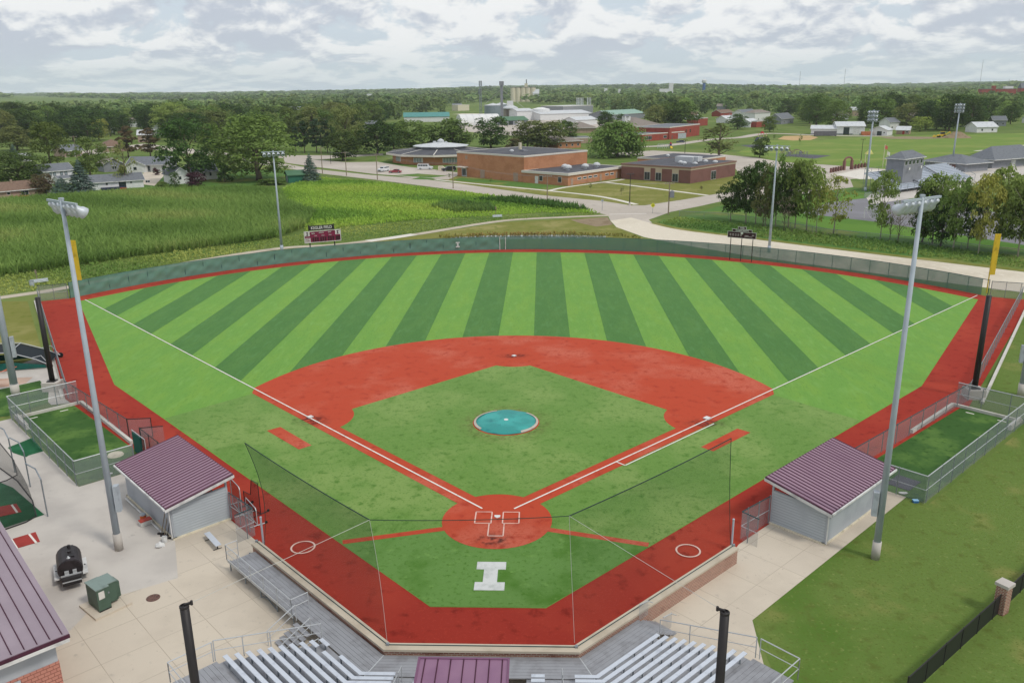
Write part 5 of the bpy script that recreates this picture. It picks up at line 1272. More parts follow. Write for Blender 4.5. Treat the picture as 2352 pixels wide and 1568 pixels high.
def win(e, face, u, w_, z0, z1, L=0, D=0, x0=0, y0=0, frame=None, glass=None, nm='window', n=1, ft=.1):
    """opening on the front (f), right (r) or left (l) wall; frame is the part, pane its sub-part"""
    ax = {'f': ((1,0,0), (0,-1,0), V((x0+u, y0, 0))), 'r': ((0,1,0), (1,0,0), V((x0+L, y0+u, 0))), 'l': ((0,1,0), (-1,0,0), V((x0, y0+u, 0)))}[face]
    up = V((0,0,1)); mb = MB(); mb.frame(ax[2], ax[0], ax[1], up, 0, w_, .005, .06, z0, z1)
    f = mb.build(nm, frame or M['white'], e); mb = MB(); q = (w_-ft*(n+1))/n
    for i in range(n): mb.frame(ax[2], ax[0], ax[1], up, ft+i*(q+ft), ft+i*(q+ft)+q, .06, .075, z0+ft, z1-ft)
    mb.build('pane', glass or M['glass'], f); return f
def door(e, face, u, w_, z1, m_, **k): 
    ax = {'f': ((1,0,0), (0,-1,0), V((k.get('x0', 0)+u, k.get('y0', 0), 0))), 'r': ((0,1,0), (1,0,0), V((k.get('x0', 0)+k.get('L', 0), k.get('y0', 0)+u, 0))), 'l': ((0,1,0), (-1,0,0), V((k.get('x0', 0), k.get('y0', 0)+u, 0)))}[face]
    return MB().frame(ax[2], ax[0], ax[1], V((0,0,1)), 0, w_, .005, .08, .02, z1).build(k.get('nm', 'door'), m_, e)
def vents(e, pts, z, big=False):
    for x, y, r in pts: MB().lathe([(r*.55, z), (r*.55, z+r*.5), (r, z+r*.6), (r*.9, z+r*1.0), (r*.3, z+r*1.3)], 12, (x, y, 0)).build('roof_vent', M['rwhite'], e)

# --- houses beyond the corn
hg = 'houses beyond the corn'
e, L = bt('tan_house', 'tan brick ranch house with brown roof at the far left', 'house', G(-60, 465), G(119, 447.5), hg); P = G(119, 447)
gable(e, L, 8.5, 2.7, 4.7, M['wtan'], M['rbrown'], .6)
for u, w_, z0, z1, n in ((9.2, 1.0, 1.2, 2.1, 1), (13.2, 2.2, .1, 2.1, 2), (20, 1.8, 1.2, 2.2, 2)): win(e, 'f', u, w_, z0, z1, n=n)
mb = MB(); mb.box(8.7, 14.5, -2.6, 0-.03, 0, .25); 
for x in (8.8, 10.7, 12.6, 14.4): mb.box(x-.06, x+.06, -2.6, -2.5, .25, 1.1)
mb.box(8.7, 14.5, -2.6, -2.52, .5, .95); mb.build('deck', mat('orange stained deck', 'a86a44', (), .8, world=False), e)
MB().box(12, 12.5, 3.2, 3.7, 4.2, 5.3).build('chimney', M['wtan'], e)
MB().lathe([(.02, 3.65), (.35, 3.72), (.45, 3.85), (.42, 3.87)], 12, (19, 1.4, 0)).build('satellite_dish', M['boxg'], e)
e, L = bt('white_house', 'white two level house with grey roof behind the tan house', 'house', G(105, 424), G(172, 418), hg)
gable(e, L, 8, 4.6, 6.6, M['wwhite'], M['rgrey'], .5)
for u in (1.6, 3.0, 5.4, 6.9): win(e, 'f', u, 1.0, 2.7, 3.9, frame=M['glass'], glass=M['glassl'])
gable(e, L*.7, 3.5, 2.0, 2.7, M['wwhite'], M['rgrey'], .3, x0=L*.3, y0=-3.5)
e, L = bt('white_ranch_house', 'long white ranch house with grey roof behind the blue spruces', 'house', G(196, 439), G(331, 430), hg)
gable(e, L, 7.5, 2.75, 4.6, M['wwhite'], M['rgrey'], .5)
for u, w_, z0, z1, n in ((6.2, .8, 1.4, 2.2, 1), (10.2, 2.2, .3, 2.3, 2), (13.6, .8, 1.5, 2.2, 1), (18.4, 1.5, 1.4, 2.2, 2)): win(e, 'f', u, w_, z0, z1, n=n, frame=M['glass'] if n == 2 and w_ > 2 else M['white'])
MB().box(4.6, 12, -2.4, -.03, 0, .75).build('deck', mat('dark blue deck skirt', '2b3148', (), .8, world=False), e)
mb = MB(); mb.box(8, 8.2, 2.4, 2.6, 3.8, 4.8); mb.box(14, 14.2, 2.4, 2.6, 3.8, 4.5); mb.build('roof_vent', M['steel'], e)
q = G(284, 437); o = MB().box(-.9, .9, -.4, .4, 0, .7).box(-.95, .95, -.45, .45, .7, .82).build('red_chest', M['red']); o.location = q; tag(o, 'red storage chest beside the deck of the white ranch house', 'chest')
e, L = bt('garage_house', 'grey roofed house with two white garage doors at the driveway', 'house', G(294, 395.5), G(384, 394.5), hg)
gable(e, L, 11, 3.0, 5.6, M['wgrey'], M['rgrey'], .6); gable(e, 7.5, 2.0, 2.9, 4.6, M['wwhite'], M['rgrey'], .4, 'y', x0=.5, y0=-2.0)
for u in (9.2, 15.0): door(e, 'f', u, 4.4, 2.5, M['white'], nm='garage_door')
for u in (8.1, 14, 19.8): win(e, 'f', u, .8, .4, 2.6, frame=M['wgrey'], glass=M['glass'])
win(e, 'f', 3.2, 1.4, .9, 2.2, y0=-2.0)
e, L = bt('grey_house', 'small grey gabled house left of the garage house', 'house', G(240, 396), G(286, 393), hg)
gable(e, L, 10, 3.2, 5.4, M['wgrey'], M['rtaupe'], .5, 'y'); win(e, 'f', 3.0, 1.8, .9, 2.3, n=2); win(e, 'f', 6.5, 1.2, .9, 2.3)
e, L = bt('brown_roof_house', 'house with wide brown hip roof behind the grey gabled house', 'house', G(236, 350), G(296, 347), hg)
hip(e, L, 14, 2.8, 6.2, M['wtan'], M['rbrown'], .7); door(e, 'f', 3.2, 1.1, 2.1, M['glass']); win(e, 'f', 6.5, 2, 1.0, 2.2, n=2)
e, L = bt('porch_house', 'house with dark grey roof and pale porch behind the big maple', 'house', G(150, 361), G(190, 358), hg)
gable(e, L, 10, 3.2, 5.6, M['wtan'], M['rgrey'], .7); mb = MB()
for x in (1, 4, 7): mb.box(x, x+.25, -1.8, -1.55, 0, 3)
mb.box(.3, 8, -2, -.65, 2.7, 2.95); mb.build('porch', M['white'], e); win(e, 'f', 3, 1.4, .8, 2.2)
e, L = bt('white_gable_house', 'white gabled house half hidden under the towering cottonwood', 'house', G(397, 424), G(436, 421), hg)
gable(e, L, 9, 3.4, 5.6, M['wwhite'], M['rgrey'], .5, 'y'); win(e, 'f', 2.2, 1.0, 1.4, 2.6)
e, L = bt('white_back_house', 'white house behind the plum leaved shrub tree', 'house', G(440, 415), G(500, 411), hg)
gable(e, L, 9, 3.0, 5.4, M['wwhite'], M['rgrey'], .5); win(e, 'f', 6.4, .9, 1.2, 2.6); win(e, 'f', 4.2, .9, 1.2, 2.6)
e, L = bt('green_shed', 'dark green metal shed at the corner of the corn', 'shed', G(663, 420.5), G(700, 418.5))
gable(e, L, 5.5, 2.8, 4.0, mat('dark green metal wall', '2f6a56', [(.6, '2a604e', .45, .7)], .7, world=False), M['rgreen'], .4, tm=M['rgreen']); door(e, 'l', 1.4, 2, 2.2, M['boxg'])
e, L = bt('white_garage', 'small white garage with flat pale roof at the far left by the trees', 'garage', G(44, 372), G(74, 370)); gable(e, L, 6, 2.6, 3.6, M['wwhite'], M['rwhite'], .3)

# --- school
sg_ = 'school buildings'
A, B = G(1051, 404), G(1204, 418.5); F = G(1358.5, 346, 8.6); 
e, L = bt('gymnasium', 'tall windowless brown brick gymnasium with flat dark roof', 'school building', A, B, sg_); D = (V((F.x, F.y, 0))-V((B.x, B.y, 0))).length
flat(e, 0, L, 0, D, 8.7, M['wbrick'], M['rdark'], .55)
door(e, 'f', 2.4, 2.6, 3.0, M['boxg'], nm='entrance'); 
for u in (12.2, 28.6): door(e, 'f', u, 2.2, 2.9, M['wtan'])
MB().box(1.4, 5.8, -2.2, -.03, 3.3, 3.6).build('canopy', M['trim'], e)
win(e, 'f', 2.7, 2.0, .3, 2.8, y0=-.06, n=2, frame=M['white'], glass=M['glass'])
MB().frame((0,0,0), (1,0,0), (0,-1,0), (0,0,1), 4.4, 5.6, .005, .05, 6.2, 7.5).build('louvre', M['wtan'], e)
vents(e, [(19, 9, .8)], 8.62); MB().box(18, 20, 14, 16, 8.62, 9.3).build('air_handler', M['slate'], e); MB().tube([(10.5, 22, 8.6), (10.5, 22, 11)], .6, 10).build('stack', M['cream'], e)
A, B = G(1202, 419), G(1304, 427.3); C_ = G(1427, 410.5)
e, L = bt('school_wing', 'low brown brick school wing with white fascia and small windows', 'school building', A, B, sg_)
D = (V((C_.x, C_.y, 0))-V((B.x, B.y, 0))).length
flat(e, 0, L, .1, D+3.2, 4.0, M['wbrick'], M['rdark'], .75, ov=.5)
for u, w_, z0, z1 in ((6.8, 1.5, .9, 2.7), (14.6, 1.5, .9, 2.7)): win(e, 'f', u, w_, z0, z1, n=1, y0=.1)
door(e, 'f', 5.0, 1.4, 2.4, M['white'], y0=.1)
for u in (5.2, 8.2, 11.2, 14.2, 21, 24, 30, 33.2, 36.4):
    if u*1.0 < D-2: win(e, 'r', u, 2.2, 1.5, 2.3, L=L, D=D, ft=.18)
for u in (1.6, 17.8, 27.4): door(e, 'r', u, 1.2, 2.3, M['wtan'], L=L)
vents(e, [(L*.45, D*.42, 1.3), (L*.62, D*.33, 1.4), (L*.7, D*.6, 1.3), (L*.72, D*.82, 1.3)], 3.9)
A, B, C_ = G(1427, 410.5), G(1585, 422), G(1682, 403.5)
e, L = bt('classroom_wing', 'dark maroon brick classroom wing with tall windows and tan band', 'school building', A, B, sg_)
D = (V((C_.x, C_.y, 0))-V((B.x, B.y, 0))).length
flat(e, 0, L, 0, D, 5.2, M['wmar'], M['rdark'], .45, fm=mat('brown parapet cap', '86695c', (), .8, world=False), ov=.25)
MB().box(-.06, L+.06, -.06, D, 4.2, 4.72).build('stone_band', M['trimb'], e)
for u in (9.2, 13.6, 20.0, 24.6):
    if u < L-3:
        MB().frame((0,0,0), (1,0,0), (0,-1,0), (0,0,1), u, u+2.5, .005, .05, .2, 4.2).build('bay_panel', M['trimb'], e)
        win(e, 'f', u+.15, 2.2, .3, 2.9, y0=-.05, n=2, frame=M['boxg'])
door(e, 'f', 3.6, 1.5, 2.5, M['wmar']); win(e, 'r', D*.44, 3.4, .1, 3.0, L=L, n=2, frame=M['white'])
vents(e, [(L*.62, D*.35, .9), (L*.72, D*.28, .9), (L*.86, D*.3, .9), (L*.8, D*.62, .9), (L*.95, D*.6, .9)], 5.0)
mb = MB(); mb.box(L*.42, L*.42+7, D*.52, D*.52+4.5, 5.05, 7.0); mb.box(L*.42+7, L*.42+8.6, D*.52+.6, D*.52+3.8, 5.6, 7.1); mb.build('rooftop_unit', M['rwhite'], e)
flat(e, -14, L*.35, D+.2, D+26, 4.6, M['wbrick'], M['rdark'], .5, nm='rear_wing'); vents(e, [(-6, D+9, .8), (2, D+5, .8)], 4.5)
# round building
c = G(985, 381)+V((2.5, 23.5, 0)); e = thing('round_building', 'many sided low brick building with white raised centre roof', 'school building', (c.x, c.y, 0), 0, sg_)
n = 10; ph = .3
def ring(r, z): return [(r*math.cos(ph+2*math.pi*i/n), r*math.sin(ph+2*math.pi*i/n), z) for i in range(n)]
MB().lathe([(21.3, 0), (21.3, 3.4)], n, ax=(math.cos(ph), math.sin(ph), 0), ay=(-math.sin(ph), math.cos(ph), 0)).build('wall', M['wbrick'], e)
kw = dict(ax=(math.cos(ph), math.sin(ph), 0), ay=(-math.sin(ph), math.cos(ph), 0))
MB().lathe([(24, 3.5), (24, 4.3), (11.4, 5.7)], n, **kw).build('roof', M['rdark'], e)
mb = MB(); mb.lathe([(24.12, 3.45), (24.12, 4.25)], n, **kw); mb.build('fascia', M['trim'], e)
for i in range(n): MB().beam(ring(24, 4.34)[i], ring(11.4, 5.76)[i], .35, .08).build('roof_rib', M['trim'], e)
MB().lathe([(11.0, 5.5), (11.0, 6.5)], n, **kw).build('clerestory', M['slate'], e)
MB().lathe([(12.4, 6.5), (12.4, 6.75), (2.0, 8.0), (.1, 8.0)], n, **kw).build('centre_roof', M['rwhite'], e)
mb = MB(); mb.lathe([(1.5, 7.95), (1.5, 8.8), (.9, 9.2), (.2, 9.6)], 12); mb.box(-3.4, -2.0, -.6, .6, 7.7, 8.5); mb.box(1.9, 2.9, -1.6, -.5, 7.7, 8.4); mb.build('cupola', M['rwhite'], e)
for i in (5, 6, 7):
    m2 = (ring(21.3, 0)[i], ring(21.3, 0)[(i+1) % n]); a, b = V(m2[0]), V(m2[1]); u_ = (b-a).normalized(); no = V((u_.y, -u_.x, 0)); mid2 = a.lerp(b, .5)
    if no.dot(mid2) < 0: no = -no
    mb = MB(); mb.frame(mid2, u_, no, (0,0,1), -3.2, 3.2 if i == 7 else 1.2, .02, .1, .9, 2.9); f = mb.build('window', M['white'], e); mb = MB()
    for k in range(5): mb.frame(mid2, u_, no, (0,0,1), -3.0+1.24*k, -3.0+1.24*k+1.05, .1, .12, 1.0, 2.8) if (i == 7 or k < 3) else None
    mb.build('pane', M['glassl'], f)
MB().box(19, 27, -8, 6, 0, 3.8).build('link_block', M['wbrick'], e); MB().box(18.6, 27.4, -8.4, 6.4, 3.8, 4.3).build('link_roof', M['trim'], e)

# --- town buildings behind the school
def simple(name, label, cat, a, b, D, ev, rg, wm, rm, kind='gable', axis='x', ov=.5, group=None, wins=0, tm=None):
    e, L = bt(name, label, cat, G(*a), G(*b), group)
    if kind == 'gable': gable(e, L, D, ev, rg, wm, rm, ov, axis, tm=tm)
    elif kind == 'hip': hip(e, L, D, ev, rg, wm, rm, ov, tm=tm)
    else: flat(e, 0, L, 0, D, ev, wm, rm, .5, tm, .1)
    for i in range(wins): win(e, 'f', L*(i+.5)/wins-.6, 1.3, 1.0, 2.3)
    return e, L
simple('hip_roof_building', 'tan hip roofed brick building behind the willow, left', 'building', (1281, 342), (1334, 339), 22, 3.6, 6.2, M['wbrick'], M['rtaupe'], 'hip', ov=1, wins=4)
simple('low_canopy_building', 'low flat roofed brown building with wide canopy left of the willow', 'building', (1318, 330), (1362, 329), 16, 3.2, 4, M['wtan'], M['rgrey'], 'flat')
simple('hip_roof_house', 'broad grey hip roofed building in front of the blue white shed', 'building', (1313, 306), (1370, 305), 26, 3.4, 7.0, M['wtan'], M['rtaupe'], 'hip', ov=1)
e, L = simple('elementary_school', 'large taupe hip roofed school block with little roof turret', 'building', (1446, 305), (1524, 302), 34, 4.2, 9.5, M['wred'], M['rtaupe'], 'hip', ov=1)
MB().box(4, 8.5, 12, 16, 6, 10.5).build('turret', M['wwhite'], e); MB().lathe([(3.6, 10.5), (.1, 12)], 4, (6.2, 14, 0)).build('turret_roof', M['rgrey'], e)
e, L = simple('red_school', 'low red brick school with flat grey roof', 'building', (1474, 325.5), (1571, 318), 22, 4.2, 5, M['wred'], M['rgrey'], 'flat', wins=0); win(e, 'f', 3, 6, .8, 2.8, n=4); win(e, 'f', 20, 3, 1, 2.6, n=2); door(e, 'f', 27, 2, 2.4, M['wmar'])
for u in (34,): door(e, 'f', u, 8, 3.2, M['boxg'], nm='loading_door')
e, L = simple('red_gym', 'taller red brick hall right of the low red school', 'building', (1537, 321), (1606, 311), 22, 7.2, 8, M['wred'], M['rgrey'], 'flat')
for u in (26, 33): win(e, 'f', u, 1.6, 2.6, 4.6, frame=M['glass'])
simple('pale_blue_shed', 'pale blue metal shed behind the grey hip roof', 'shed', (1323, 289), (1371, 286), 14, 4.5, 6.8, M['wwhite'], M['rwhite'])
simple('green_roof_warehouse', 'long warehouse with pale green metal roof', 'warehouse', (1404, 276), (1481, 271), 26, 5, 8.5, M['wgrey'], mat('pale green metal roof', '86a596', (), .6, world=False))
simple('teal_roof_store', 'white warehouse with teal metal roof behind the trees left of the yard', 'warehouse', (928, 281), (1032, 279.5), 22, 5.0, 8.6, M['wwhite'], M['rteal'], tm=M['rteal'])
simple('green_roof_shed', 'green roofed shed with dark doorway at the silos', 'shed', (1157, 288), (1213, 286), 16, 4.0, 6.8, M['wgrey'], M['rgreen'], tm=M['rgreen'])
e = bpy.data.objects['green_roof_shed']; door(e, 'f', 5, 4.2, 3.2, M['glass'], nm='dark_doorway'); door(e, 'f', 13, 6, 3.0, M['white'], nm='white_panel')
# white fabric storage hall
A, B = G(1060, 289), G(1150, 287); e, L = bt('fabric_hall', 'big white rounded fabric storage hall', 'storage hall', A, B)
D = 24; mb = MB(); n = 14; vs = [(x, D/2-D/2*math.cos(math.pi*i/n), .2+8.8*math.sin(math.pi*i/n)**.8) for x in (0, L) for i in range(n+1)]
mb.add(vs, [[i, n+1+i, n+2+i, i+1] for i in range(n)]+[list(range(n+1)), list(range(n+1, 2*n+2))[::-1]]); mb.build('membrane', mat('white fabric membrane', 'd6d6d4', (), .8, world=False), e)
mb = MB()
for k in range(1, 6): mb.tube([(L*k/6, D/2-(D/2+.05)*math.cos(math.pi*i/n), .25+8.85*math.sin(math.pi*i/n)**.8) for i in range(n+1)], .1, 4)
mb.build('rib', M['rwhite'], e)
bg_ = 'grain bins and silos at the yard'
def bin_(x, y, wpx, yt, label, cone=.35, mt=None):
    P = G(x, y); r = wpx/ppm(P)/2; h = H(P, yt); e = thing('grain_bin', label, 'grain bin', P, 0, bg_)
    MB().lathe([(r, 0), (r, h*(1-cone*.45))], 24).build('bin_wall', mt or M['bin'], e, False); MB().lathe([(r*1.03, h*(1-cone*.45)), (r*.12, h*.98), (r*.1, h)], 24).build('bin_roof', M['rwhite'], e); return e, r, h
bin_(1133, 270, 40, 237, 'wide grey corrugated bin, left of the pair'); bin_(1152, 266, 30, 235, 'grey corrugated bin right of the wide one')
P = G(1172, 274); e = thing('silo_cluster', 'tan concrete silos under a white head house', 'silo', P, 0, bg_); k = 1/ppm(P); h = H(P, 250)
for i, x in enumerate((-11, -4, 4, 11)): MB().lathe([(4.6*k, 0), (4.6*k, h)], 16, (x*k, (2 if i % 2 else -2)*k, 0)).build('silo', M['silo'], e)
h2 = H(P, 232); MB().lathe([(18*k, h), (18*k, h+1), (8*k, h+(h2-h)*.42)], 20).build('silo_roof', M['rwhite'], e); MB().box(-7*k, 7*k, -6*k, 6*k, h+(h2-h)*.42, h2).build('head_house', M['wwhite'], e)
P = G(1242, 275); e = thing('storage_tank', 'bright white round storage building among the sheds', 'tank', P); k = 1/ppm(P); h = H(P, 247)
MB().lathe([(21*k, 0), (21*k, h*.86), (6*k, h)], 24).build('tank_wall', M['wwhite'], e); MB().box(-38*k, -17*k, -9*k, 12*k, 0, h*.8).build('annex', M['rwhite'], e)
simple('white_warehouse', 'long low white warehouse with flat roof', 'warehouse', (1241, 277), (1358, 273.5), 40, 6, 8.5, M['wwhite'], M['rwhite'])
simple('white_process_shed', 'white shed left of the round storage building', 'shed', (1188, 277), (1225, 276), 20, 9, 11, M['wwhite'], M['rwhite'])
e, L = simple('plant_building', 'grey plant building with a row of tall vent stacks', 'plant', (1293, 262), (1362, 259), 36, 9, 10, M['wgrey'], M['rwhite'], 'flat')
for i in range(8):
    x = L*(.62+.05*i) if i < 5 else L*(.70+.055*i); MB().tube([(x, 8, 8.8), (x, 8, 18)], .5, 6).build('vent_stack', M['rwhite'], e)
# masts and far landmarks
P = G(1104, 268); e = thing('radio_tower', 'pale lattice tower with antennas above the white hall', 'tower', P); k = 1/ppm(P); h = H(P, 186)
mb = MB()
for i in range(3): mb.tube([(1.6*math.cos(2.1*i)*(1 if True else 0), 1.6*math.sin(2.1*i), 0), (.9*math.cos(2.1*i), .9*math.sin(2.1*i), h)], .35, 5)
for j in range(22): z = h*j/22; mb.beam((1.4*math.cos(0), 1.4*math.sin(0), z), (1.4*math.cos(2.1), 1.4*math.sin(2.1), z+h/22), .25); mb.beam((1.4*math.cos(2.1), 1.4*math.sin(2.1), z), (1.4*math.cos(4.2), 1.4*math.sin(4.2), z+h/22), .25)
mb.build('lattice', M['steel'], e); mb = MB()
for j in range(6): a = j*1.05; mb.box(1.6*math.cos(a)-.4, 1.6*math.cos(a)+.4, 1.6*math.sin(a)-.3, 1.6*math.sin(a)+.3, h*.86-(j % 2)*9, h*1.0-(j % 2)*9)
mb.build('antenna', M['slate'], e)
P = G(1153, 276); e = thing('monopole', 'dark elevator leg tower with guy wires beside the silos', 'tower', P); h = H(P, 187)
MB().frame((0,0,0), (1,0,0), (0,1,0), (0,0,1), -1.2, 1.2, -1, 1, 0, h*.93).build('shaft', M['slate'], e); MB().box(-2.2, 2.2, -1.6, 1.6, h*.9, h).build('head', M['slate'], e)
mb = MB()
for x in (-22, 22): mb.tube([(0, 0, h*.8), (x, 6, h*.3)], .14, 4)
mb.build('guy_wire', M['cable'], e)
P = FAR(1205, 1900); e = thing('grain_elevator', 'cream concrete grain elevator rising from the woods', 'grain elevator', P); k = 1/ppm(P); h = H(P, 202)
for i in range(5): MB().lathe([(6.2*k, 0), (6.2*k, h)], 14, ((-23+11.3*i)*k, 0, 0)).build('silo', M['cream'], e)
MB().box(-29*k, 28*k, -5*k, 5*k, h, h+1.6*k).build('gallery', M['rtaupe'], e); MB().box(3*k, 10*k, -3*k, 3*k, h, H(P, 192)).build('head_house', M['cream'], e); MB().frame((0,0,0), (1,0,0), (0,1,0), (0,0,1), 6*k, 8.5*k, -1, 1, h, H(P, 183)).build('leg_tower', M['slate'], e)
gable(e, 14*k, 12*k, h*.62, h*.9, M['wwhite'], M['rwhite'], .5, x0=22*k, y0=-8*k)
P = FAR(1590, 2600); e = thing('water_tower', 'water tower with white bowl on a blue stem at the horizon', 'water tower', P); k = 1/ppm(P)
MB().lathe([(3.2*k, 0), (3.2*k, H(P, 191))], 12).build('stem', mat('blue tower stem', '3d5c96', (), .7, world=False), e); MB().lathe([(3.2*k, H(P, 191)), (5.6*k, H(P, 188.5)), (5.6*k, H(P, 184)), (3*k, H(P, 182.4))], 14).build('bowl', M['wwhite'], e)
P = FAR(1520, 2000); e = thing('white_elevator', 'distant white elevator block left of the water tower', 'grain elevator', P); k = 1/ppm(P); MB().box(-4.5*k, 4.5*k, -4*k, 4*k, 0, H(P, 191)).build('tower_block', M['wwhite'], e); MB().box(-26*k, -5*k, -4*k, 4*k, 0, H(P, 204)).build('low_block', M['wwhite'], e)
for x, t_, w_, lab in ((1381, 203, 7, 'tiny pair of white silos on the horizon, left'), (1410, 205, 5, 'tiny white silo on the horizon, middle'), (878, 216, 14, 'small white farm building over the woods at left'), (711, 247, 26, 'pale flat building among the dark woods at left')):
    P = FAR(x, 2500 if t_ < 230 else 760); k = 1/ppm(P); e = thing('far_building', lab, 'building', P); h = H(P, t_); MB().box(-w_*k/2, w_*k/2, -5, 5, 0, h).build('wall', M['wwhite'], e); MB().box(-w_*k/2-.3, w_*k/2+.3, -5.3, 5.3, h, h+.5).build('roof', M['rwhite'], e)
for x, yt in ((2177, 138), (1888, 158), (1793, 164), (2238, 182)):
    P = FAR(x, 3600); e = thing('radio_mast', 'hair thin radio mast above the horizon' if x != 2177 else 'tallest hair thin radio mast at the right of the horizon', 'mast', P, 0, 'thin radio masts on the horizon' if x != 2177 else None)
    MB().tube([(0, 0, 0), (0, 0, H(P, yt))], .55, 4).build('shaft', M['slate'], e)
# church and its brick school
P = FAR(2276, 1750); e = thing('church', 'red brick church with pale spired tower on the hill at right', 'church', P); k = 1/ppm(P); Z = lambda y: H(P, y)
MB().box(-14*k, 10*k, -8*k, 8*k, 0, Z(203)).build('wall', M['wred'], e)
mb = MB(); mb.add([(-14*k, -9*k, Z(203)), (10*k, -9*k, Z(203)), (10*k, 0, Z(190)), (-14*k, 0, Z(190)), (-14*k, 9*k, Z(203)), (10*k, 9*k, Z(203))], [[0,1,2,3],[3,2,5,4],[0,3,4],[1,5,2]]); mb.build('roof', M['rgrey'], e)
tw = MB().box(8*k, 19*k, -6*k, 5*k, 0, Z(186)).build('tower', M['wred'], e); MB().lathe([(5*k, Z(186)), (3.5*k, Z(183.5)), (.3*k, Z(173))], 8, (13.5*k, 0, 0)).build('spire', M['rwhite'], tw); mb = MB()
for x in (9, 18): mb.lathe([(1.3*k, Z(186)), (1.3*k, Z(182)), (.1, Z(179))], 6, (x*k, -5*k, 0))
mb.build('pinnacle', M['rwhite'], tw)
P = FAR(2215, 1700); e = thing('brick_academy', 'long orange brick building left of the church', 'building', P); k = 1/ppm(P); MB().box(-38*k, 40*k, -8*k, 8*k, 0, Z(205)).build('wall', M['wred'], e); MB().box(-38.5*k, 40.5*k, -8.5*k, 8.5*k, Z(205), Z(204)).build('roof', M['rtaupe'], e); MB().box(16*k, 34*k, -5*k, 5*k, Z(204), Z(198.5)).build('attic', M['wwhite'], e); MB().box(-13*k, -7*k, -9*k, 0, 0, Z(197)).build('belfry', M['wred'], e)
P = FAR(2352, 1100); e = thing('water_tank', 'grey legged water tank cut by the right picture edge', 'water tower', P); k = 1/ppm(P); 
for x, y in ((-8, -5), (8, -5), (8, 5), (-8, 5)): MB().tube([(x*k, y*k, 0), (x*k*.5, y*k*.5, H(P, 172))], 1*k, 5).build('leg', M['slate'], e); MB().lathe([(1*k, H(P, 176)), (8*k, H(P, 172)), (8*k, H(P, 164)), (1*k, H(P, 160))], 14).build('tank', M['wgrey'], e)

# --- town houses and the park
th = 'white town houses left of the park'
for a in [((1733, 279), (1768, 277), 11, 7.2, 9.6, 'wwhite', 'rtaupe', 'hip', 'two storey white house with hip roof above the brick shed'), ((1707, 275), (1738, 272), 11, 6, 8.8, 'wwhite', 'rgrey', 'gable', 'white house with grey gable left of the two storey house'),
          ((1794, 286), (1822, 283), 11, 4.4, 8.4, 'wgrey', 'rgrey', 'gable', 'grey house with steep roof near the park'), ((1775, 284), (1795, 283), 9, 3.0, 5.0, 'wwhite', 'rgrey', 'gable', 'low grey roofed house left of the steep roof'),
          ((1668, 283), (1700, 281), 10, 3.4, 6, 'wwhite', 'rwhite', 'gable', 'white house behind the dark tree of the town'), ((1722, 293), (1740, 291), 8, 4, 6.2, 'wwhite', 'rwhite', 'gable', 'white shed house below the two storey house'), ((1737, 293), (1758, 291), 9, 4.6, 5, 'wred', 'rgrey', 'flat', 'small brick block below the two storey house'),
          ((1603, 290), (1625, 288), 10, 6, 8, 'wred', 'rgrey', 'flat', 'red brick house half hidden by the big dark tree'), ((1655, 268), (1682, 266), 10, 4, 6.5, 'wred', 'rbrown', 'gable', 'red house deep in the town trees'), ((2243, 305), (2290, 304), 11, 3.6, 6.4, 'wwhite', 'rwhite', 'gable', 'white house under the trees at the far edge of the park'),
          ((2043, 299), (2064, 298), 9, 5.4, 8, 'wwhite', 'rgrey', 'gable', 'white house behind the small white garage'), ((1560, 262), (1590, 260), 10, 4, 6, 'wwhite', 'rwhite', 'gable', 'pale roof peeping out left of the red house'), ((835, 296), (870, 295), 10, 3.4, 6, 'wgrey', 'rgrey', 'gable', 'grey house between the trees left of the teal roof'), ((1052, 255), (1078, 254), 12, 8, 9, 'cream', 'cream', 'flat', 'cream industrial block left of the pale tower')]:
    simple('town_house' if 'house' in a[8] else 'town_building', a[8], 'house' if 'house' in a[8] else 'building', a[0], a[1], a[2], a[3], a[4], M[a[5]], M[a[6]], a[7], group=th if 'white' in a[8] else None, wins=2 if a[7] != 'flat' else 0)
for i, (P, r_) in enumerate(FH):
    L = R.uniform(9, 15); hh_ = R.uniform(3.2, 6.2); wm, wn = R.choice((('wwhite', 'white'), ('wwhite', 'white'), ('wtan', 'tan'), ('wgrey', 'grey'))); rm, rn = R.choice((('rgrey', 'grey'), ('rwhite', 'pale'), ('rtaupe', 'taupe'), ('rbrown', 'brown')))
    e = thing('town_house', '%s house with %s roof peeping out of the woods' % (wn, rn), 'house', (P.x, P.y, 0), R.uniform(-.5, .5), '%s %s roofed houses in the woods' % (wn, rn)); gable(e, L, 9, hh_, hh_+2.6, M[wm], M[rm], .5); win(e, 'f', L*.3, 1.2, 1, 2.3); win(e, 'f', L*.7, 1.2, 1, 2.3)
e, L = simple('white_barn', 'long white metal barn with open black doorway at the park edge', 'barn', (1921, 310), (1985, 310), 16, 5.4, 7.8, M['wwhite'], M['rwhite']); door(e, 'f', L*.24, L*.21, 4.6, M['glass'], nm='open_doorway'); door(e, 'f', L*.58, L*.24, 4.6, M['white'], nm='sliding_door')
MB().box(-.04, L+.04, -.05, 0, 0, .9).build('plinth', M['wgrey'], e)
e, L = simple('low_barn', 'lower white barn joined to the left of the long one', 'barn', (1862, 309.5), (1920, 310), 13, 3.8, 5.6, M['wwhite'], M['rwhite']); MB().box(-.04, L+.04, -.05, 0, 0, .9).build('plinth', M['wgrey'], e)
e, L = simple('white_garage', 'white gabled garage with dark door right of the long barn', 'garage', (1997, 311), (2037, 312), 11, 3.4, 5.6, M['wwhite'], M['rwhite'], axis='y'); door(e, 'f', L*.42, L*.27, 2.6, M['glass'], nm='garage_door'); win(e, 'f', L*.78, 1.0, 1.4, 2.2)
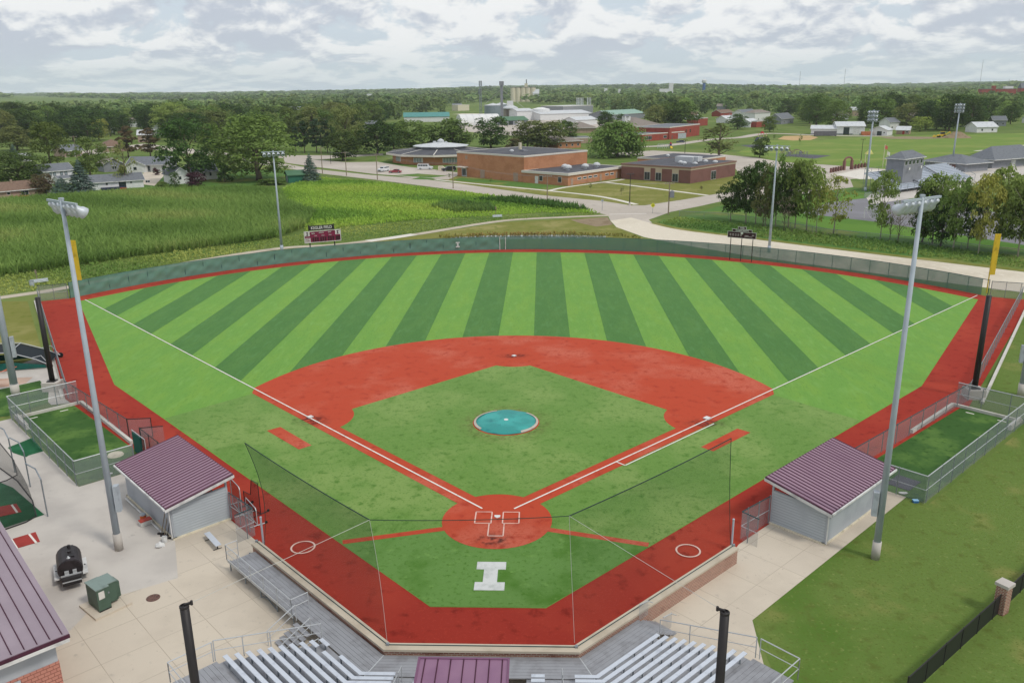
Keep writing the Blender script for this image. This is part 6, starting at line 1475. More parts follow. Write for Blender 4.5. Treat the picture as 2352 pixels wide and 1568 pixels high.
e, L = simple('brick_hut', 'little brick hut with white roof and red door at the park edge', 'hut', (2058, 308.5), (2088, 309), 7, 2.8, 4.8, M['wtan'], M['rwhite']); door(e, 'f', L*.47, 1.2, 2.1, M['red']); win(e, 'f', L*.72, 1.6, 1, 1.9)
q = G(1895, 313); o = MB().box(-6.5, 6.5, -1.2, 1.2, .3, 3.0).box(-6.5, -6.2, -1.2, 1.2, 0, .3).box(6.2, 6.5, -1.2, 1.2, 0, .3).build('dumpster', plain('dark grey steel box', '6c6870', .7)); o.location = q; tag(o, 'dark grey long dumpster in front of the low barn', 'dumpster')
q = G(1990, 311.5); o = MB().box(-3.2, 3.2, -1, 1, .4, 2.4).box(-2, 2, -1, 1, 0, .4).build('orange_container', plain('rusty orange paint', 'b06a48', .8)); o.location = q; tag(o, 'rusty orange container between the long barn and the white garage', 'container')
# hip roofed stadium buildings and press tower
A, B = G(2118, 395), G(2225, 391); e, L = bt('concession_hall', 'grey hip roofed building just behind the stadium bleachers', 'building', G(2123, 388), G(2215, 396)); rf = hip(e, L, 13, 3.0, 5.6, M['wgrey'], M['rgrey'], 1.2); door(e, 'f', L*.62, 2.4, 2.4, M['wmar'])
e, L = bt('locker_building', 'largest grey hip roofed building at the right of the park', 'building', G(2229, 383), G(2278, 387)); D = (V((*G(2330, 376).xy, 0))-V((*G(2278, 387).xy, 0))).length
hip(e, L, D, 3.2, 7.6, M['wgrey'], M['rgrey'], 1.6); mb = MB(); mb.frame((0,0,0), (1,0,0), (0,-1,0), (0,0,1), L*.35, L*.75, .005, .05, 1.4, 2.6); mb.build('sign_panel', M['white'], e); door(e, 'r', D*.42, 2.6, 2.5, M['white'], L=L); door(e, 'r', D*.85, 4, 2.6, M['white'], L=L)
A = V((*G(2073, 405, 4.3).xy, 0)); h = H(A, 365.5); B = V((*G(2123, 359.5, h).xy, 0))
e, L = bt('stadium_press_tower', 'grey two storey press tower with hip roof at the stadium', 'press box', A, B)
hip(e, L, 5.2, h, h+2.0, M['slate'], M['rgrey'], .5)
for u in range(5): win(e, 'f', .5+u*L/5.2, L/8, h-1.9, h-.6, frame=M['white'])
for u in (.2, .8):
    mb = MB(); mb.lathe([(.1, 0), (.45, .6)], 8, (L*u, -.1, h-2.9), (1,0,0), (0,0,1), (0,-1,0)); mb.build('horn_speaker', M['white'], e)
MB().box(-.05, L+.05, -.05, 0, h-.35, h-.1).build('band', M['white'], e)
# stadium bleachers: rows rise away from the camera
A, B = G(2052, 449), G(2234, 424); e, L = bt('stadium_bleachers', 'large grey aluminium stadium bleachers beyond the tree row', 'bleachers', G(2052, 446), G(2238, 417))
mb = MB(); mc = MB(); NRW = 12
for i in range(NRW):
    y = .8*i; z = 1.0+.36*i; mb.box(0, L, y, y+.78, z-.06, z); mb.box(0, L, y+.72, y+.76, z-.06, z+.36); mc.box(0, L, y+.5, y+.8, z+.38, z+.43)
mb.build('deck', M['bench'], e); mc.build('benches', M['bench'], e)['kind'] = 'stuff'
mb = MB()
for i in range(14):
    x = L*i/13; mb.beam((x, 0, 0), (x, 0, 2.3), .08); mb.beam((x, .8*NRW, 0), (x, .8*NRW, 1.3+.36*NRW+1), .08)
mb.beam((0, 0, 2.3), (L, 0, 2.3), .06); mb.beam((0, .8*NRW, 1.3+.36*NRW+1), (L, .8*NRW, 1.3+.36*NRW+1), .07)
for x in (0, L): mb.beam((x, 0, 2.3), (x, .8*NRW, 1.3+.36*NRW+1), .1)
mb.build('frame', M['steel'], e)
mb = MB()
for x in (L*.33, L*.66): mb.beam((x, .2, 1.5), (x, .8*NRW, 1.5+.36*NRW), .9, .05)
mb.build('aisle', mat('dark aisle strip', '4c4e55', (), .7, world=False), e)
# ---------------------------------------------------------------- scoreboards
def letters(txt, size, mtl, parent, loc, rot, name='lettering', ext=.02, sx=1.0):
    cu = bpy.data.curves.new('txt', 'FONT'); cu.body = txt; cu.size = size; cu.align_x = 'CENTER'; cu.align_y = 'CENTER'; cu.extrude = ext; cu.offset = size*.02
    ob = bpy.data.objects.new('txt', cu); COL.objects.link(ob); bpy.context.view_layer.update()
    me = bpy.data.meshes.new_from_object(ob.evaluated_get(bpy.context.evaluated_depsgraph_get())); bpy.data.objects.remove(ob)
    me.materials.clear(); me.materials.append(mtl); me.name = name
    o = bpy.data.objects.new(name, me); COL.objects.link(o); o.parent = parent; o.location = loc; o.rotation_euler = rot; o.scale = (sx, 1, 1); return o
def slabI(mb, cx, cz, w_, h, y):
    for a in ((-.5, .5, -.5, -.28), (-.5, .5, .28, .5), (-.2, .2, -.28, .28)): mb.box(cx+a[0]*w_, cx+a[1]*w_, y-.02, y, cz+a[2]*h, cz+a[3]*h)
M['sbm'] = plain('maroon scoreboard panel', '7c2342', .6); M['sbd'] = plain('very dark maroon panel', '3c1a22', .6); M['offw'] = plain('off white sign face', 'd0cec8', .6)
A = G(716, 580); B = G(767, 572); d = V((.78, .62, 0)); A = G(717, 580); u_ = V((math.cos(math.radians(26)), math.sin(math.radians(26)), 0))
e = thing('scoreboard', 'red scoreboard with field name sign above it, behind the left outfield fence', 'scoreboard', (A.x, A.y, 0), math.atan2(u_.y, u_.x))
k = ppm(A); z0 = H(A, 557); z1 = H(A, 531.5); W_ = 77/k/math.cos(math.radians(22)); x0 = -15/k*1.0
MB().box(x0, x0+W_, -.12, .12, z0, z1).build('panel', M['sbm'], e)
mb = MB()
for a in ((x0-.06, x0+W_+.06, z1-.08, z1+.06), (x0-.06, x0+W_+.06, z0-.06, z0+.06)): mb.box(a[0], a[1], -.17, -.12, a[2], a[3])
for a in (x0-.06, x0+W_-.06): mb.box(a, a+.12, -.17, -.12, z0, z1)
mb.build('border', M['offw'], e)
hh = z1-z0
mb = MB()
for xx in (x0+.1, x0+W_-1.05): mb.box(xx, xx+.95, -.16, -.12, z1-.42*hh, z1-.06)
mb.box(x0+.1, x0+1.15, -.15, -.12, z0+.10, z0+.42*hh)
mb.build('white_panel', M['offw'], e)
mb = MB(); 
for xx in (x0+.575, x0+W_-.575): slabI(mb, xx, z1-.22*hh, .42, .3*hh, -.17)
mb.build('logo_letter', M['sbd'], e)
mb = MB()
for i in range(9): xx = x0+1.55+.44*i+(.18 if i > 2 else 0)+(.18 if i > 5 else 0); mb.box(xx, xx+.3, -.15, -.12, z0+.12, z0+.45*hh)
mb.box(x0+W_-1.0, x0+W_-.15, -.15, -.12, z0+.12, z0+.45*hh)
mb.build('digit_window', M['sbd'], e)
rt_ = (math.pi/2, 0, 0)
for tx, xx, zz_, s_ in (('BALL', x0+1.75, z1-.2*hh, .30), ('STRIKE', x0+3.3, z1-.17*hh, .30), ('OUT', x0+4.95, z1-.17*hh, .30), ('1 2 3', x0+2.15, z1-.42*hh, .26), ('4 5 6', x0+3.6, z1-.42*hh, .26), ('7 8 9', x0+5.0, z1-.42*hh, .26)): letters(tx, s_, M['offw'], e, (xx, -.16, zz_), rt_)
for tx, zz_ in (('GUEST', z0+.33*hh), ('HOME', z0+.15*hh)): letters(tx, .27, M['sbm'], e, (x0+.62, -.17, zz_), rt_, ext=.01)
zt0, zt1 = H(A, 530), H(A, 519); MB().box(x0+.95, x0+W_-1.2, -.08, .08, zt0, zt1).build('name_sign', M['black'], e)
letters('KEGLER FIELD', (zt1-zt0)*.82, M['offw'], e, (x0+W_/2-.12, -.12, (zt0+zt1)/2), rt_, sx=.86)
for xx in (x0+1.0, x0+W_-1.25): MB().box(xx-.1, xx+.1, -.02, .18, 0, zt1+.12 if True else z0).build('post', M['black'], e)
A = G(1700, 600); e = thing('honours_board', 'dark maroon championships board on three posts behind the right outfield fence', 'sign', (A.x, A.y, 0), math.radians(-30)); k = ppm(A)
z0, z1, z2, z3 = H(A, 547), H(A, 533), H(A, 527), H(A, 521); W_ = 58/k/math.cos(math.radians(27)); hW = W_/2
MB().box(-hW, hW, -.08, .08, z0, z1).build('panel', M['sbd'], e); MB().box(-hW*.68, hW*.68, -.07, .07, z1, z2).build('title_panel', M['sbd'], e); MB().box(-hW*.27, hW*.27, -.06, .06, z2, z3).build('crest_panel', M['sbd'], e)
mb = MB()
for a in ((-hW, hW, z0-.03, z0+.03), (-hW, hW, z1-.03, z1+.03), (-hW*.7, hW*.7, z2-.03, z2+.03), (-hW*.28, hW*.28, z3-.03, z3+.03)): mb.box(a[0]-.05, a[1]+.05, -.12, -.08, a[2], a[3])
for x, a, b in ((-hW-.05, z0, z1), (hW-.05, z0, z1), (-hW*.7-.05, z1, z2), (hW*.7-.05, z1, z2), (-hW*.28-.05, z2, z3), (hW*.28-.05, z2, z3)): mb.box(x+.02, x+.08, -.12, -.08, a, b)
mb.build('border', M['offw'], e)
letters('CHAMPIONSHIPS', (z2-z1)*.85, M['offw'], e, (0, -.11, (z1+z2)/2), rt_, sx=.78)
mb = MB(); mb.lathe([(.26, -.10), (.2, -.14)], 6, (0, 0, z1-.2), (1,0,0), (0,0,1), (0,1,0)); mb.box(-.4, .4, -.12, -.08, z2+.16, z3-.16); mb.build('emblem', M['offw'], e)
mb = MB()
for i in range(5): x = -hW+.35+.48*i; mb.box(x, x+.3, -.10, -.08, z0+.55, z0+.72); mb.box(x, x+.3, -.10, -.08, z0+.34, z0+.46)
mb.box(.5, 1.2, -.10, -.08, z0+.45, z0+.58); mb.box(.5, 1.9, -.10, -.08, z0+.26, z0+.38); mb.box(hW-.75, hW-.35, -.1, -.08, z0+.5, z0+.72); mb.build('faint_lettering', plain('greyed lettering', 'a8989a', .7), e)
for x in (-hW*.78, 0, hW*.78): MB().tube([(x, .12, 0), (x, .12, z1)], .07, 8).build('post', M['black'], e)

# ---------------------------------------------------------------- poles and signs along the street
ug = 'wooden utility poles along the street'
def upole(x, yb, yt, label, arm=1):
    P = G(x, yb); h = H(P, yt); e = thing('utility_pole', label, 'utility pole', P, math.radians(20), ug); MB().tube([(0,0,0), (0,0,h)], [.17, .12], 8).build('shaft', M['wood'], e)
    if arm: MB().box(-1.3, 1.3, -.06, .06, h-.5, h-.36).build('crossarm', M['wood'], e); mb = MB(); [mb.lathe([(.06, h-.36), (.06, h-.2)], 6, (x_, 0, 0)) for x_ in (-1.2, -.6, .6, 1.2)]; mb.build('insulator', M['boxg'], e)
    return P, h
pl = [upole(741, 399, 337, 'utility pole by the blue spruce and green shed'), upole(796, 404, 348, 'utility pole at the near edge of the street, left of the parked cars'), upole(867, 413, 352, 'utility pole just left of the white pickup'), upole(1041, 433, 373, 'utility pole before the left end of the gymnasium'), upole(1257, 460, 402, 'utility pole before the low school wing'), upole(1535, 493, 418, 'utility pole at the road corner with a hanging box')]
mb = MB()
for (P, h), (Q, k2) in zip(pl, pl[1:]):
    for off in (-.9, .9): mb.tube([V((P.x, P.y, h-.2)).lerp(V((Q.x, Q.y, k2-.2)), t_/8)+V((off*.3, off*.9, -1.1*4*(t_/8)*(1-t_/8))) for t_ in range(9)], .02, 3)
tag(mb.build('power_line', M['slate']), 'thin power line strung between the street utility poles', 'power line')
P = G(1535, 493); o = MB().box(-.5, .5, -.4, .4, 0, 1.5).lathe([(.5, 1.5), (.1, 1.8)], 8).build('transformer_can', M['slate']); o.location = (P.x+.7, P.y, 4.2); tag(o, 'dark transformer can hung on the corner utility pole', 'transformer')
for x, yb, yt, lab in ((180, 384, 312, 'utility pole among the trees behind the big maple'), (1861, 300, 283, 'small utility pole behind the low barn'), (1912, 301, 275, 'utility pole above the low barn roof')): upole(x, yb, yt, lab)
for x, yb, yt, lab in ((1446, 472, 400, 'black street lamp on the school lawn corner'), (760, 377, 340, 'dark lamp post at the back of the lot'), (1977, 374, 320, 'thin dark lamp post in the park'), (1572, 372, 322, 'dark lamp post behind the classroom wing')):
    P = G(x, yb); h = H(P, yt); e = thing('street_lamp', lab, 'street lamp', P); MB().tube([(0,0,0), (0,0,h)], [.13, .08], 8).build('post', M['black'], e); MB().box(-1.0, 1.0, -.16, .16, h-.1, h+.08).build('lamp_head', M['black'], e); MB().lathe([(.3, 0), (.3, .7)], 10).build('base', M['conc2'], e)
P = G(1499, 490); e = thing('crossing_sign', 'yellow diamond crossing sign at the road junction', 'sign', P, .1); h = H(P, 466); MB().tube([(0,0,0), (0,0,h-.3)], .045, 6).build('post', M['steel'], e)
s = .62; MB().add([(0, -.06, h-2*s), (s, -.06, h-s), (0, -.06, h), (-s, -.06, h-s), (0, -.03, h-2*s), (s, -.03, h-s), (0, -.03, h), (-s, -.03, h-s)], [[0,1,2,3],[7,6,5,4],[0,4,5,1],[1,5,6,2],[2,6,7,3],[3,7,4,0]]).build('sign_plate', plain('fluorescent yellow sign', 'd8d820', .5), e)
mb = MB(); mb.box(-.1, .1, -.08, -.065, h-s-.25, h-s+.12); mb.lathe([(.07, 0), (.07, .02)], 8, (0, -.07, h-s+.22), (1,0,0), (0,0,1), (0,1,0)); mb.build('walker_symbol', M['black'], e)
P = G(1383, 483); e = thing('sign_post', 'thin street sign post at the left road corner', 'sign', P); MB().tube([(0,0,0), (0,0,2.8)], .05, 6).build('post', M['steel'], e); MB().box(-.3, .3, -.03, .03, 2.2, 2.8).build('sign_plate', M['boxg'], e)

# ---------------------------------------------------------------- vehicles
def car(label, x, y, rz, paint, L=4.6, W_=1.85, h=1.5, style='sedan', cat='car'):
    e = thing('parked_car', label, cat, G(x, y), rz)
    pr = {'sedan': [(-.5, .3), (.5, .3), (.5, .75), (.46, .85), (.24, .95), (-.40, .95), (-.5, .85)], 'suv': [(-.5, .35), (.5, .35), (.5, .95), (.47, 1.1), (.26, 1.18), (-.5, 1.18)], 'van': [(-.5, .35), (.5, .35), (.5, .95), (.46, 1.1), (.34, 1.2), (-.5, 1.2)]}[style]
    cb = {'sedan': [(-.38, .95), (.22, .95), (.06, 1.45), (-.22, 1.45)], 'suv': [(-.5, 1.18), (.24, 1.18), (.13, 1.85), (-.47, 1.85)], 'van': [(-.5, 1.2), (.32, 1.2), (.2, 2.1), (-.49, 2.1)]}[style]
    mb = MB(); mb.xz([(a*L, z) for a, z in pr], -W_/2, W_/2); b = mb.build('body', paint, e)
    mb = MB(); mb.xz([(a*L, z) for a, z in cb], -W_/2*.88, W_/2*.88); mb.build('cabin', paint, e)
    mb = MB(); zt = cb[2][1]; zb = cb[0][1]; t0, t1 = .15, .85
    for sgn in (-1, 1):
        n = 2 if style == 'sedan' else (3 if style == 'suv' else 4); xa, xb = cb[0][0]*L+.25, cb[2][0]*L-.05
        for i in range(n): a, b_ = xa+(xb-xa)*i/n+.06, xa+(xb-xa)*(i+1)/n-.06; mb.box(a, b_, sgn*W_/2*.88-.015, sgn*W_/2*.88+.015, zb+(zt-zb)*.2, zb+(zt-zb)*.85)
    a, b_ = V((cb[1][0]*L, 0, zb)), V((cb[2][0]*L, 0, zt)); nn = V((b_.z-a.z, 0, a.x-b_.x)).normalized()
    q = [a.lerp(b_, .12)+nn*.02, a.lerp(b_, .88)+nn*.02]; mb.add([q[0]+V((0, -W_*.38, 0)), q[0]+V((0, W_*.38, 0)), q[1]+V((0, W_*.38, 0)), q[1]+V((0, -W_*.38, 0))], [[0,1,2,3]])
    a, b_ = V((cb[0][0]*L, 0, zb)), V((cb[3][0]*L, 0, zt)); nn = V((-(b_.z-a.z), 0, b_.x-a.x)).normalized(); nn = nn if nn.x < 0 else -nn
    q = [a.lerp(b_, .15)+nn*.02, a.lerp(b_, .85)+nn*.02]; mb.add([q[0]+V((0, -W_*.38, 0)), q[0]+V((0, W_*.38, 0)), q[1]+V((0, W_*.38, 0)), q[1]+V((0, -W_*.38, 0))], [[3,2,1,0]])
    mb.build('windows', M['glass'], e)
    for sx_ in (-.31, .32):
        for sy in (-1, 1):
            w_ = MB().lathe([(.1, -.12), (.34, -.12), (.36, -.05), (.36, .05), (.34, .12), (.1, .12)], 16, (sx_*L, sy*(W_/2-.08), .36), (1,0,0), (0,0,1), (0,1,0)).build('wheel', M['rubb'], e); MB().lathe([(.2, -.135), (.2, .135)], 10, (sx_*L, sy*(W_/2-.08), .36), (1,0,0), (0,0,1), (0,1,0)).build('rim', M['boxg'], w_)
    for sy in (-1, 1): MB().box(L*.5-.02, L*.5+.02, sy*W_*.32-.18, sy*W_*.32+.18, .62, .8).build('headlight', M['glassl'], e)
    MB().box(L*.5-.01, L*.5+.03, -W_*.25, W_*.25, .45, .75).build('grille', M['black'], e)
    for sy in (-1, 1): MB().box(-L*.5-.02, -L*.5+.01, sy*W_*.36-.14, sy*W_*.36+.14, .65, .85).build('tail_light', M['red'], e)
    return e
wp = mat('white car paint', 'd4d6d8', (), .3, spec=.5, world=False); car('white sport utility vehicle parked nose forward in the lot', 881, 394, math.radians(-115), wp, 5.3, 2.0, style='suv')
car('dark red car parked between the white vehicles', 908, 397.5, math.radians(178), mat('dark red car paint', '8c3440', (), .3, spec=.5, world=False), 4.7)
car('long white passenger van parked by the round building', 977, 389.5, math.radians(-4), wp, 6.0, 2.05, style='van', cat='van')
car('black pickup like car by the gymnasium entrance', 1031, 393, math.radians(200), mat('black car paint', '26292c', (), .3, spec=.5, world=False), 5.4, 2.0, style='suv')
P = G(1014, 392); o = MB().xz([(-1.2, 0), (1.2, 0), (1.35, 1.1), (.4, 1.7), (-1.2, 1.7)], -.8, .8).build('trash_bin', M['cream']); o.location = P; tag(o, 'cream dumpster beside the black vehicle at the gymnasium', 'dumpster')
car('dark car before the grey loading door of the red school', 1563, 328, math.radians(170), mat('dark grey car paint', '4a5060', (), .3, spec=.5, world=False), 4.8)
# backhoe and dirt pile
P = G(2163, 316); e = thing('backhoe', 'yellow backhoe working beside the dirt pile in the park', 'backhoe', P, math.pi)
MB().xz([(-2.2, .8), (2.6, .8), (2.8, 1.5), (1.0, 1.9), (-2.2, 1.9)], -.8, .8).build('body', M['yellow'], e); MB().xz([(-1.2, 1.9), (1.0, 1.9), (.8, 3.2), (-1.1, 3.2)], -.75, .75).build('cab', M['glass'], e); MB().box(-1.4, 1.1, -.85, .85, 3.2, 3.35).build('cab_roof', M['yellow'], e)
MB().beam((-2.0, 0, 1.6), (-4.4, 0, 3.3), .4).beam((-4.4, 0, 3.3), (-5.4, 0, 1.0), .35).box(-5.9, -5, -.5, .5, .3, 1.1).build('digging_arm', M['yellow'], e); MB().beam((2.4, .6, 1.3), (4.2, .6, .8), .25).beam((2.4, -.6, 1.3), (4.2, -.6, .8), .25).xz([(4.0, .2), (5.2, .2), (4.3, 1.5)], -1.2, 1.2).build('front_bucket', M['yellow'], e)
for x, r in ((-1.3, .85), (1.7, .6)):
    for y in (-1, 1): MB().lathe([(.2, -.25), (r*.95, -.25), (r, -.1), (r, .1), (r*.95, .25), (.2, .25)], 14, (x, y*.95, r), (1,0,0), (0,0,1), (0,1,0)).build('wheel', M['rubb'], e)
P = G(2196, 317); mb = MB(); n = 18; vs = [(0, 0, 3.6)]
for j in range(1, 6):
    for i in range(n): a = 2*math.pi*i/n; r = j/5*(1+.15*math.sin(3*a+j)); vs.append((9.5*r*math.cos(a), 5*r*math.sin(a), 3.6*(1-(j/5))**1.1*(1+.25*math.sin(5*a+j*2))))
fs = [[0, 1+i, 1+(i+1) % n] for i in range(n)]+[[1+(j-1)*n+i, 1+j*n+i, 1+j*n+(i+1) % n, 1+(j-1)*n+(i+1) % n] for j in range(1, 5) for i in range(n)]
o = mb.add(vs, fs).build('dirt_pile', M['dirt'], None, True); o.location = P; tag(o, 'long brown dirt pile in the park behind the mast', 'dirt pile')
# playgrounds
P = G(1824, 361.5); e = thing('climbing_frame', 'dark arched climbing frame on the rubber surface of the park', 'playground', P, -.1); k = 1/ppm(P); mb = MB()
for i in range(9): x = (-30+7.4*i)*k; mb.tube([(x, 0, 0), (x, 0, (9+5*math.sin(i*2.1)**2)*k*1.1)], .12, 5); mb.tube([(x, 3, 0), (x, 3, (8+4*math.sin(i)**2)*k)], .12, 5)
mb.build('post', M['slate'], e); mb = MB()
for x0, x1, hh in ((-28, -4, 21), (-8, 22, 17)): mb.tube([(( x0+(x1-x0)*i/10)*k, 0, (8+(hh-8)*math.sin(math.pi*i/10))*k) for i in range(11)], .14, 5); mb.tube([((x0+(x1-x0)*i/10)*k, 3, (8+(hh-8)*math.sin(math.pi*i/10))*k) for i in range(11)], .14, 5)
mb.build('arch', M['wood'], e); MB().box(-12*k, -7*k, 0, 3, 1, 2.2).box(12*k, 17*k, 0, 3, 1.4, 2.4).build('platform', M['slate'], e)
P = G(1749, 325); e = thing('slide_playset', 'purple and pink playset with slides at the edge of the park', 'playground', P); k = 1/ppm(P); mb = MB()
for x in (-8, -2, 4, 10): mb.tube([(x*k, 0, 0), (x*k, 0, 18*k)], .15, 5)
mb.build('post', mat('pink salmon paint', 'd0a598', (), .7, world=False), e); pu = plain('purple plastic', '58508c', .5); MB().beam((-8*k, 0, 9*k), (-15*k, -1, 1*k), 1.4, .3).beam((6*k, 0, 9*k), (14*k, -1, 1*k), 1.4, .3).build('slide', pu, e); MB().lathe([(6*k, 18*k), (.2, 23*k)], 4).build('roof', M['red'], e); MB().box(-8*k, 10*k, -1.2, 1.2, 8*k, 9*k).build('platform', pu, e)
P = G(1528, 341); e = thing('ladder_playset', 'pale bar playset with red and yellow tower before the red school', 'playground', P); k = 1/ppm(P); mb = MB()
for i in range(6): mb.tube([((-17+5*i)*k, 0, 0), ((-17+5*i)*k, 0, 9*k)], .12, 5)
mb.tube([(-17*k, 0, 9*k), (10*k, 0, 9*k)], .12, 5); mb.tube([(-17*k, 0, 4*k), (10*k, 0, 4*k)], .1, 5); mb.build('bars', M['rwhite'], e); MB().box(10*k, 14*k, -1, 1, 3*k, 10*k).build('tower', pu, e); MB().lathe([(3*k, 10*k), (.2, 14*k)], 4, (12*k, 0, 0)).build('roof', M['red'], e); MB().beam((12*k, -1, 5*k), (13*k, -3, .5*k), 1.0, .3).build('slide', M['yellow'], e)
# arch gate, plaza fence, flag poles, goal
A, B = G(1938, 391), G(1955, 389.5); e, L = bt('arch_gate', 'dark brick arch gate at the plaza entrance', 'gate', A, B); h = 4.6
for x in (0, L): MB().box(x-.4, x+.4, -.4, .4, 0, h-1.2).build('pier', M['wmar'], e)
MB().tube([(L/2-(L/2)*math.cos(math.pi*i/10), 0, h-1.2+1.2*math.sin(math.pi*i/10)) for i in range(11)], .35, 6).build('arch', M['wmar'], e)
for a, b, lab in (((1908, 397), (1937, 391), 'brick pier fence left of the arch gate'), ((1957, 389.5), (1993, 383), 'brick pier fence right of the arch gate')):
    e, L = bt('plaza_fence', lab, 'fence', G(*a), G(*b)); n = 5
    for i in range(n+1): MB().box(L*i/n-.3, L*i/n+.3, -.3, .3, 0, 1.7).build('pier', M['wmar'], e)
    MB().box(0, L, -.04, .04, .2, 1.3).build('infill', meshmat('brown rail infill '+lab[-14:], '5c4038', .55), e)
for x, yb, yt, fl_, lab in ((2027, 385, 331.5, 'red', 'white flag pole with red and white flag at the plaza'), (2034, 386, 346, 'white', 'white flag pole with pale flag at the plaza'), (1986, 383, 351, None, 'white bare flag pole left of the others')):
    P = G(x, yb); h = H(P, yt); e = thing('flag_pole', lab, 'flag pole', P, 0, 'flag poles at the plaza'); MB().tube([(0,0,0), (0,0,h)], [.13, .08], 8).build('shaft', M['cream'], e)
    if fl_:
        mb = MB(); mb.add([(.1+.14*i, .12*math.sin(i*1.3), h-.4-j*1.3-.05*i) for i in range(8) for j in (0, 1)], [[2*i, 2*i+1, 2*i+3, 2*i+2] for i in range(7)]); mb.build('flag', mat(fl_+' flag cloth', 'c86a62' if fl_ == 'red' else 'd8d8d4', (), .8, world=False), e)
P = G(1996, 354); o = MB().add([(-1.6, -1, 0), (1.6, -1, 0), (1.6, 1.2, 0), (-1.6, 1.2, 0), (0, 0, 2.4), (.5, .2, 2.3)], [[0,1,4],[1,5,4],[1,2,5],[2,3,4,5],[3,0,4],[3,2,1,0]]).build('yellow_tent', plain('pale yellow canvas', 'd2cc7a', .8)); o.location = P; tag(o, 'small pale yellow tent on the park lawn by the stadium mast', 'tent')
A, B = G(1982, 504), G(2018, 516); e, L = bt('soccer_goal', 'white soccer goal on the stadium field edge', 'goal', G(1984, 502), G(2022, 517)); h = 2.6
MB().tube([(0,0,0), (0,0,h), (L,0,h), (L,0,0)], .09, 8).build('frame', M['white'], e); MB().tube([(0,0,h), (.4,1.6,0), (L-.4,1.6,0), (L,0,h)], .05, 6).build('back_bar', M['white'], e); MB().add([(0,0,h), (L,0,h), (L-.4,1.6,0), (.4,1.6,0)], [[0,1,2,3]]).build('goal_net', meshmat('white goal net', 'c8c8c8', .22), e)
fence('stadium_fence', 'thin chain link fence in front of the tree row', [tuple(G(*p).xy) for p in ((1560, 497), (1664, 502), (1760, 516), (1900, 540), (2060, 556), (2352, 590), (2500, 604))], 1.3, meshmat('faint wire', '6c7278', .22), M['steel'], 6)
fence('track_fence', 'chain link fence behind the stadium mast', [tuple(G(*p).xy) for p in ((1985, 455), (2040, 446), (2052, 449))], 1.4, M['chain'], M['steel'], 4)

# ---------------------------------------------------------------- things around the diamond
def bench_(label, x, y, rz, L=2.0, back=True):
    e = thing('bench', label, 'bench', G(x, y), rz); MB().box(-L/2, L/2, -.2, .2, .42, .47).build('seat', M['bench'], e)
    if back: MB().box(-L/2, L/2, .2, .25, .55, .9).build('backrest', M['bench'], e)
    for x_ in (-L*.36, L*.36): MB().box(x_-.03, x_+.03, -.3, .3, 0, .05).box(x_-.03, x_+.03, -.03, .03, .05, .42).build('leg', M['black'], e)
bench_('pale blue grey bench on the concrete between left dugout and bleachers', 490, 1250, math.radians(-49), 2.3, False)
bench_('aluminium bench beside the footpath at the far left', 92, 653, math.radians(38), 2.6)
bench_('aluminium bench beside the footpath below the weedy meadow', 1143, 502, math.radians(20), 2.4)
P = G(74, 658); e = thing('litter_bin', 'pale litter bin left of the footpath bench', 'litter bin', P); MB().lathe([(.34, 0), (.36, .95)], 12).build('drum', M['boxg'], e); MB().lathe([(.38, .95), (.38, 1.02), (.1, 1.06)], 12).build('lid', M['steel'], e)
P = G(87, 652); e = thing('sign_post', 'slim dark sign post behind the footpath bench at the far left', 'sign', P); MB().tube([(0,0,0), (0,0,2.4)], .06, 6).build('post', M['wood'], e); MB().box(-.16, .16, -.08, -.05, 1.8, 2.4).build('sign_plate', M['wood'], e)
P = G(1139, 499); e = thing('sign_post', 'slim dark sign post behind the bench below the meadow', 'sign', P); MB().tube([(0,0,0), (0,0,2.6)], .06, 6).build('post', M['wood'], e); MB().box(-.16, .16, -.08, -.05, 2.0, 2.6).build('sign_plate', M['wood'], e)
P = G(230, 1412); e = thing('transformer_box', 'green utility transformer box on a concrete pad', 'transformer', P, math.radians(52))
MB().box(-.45, 1.8, -.45, 1.8, 0, .16).build('pad', M['conc'], e)
MB().box(.0, .75, 0, 1.45, .22, 1.65).box(.75, 1.35, .3, 1.45, .32, 1.62).build('cabinet', M['trgreen'], e); MB().box(-.04, .77, -.04, 1.48, 1.65, 1.71).box(.77, 1.39, .25, 1.48, 1.62, 1.68).build('lid', M['trtop'], e)
MB().box(1.39, 1.6, .5, 1.3, .35, 1.4).build('side_fin', M['trgreen'], e); MB().box(.1, .45, -.025, 0, 1.0, 1.5).build('warning_plate', M['offw'], e); MB().box(.66, .74, -.06, -.0, 1.2, 1.3).build('latch', M['steel'], e); MB().box(.02, .74, -.03, -.01, .18, .24).build('shadow_gap', M['black'], e)
P = G(166, 1326); e = thing('smoker_trailer', 'black barrel smoker grill on a white fendered trailer', 'trailer', P, math.radians(-58))
mb = MB(); mb.lathe([(.06, -1.15), (.70, -1.1), (.75, -1.0), (.75, 1.0), (.70, 1.1), (.06, 1.15)], 18, (0, 0, 1.15), (0,1,0), (0,0,1), (1,0,0)); mb.build('barrel', mat('sooty brown black steel', '3a3437', [(3, '2c2829', .45, .7)], .45, .4, world=False), e, False)
MB().box(-.85, .7, -.1, .35, 1.84, 1.92).build('lid_seam', M['black'], e); mb = MB(); mb.lathe([(.1, 1.8), (.1, 2.1)], 10, (-.55, .1, 0)); mb.lathe([(.12, 1.82), (.12, 2.02)], 10, (.1, .1, 0)); mb.build('chimney', M['black'], e)
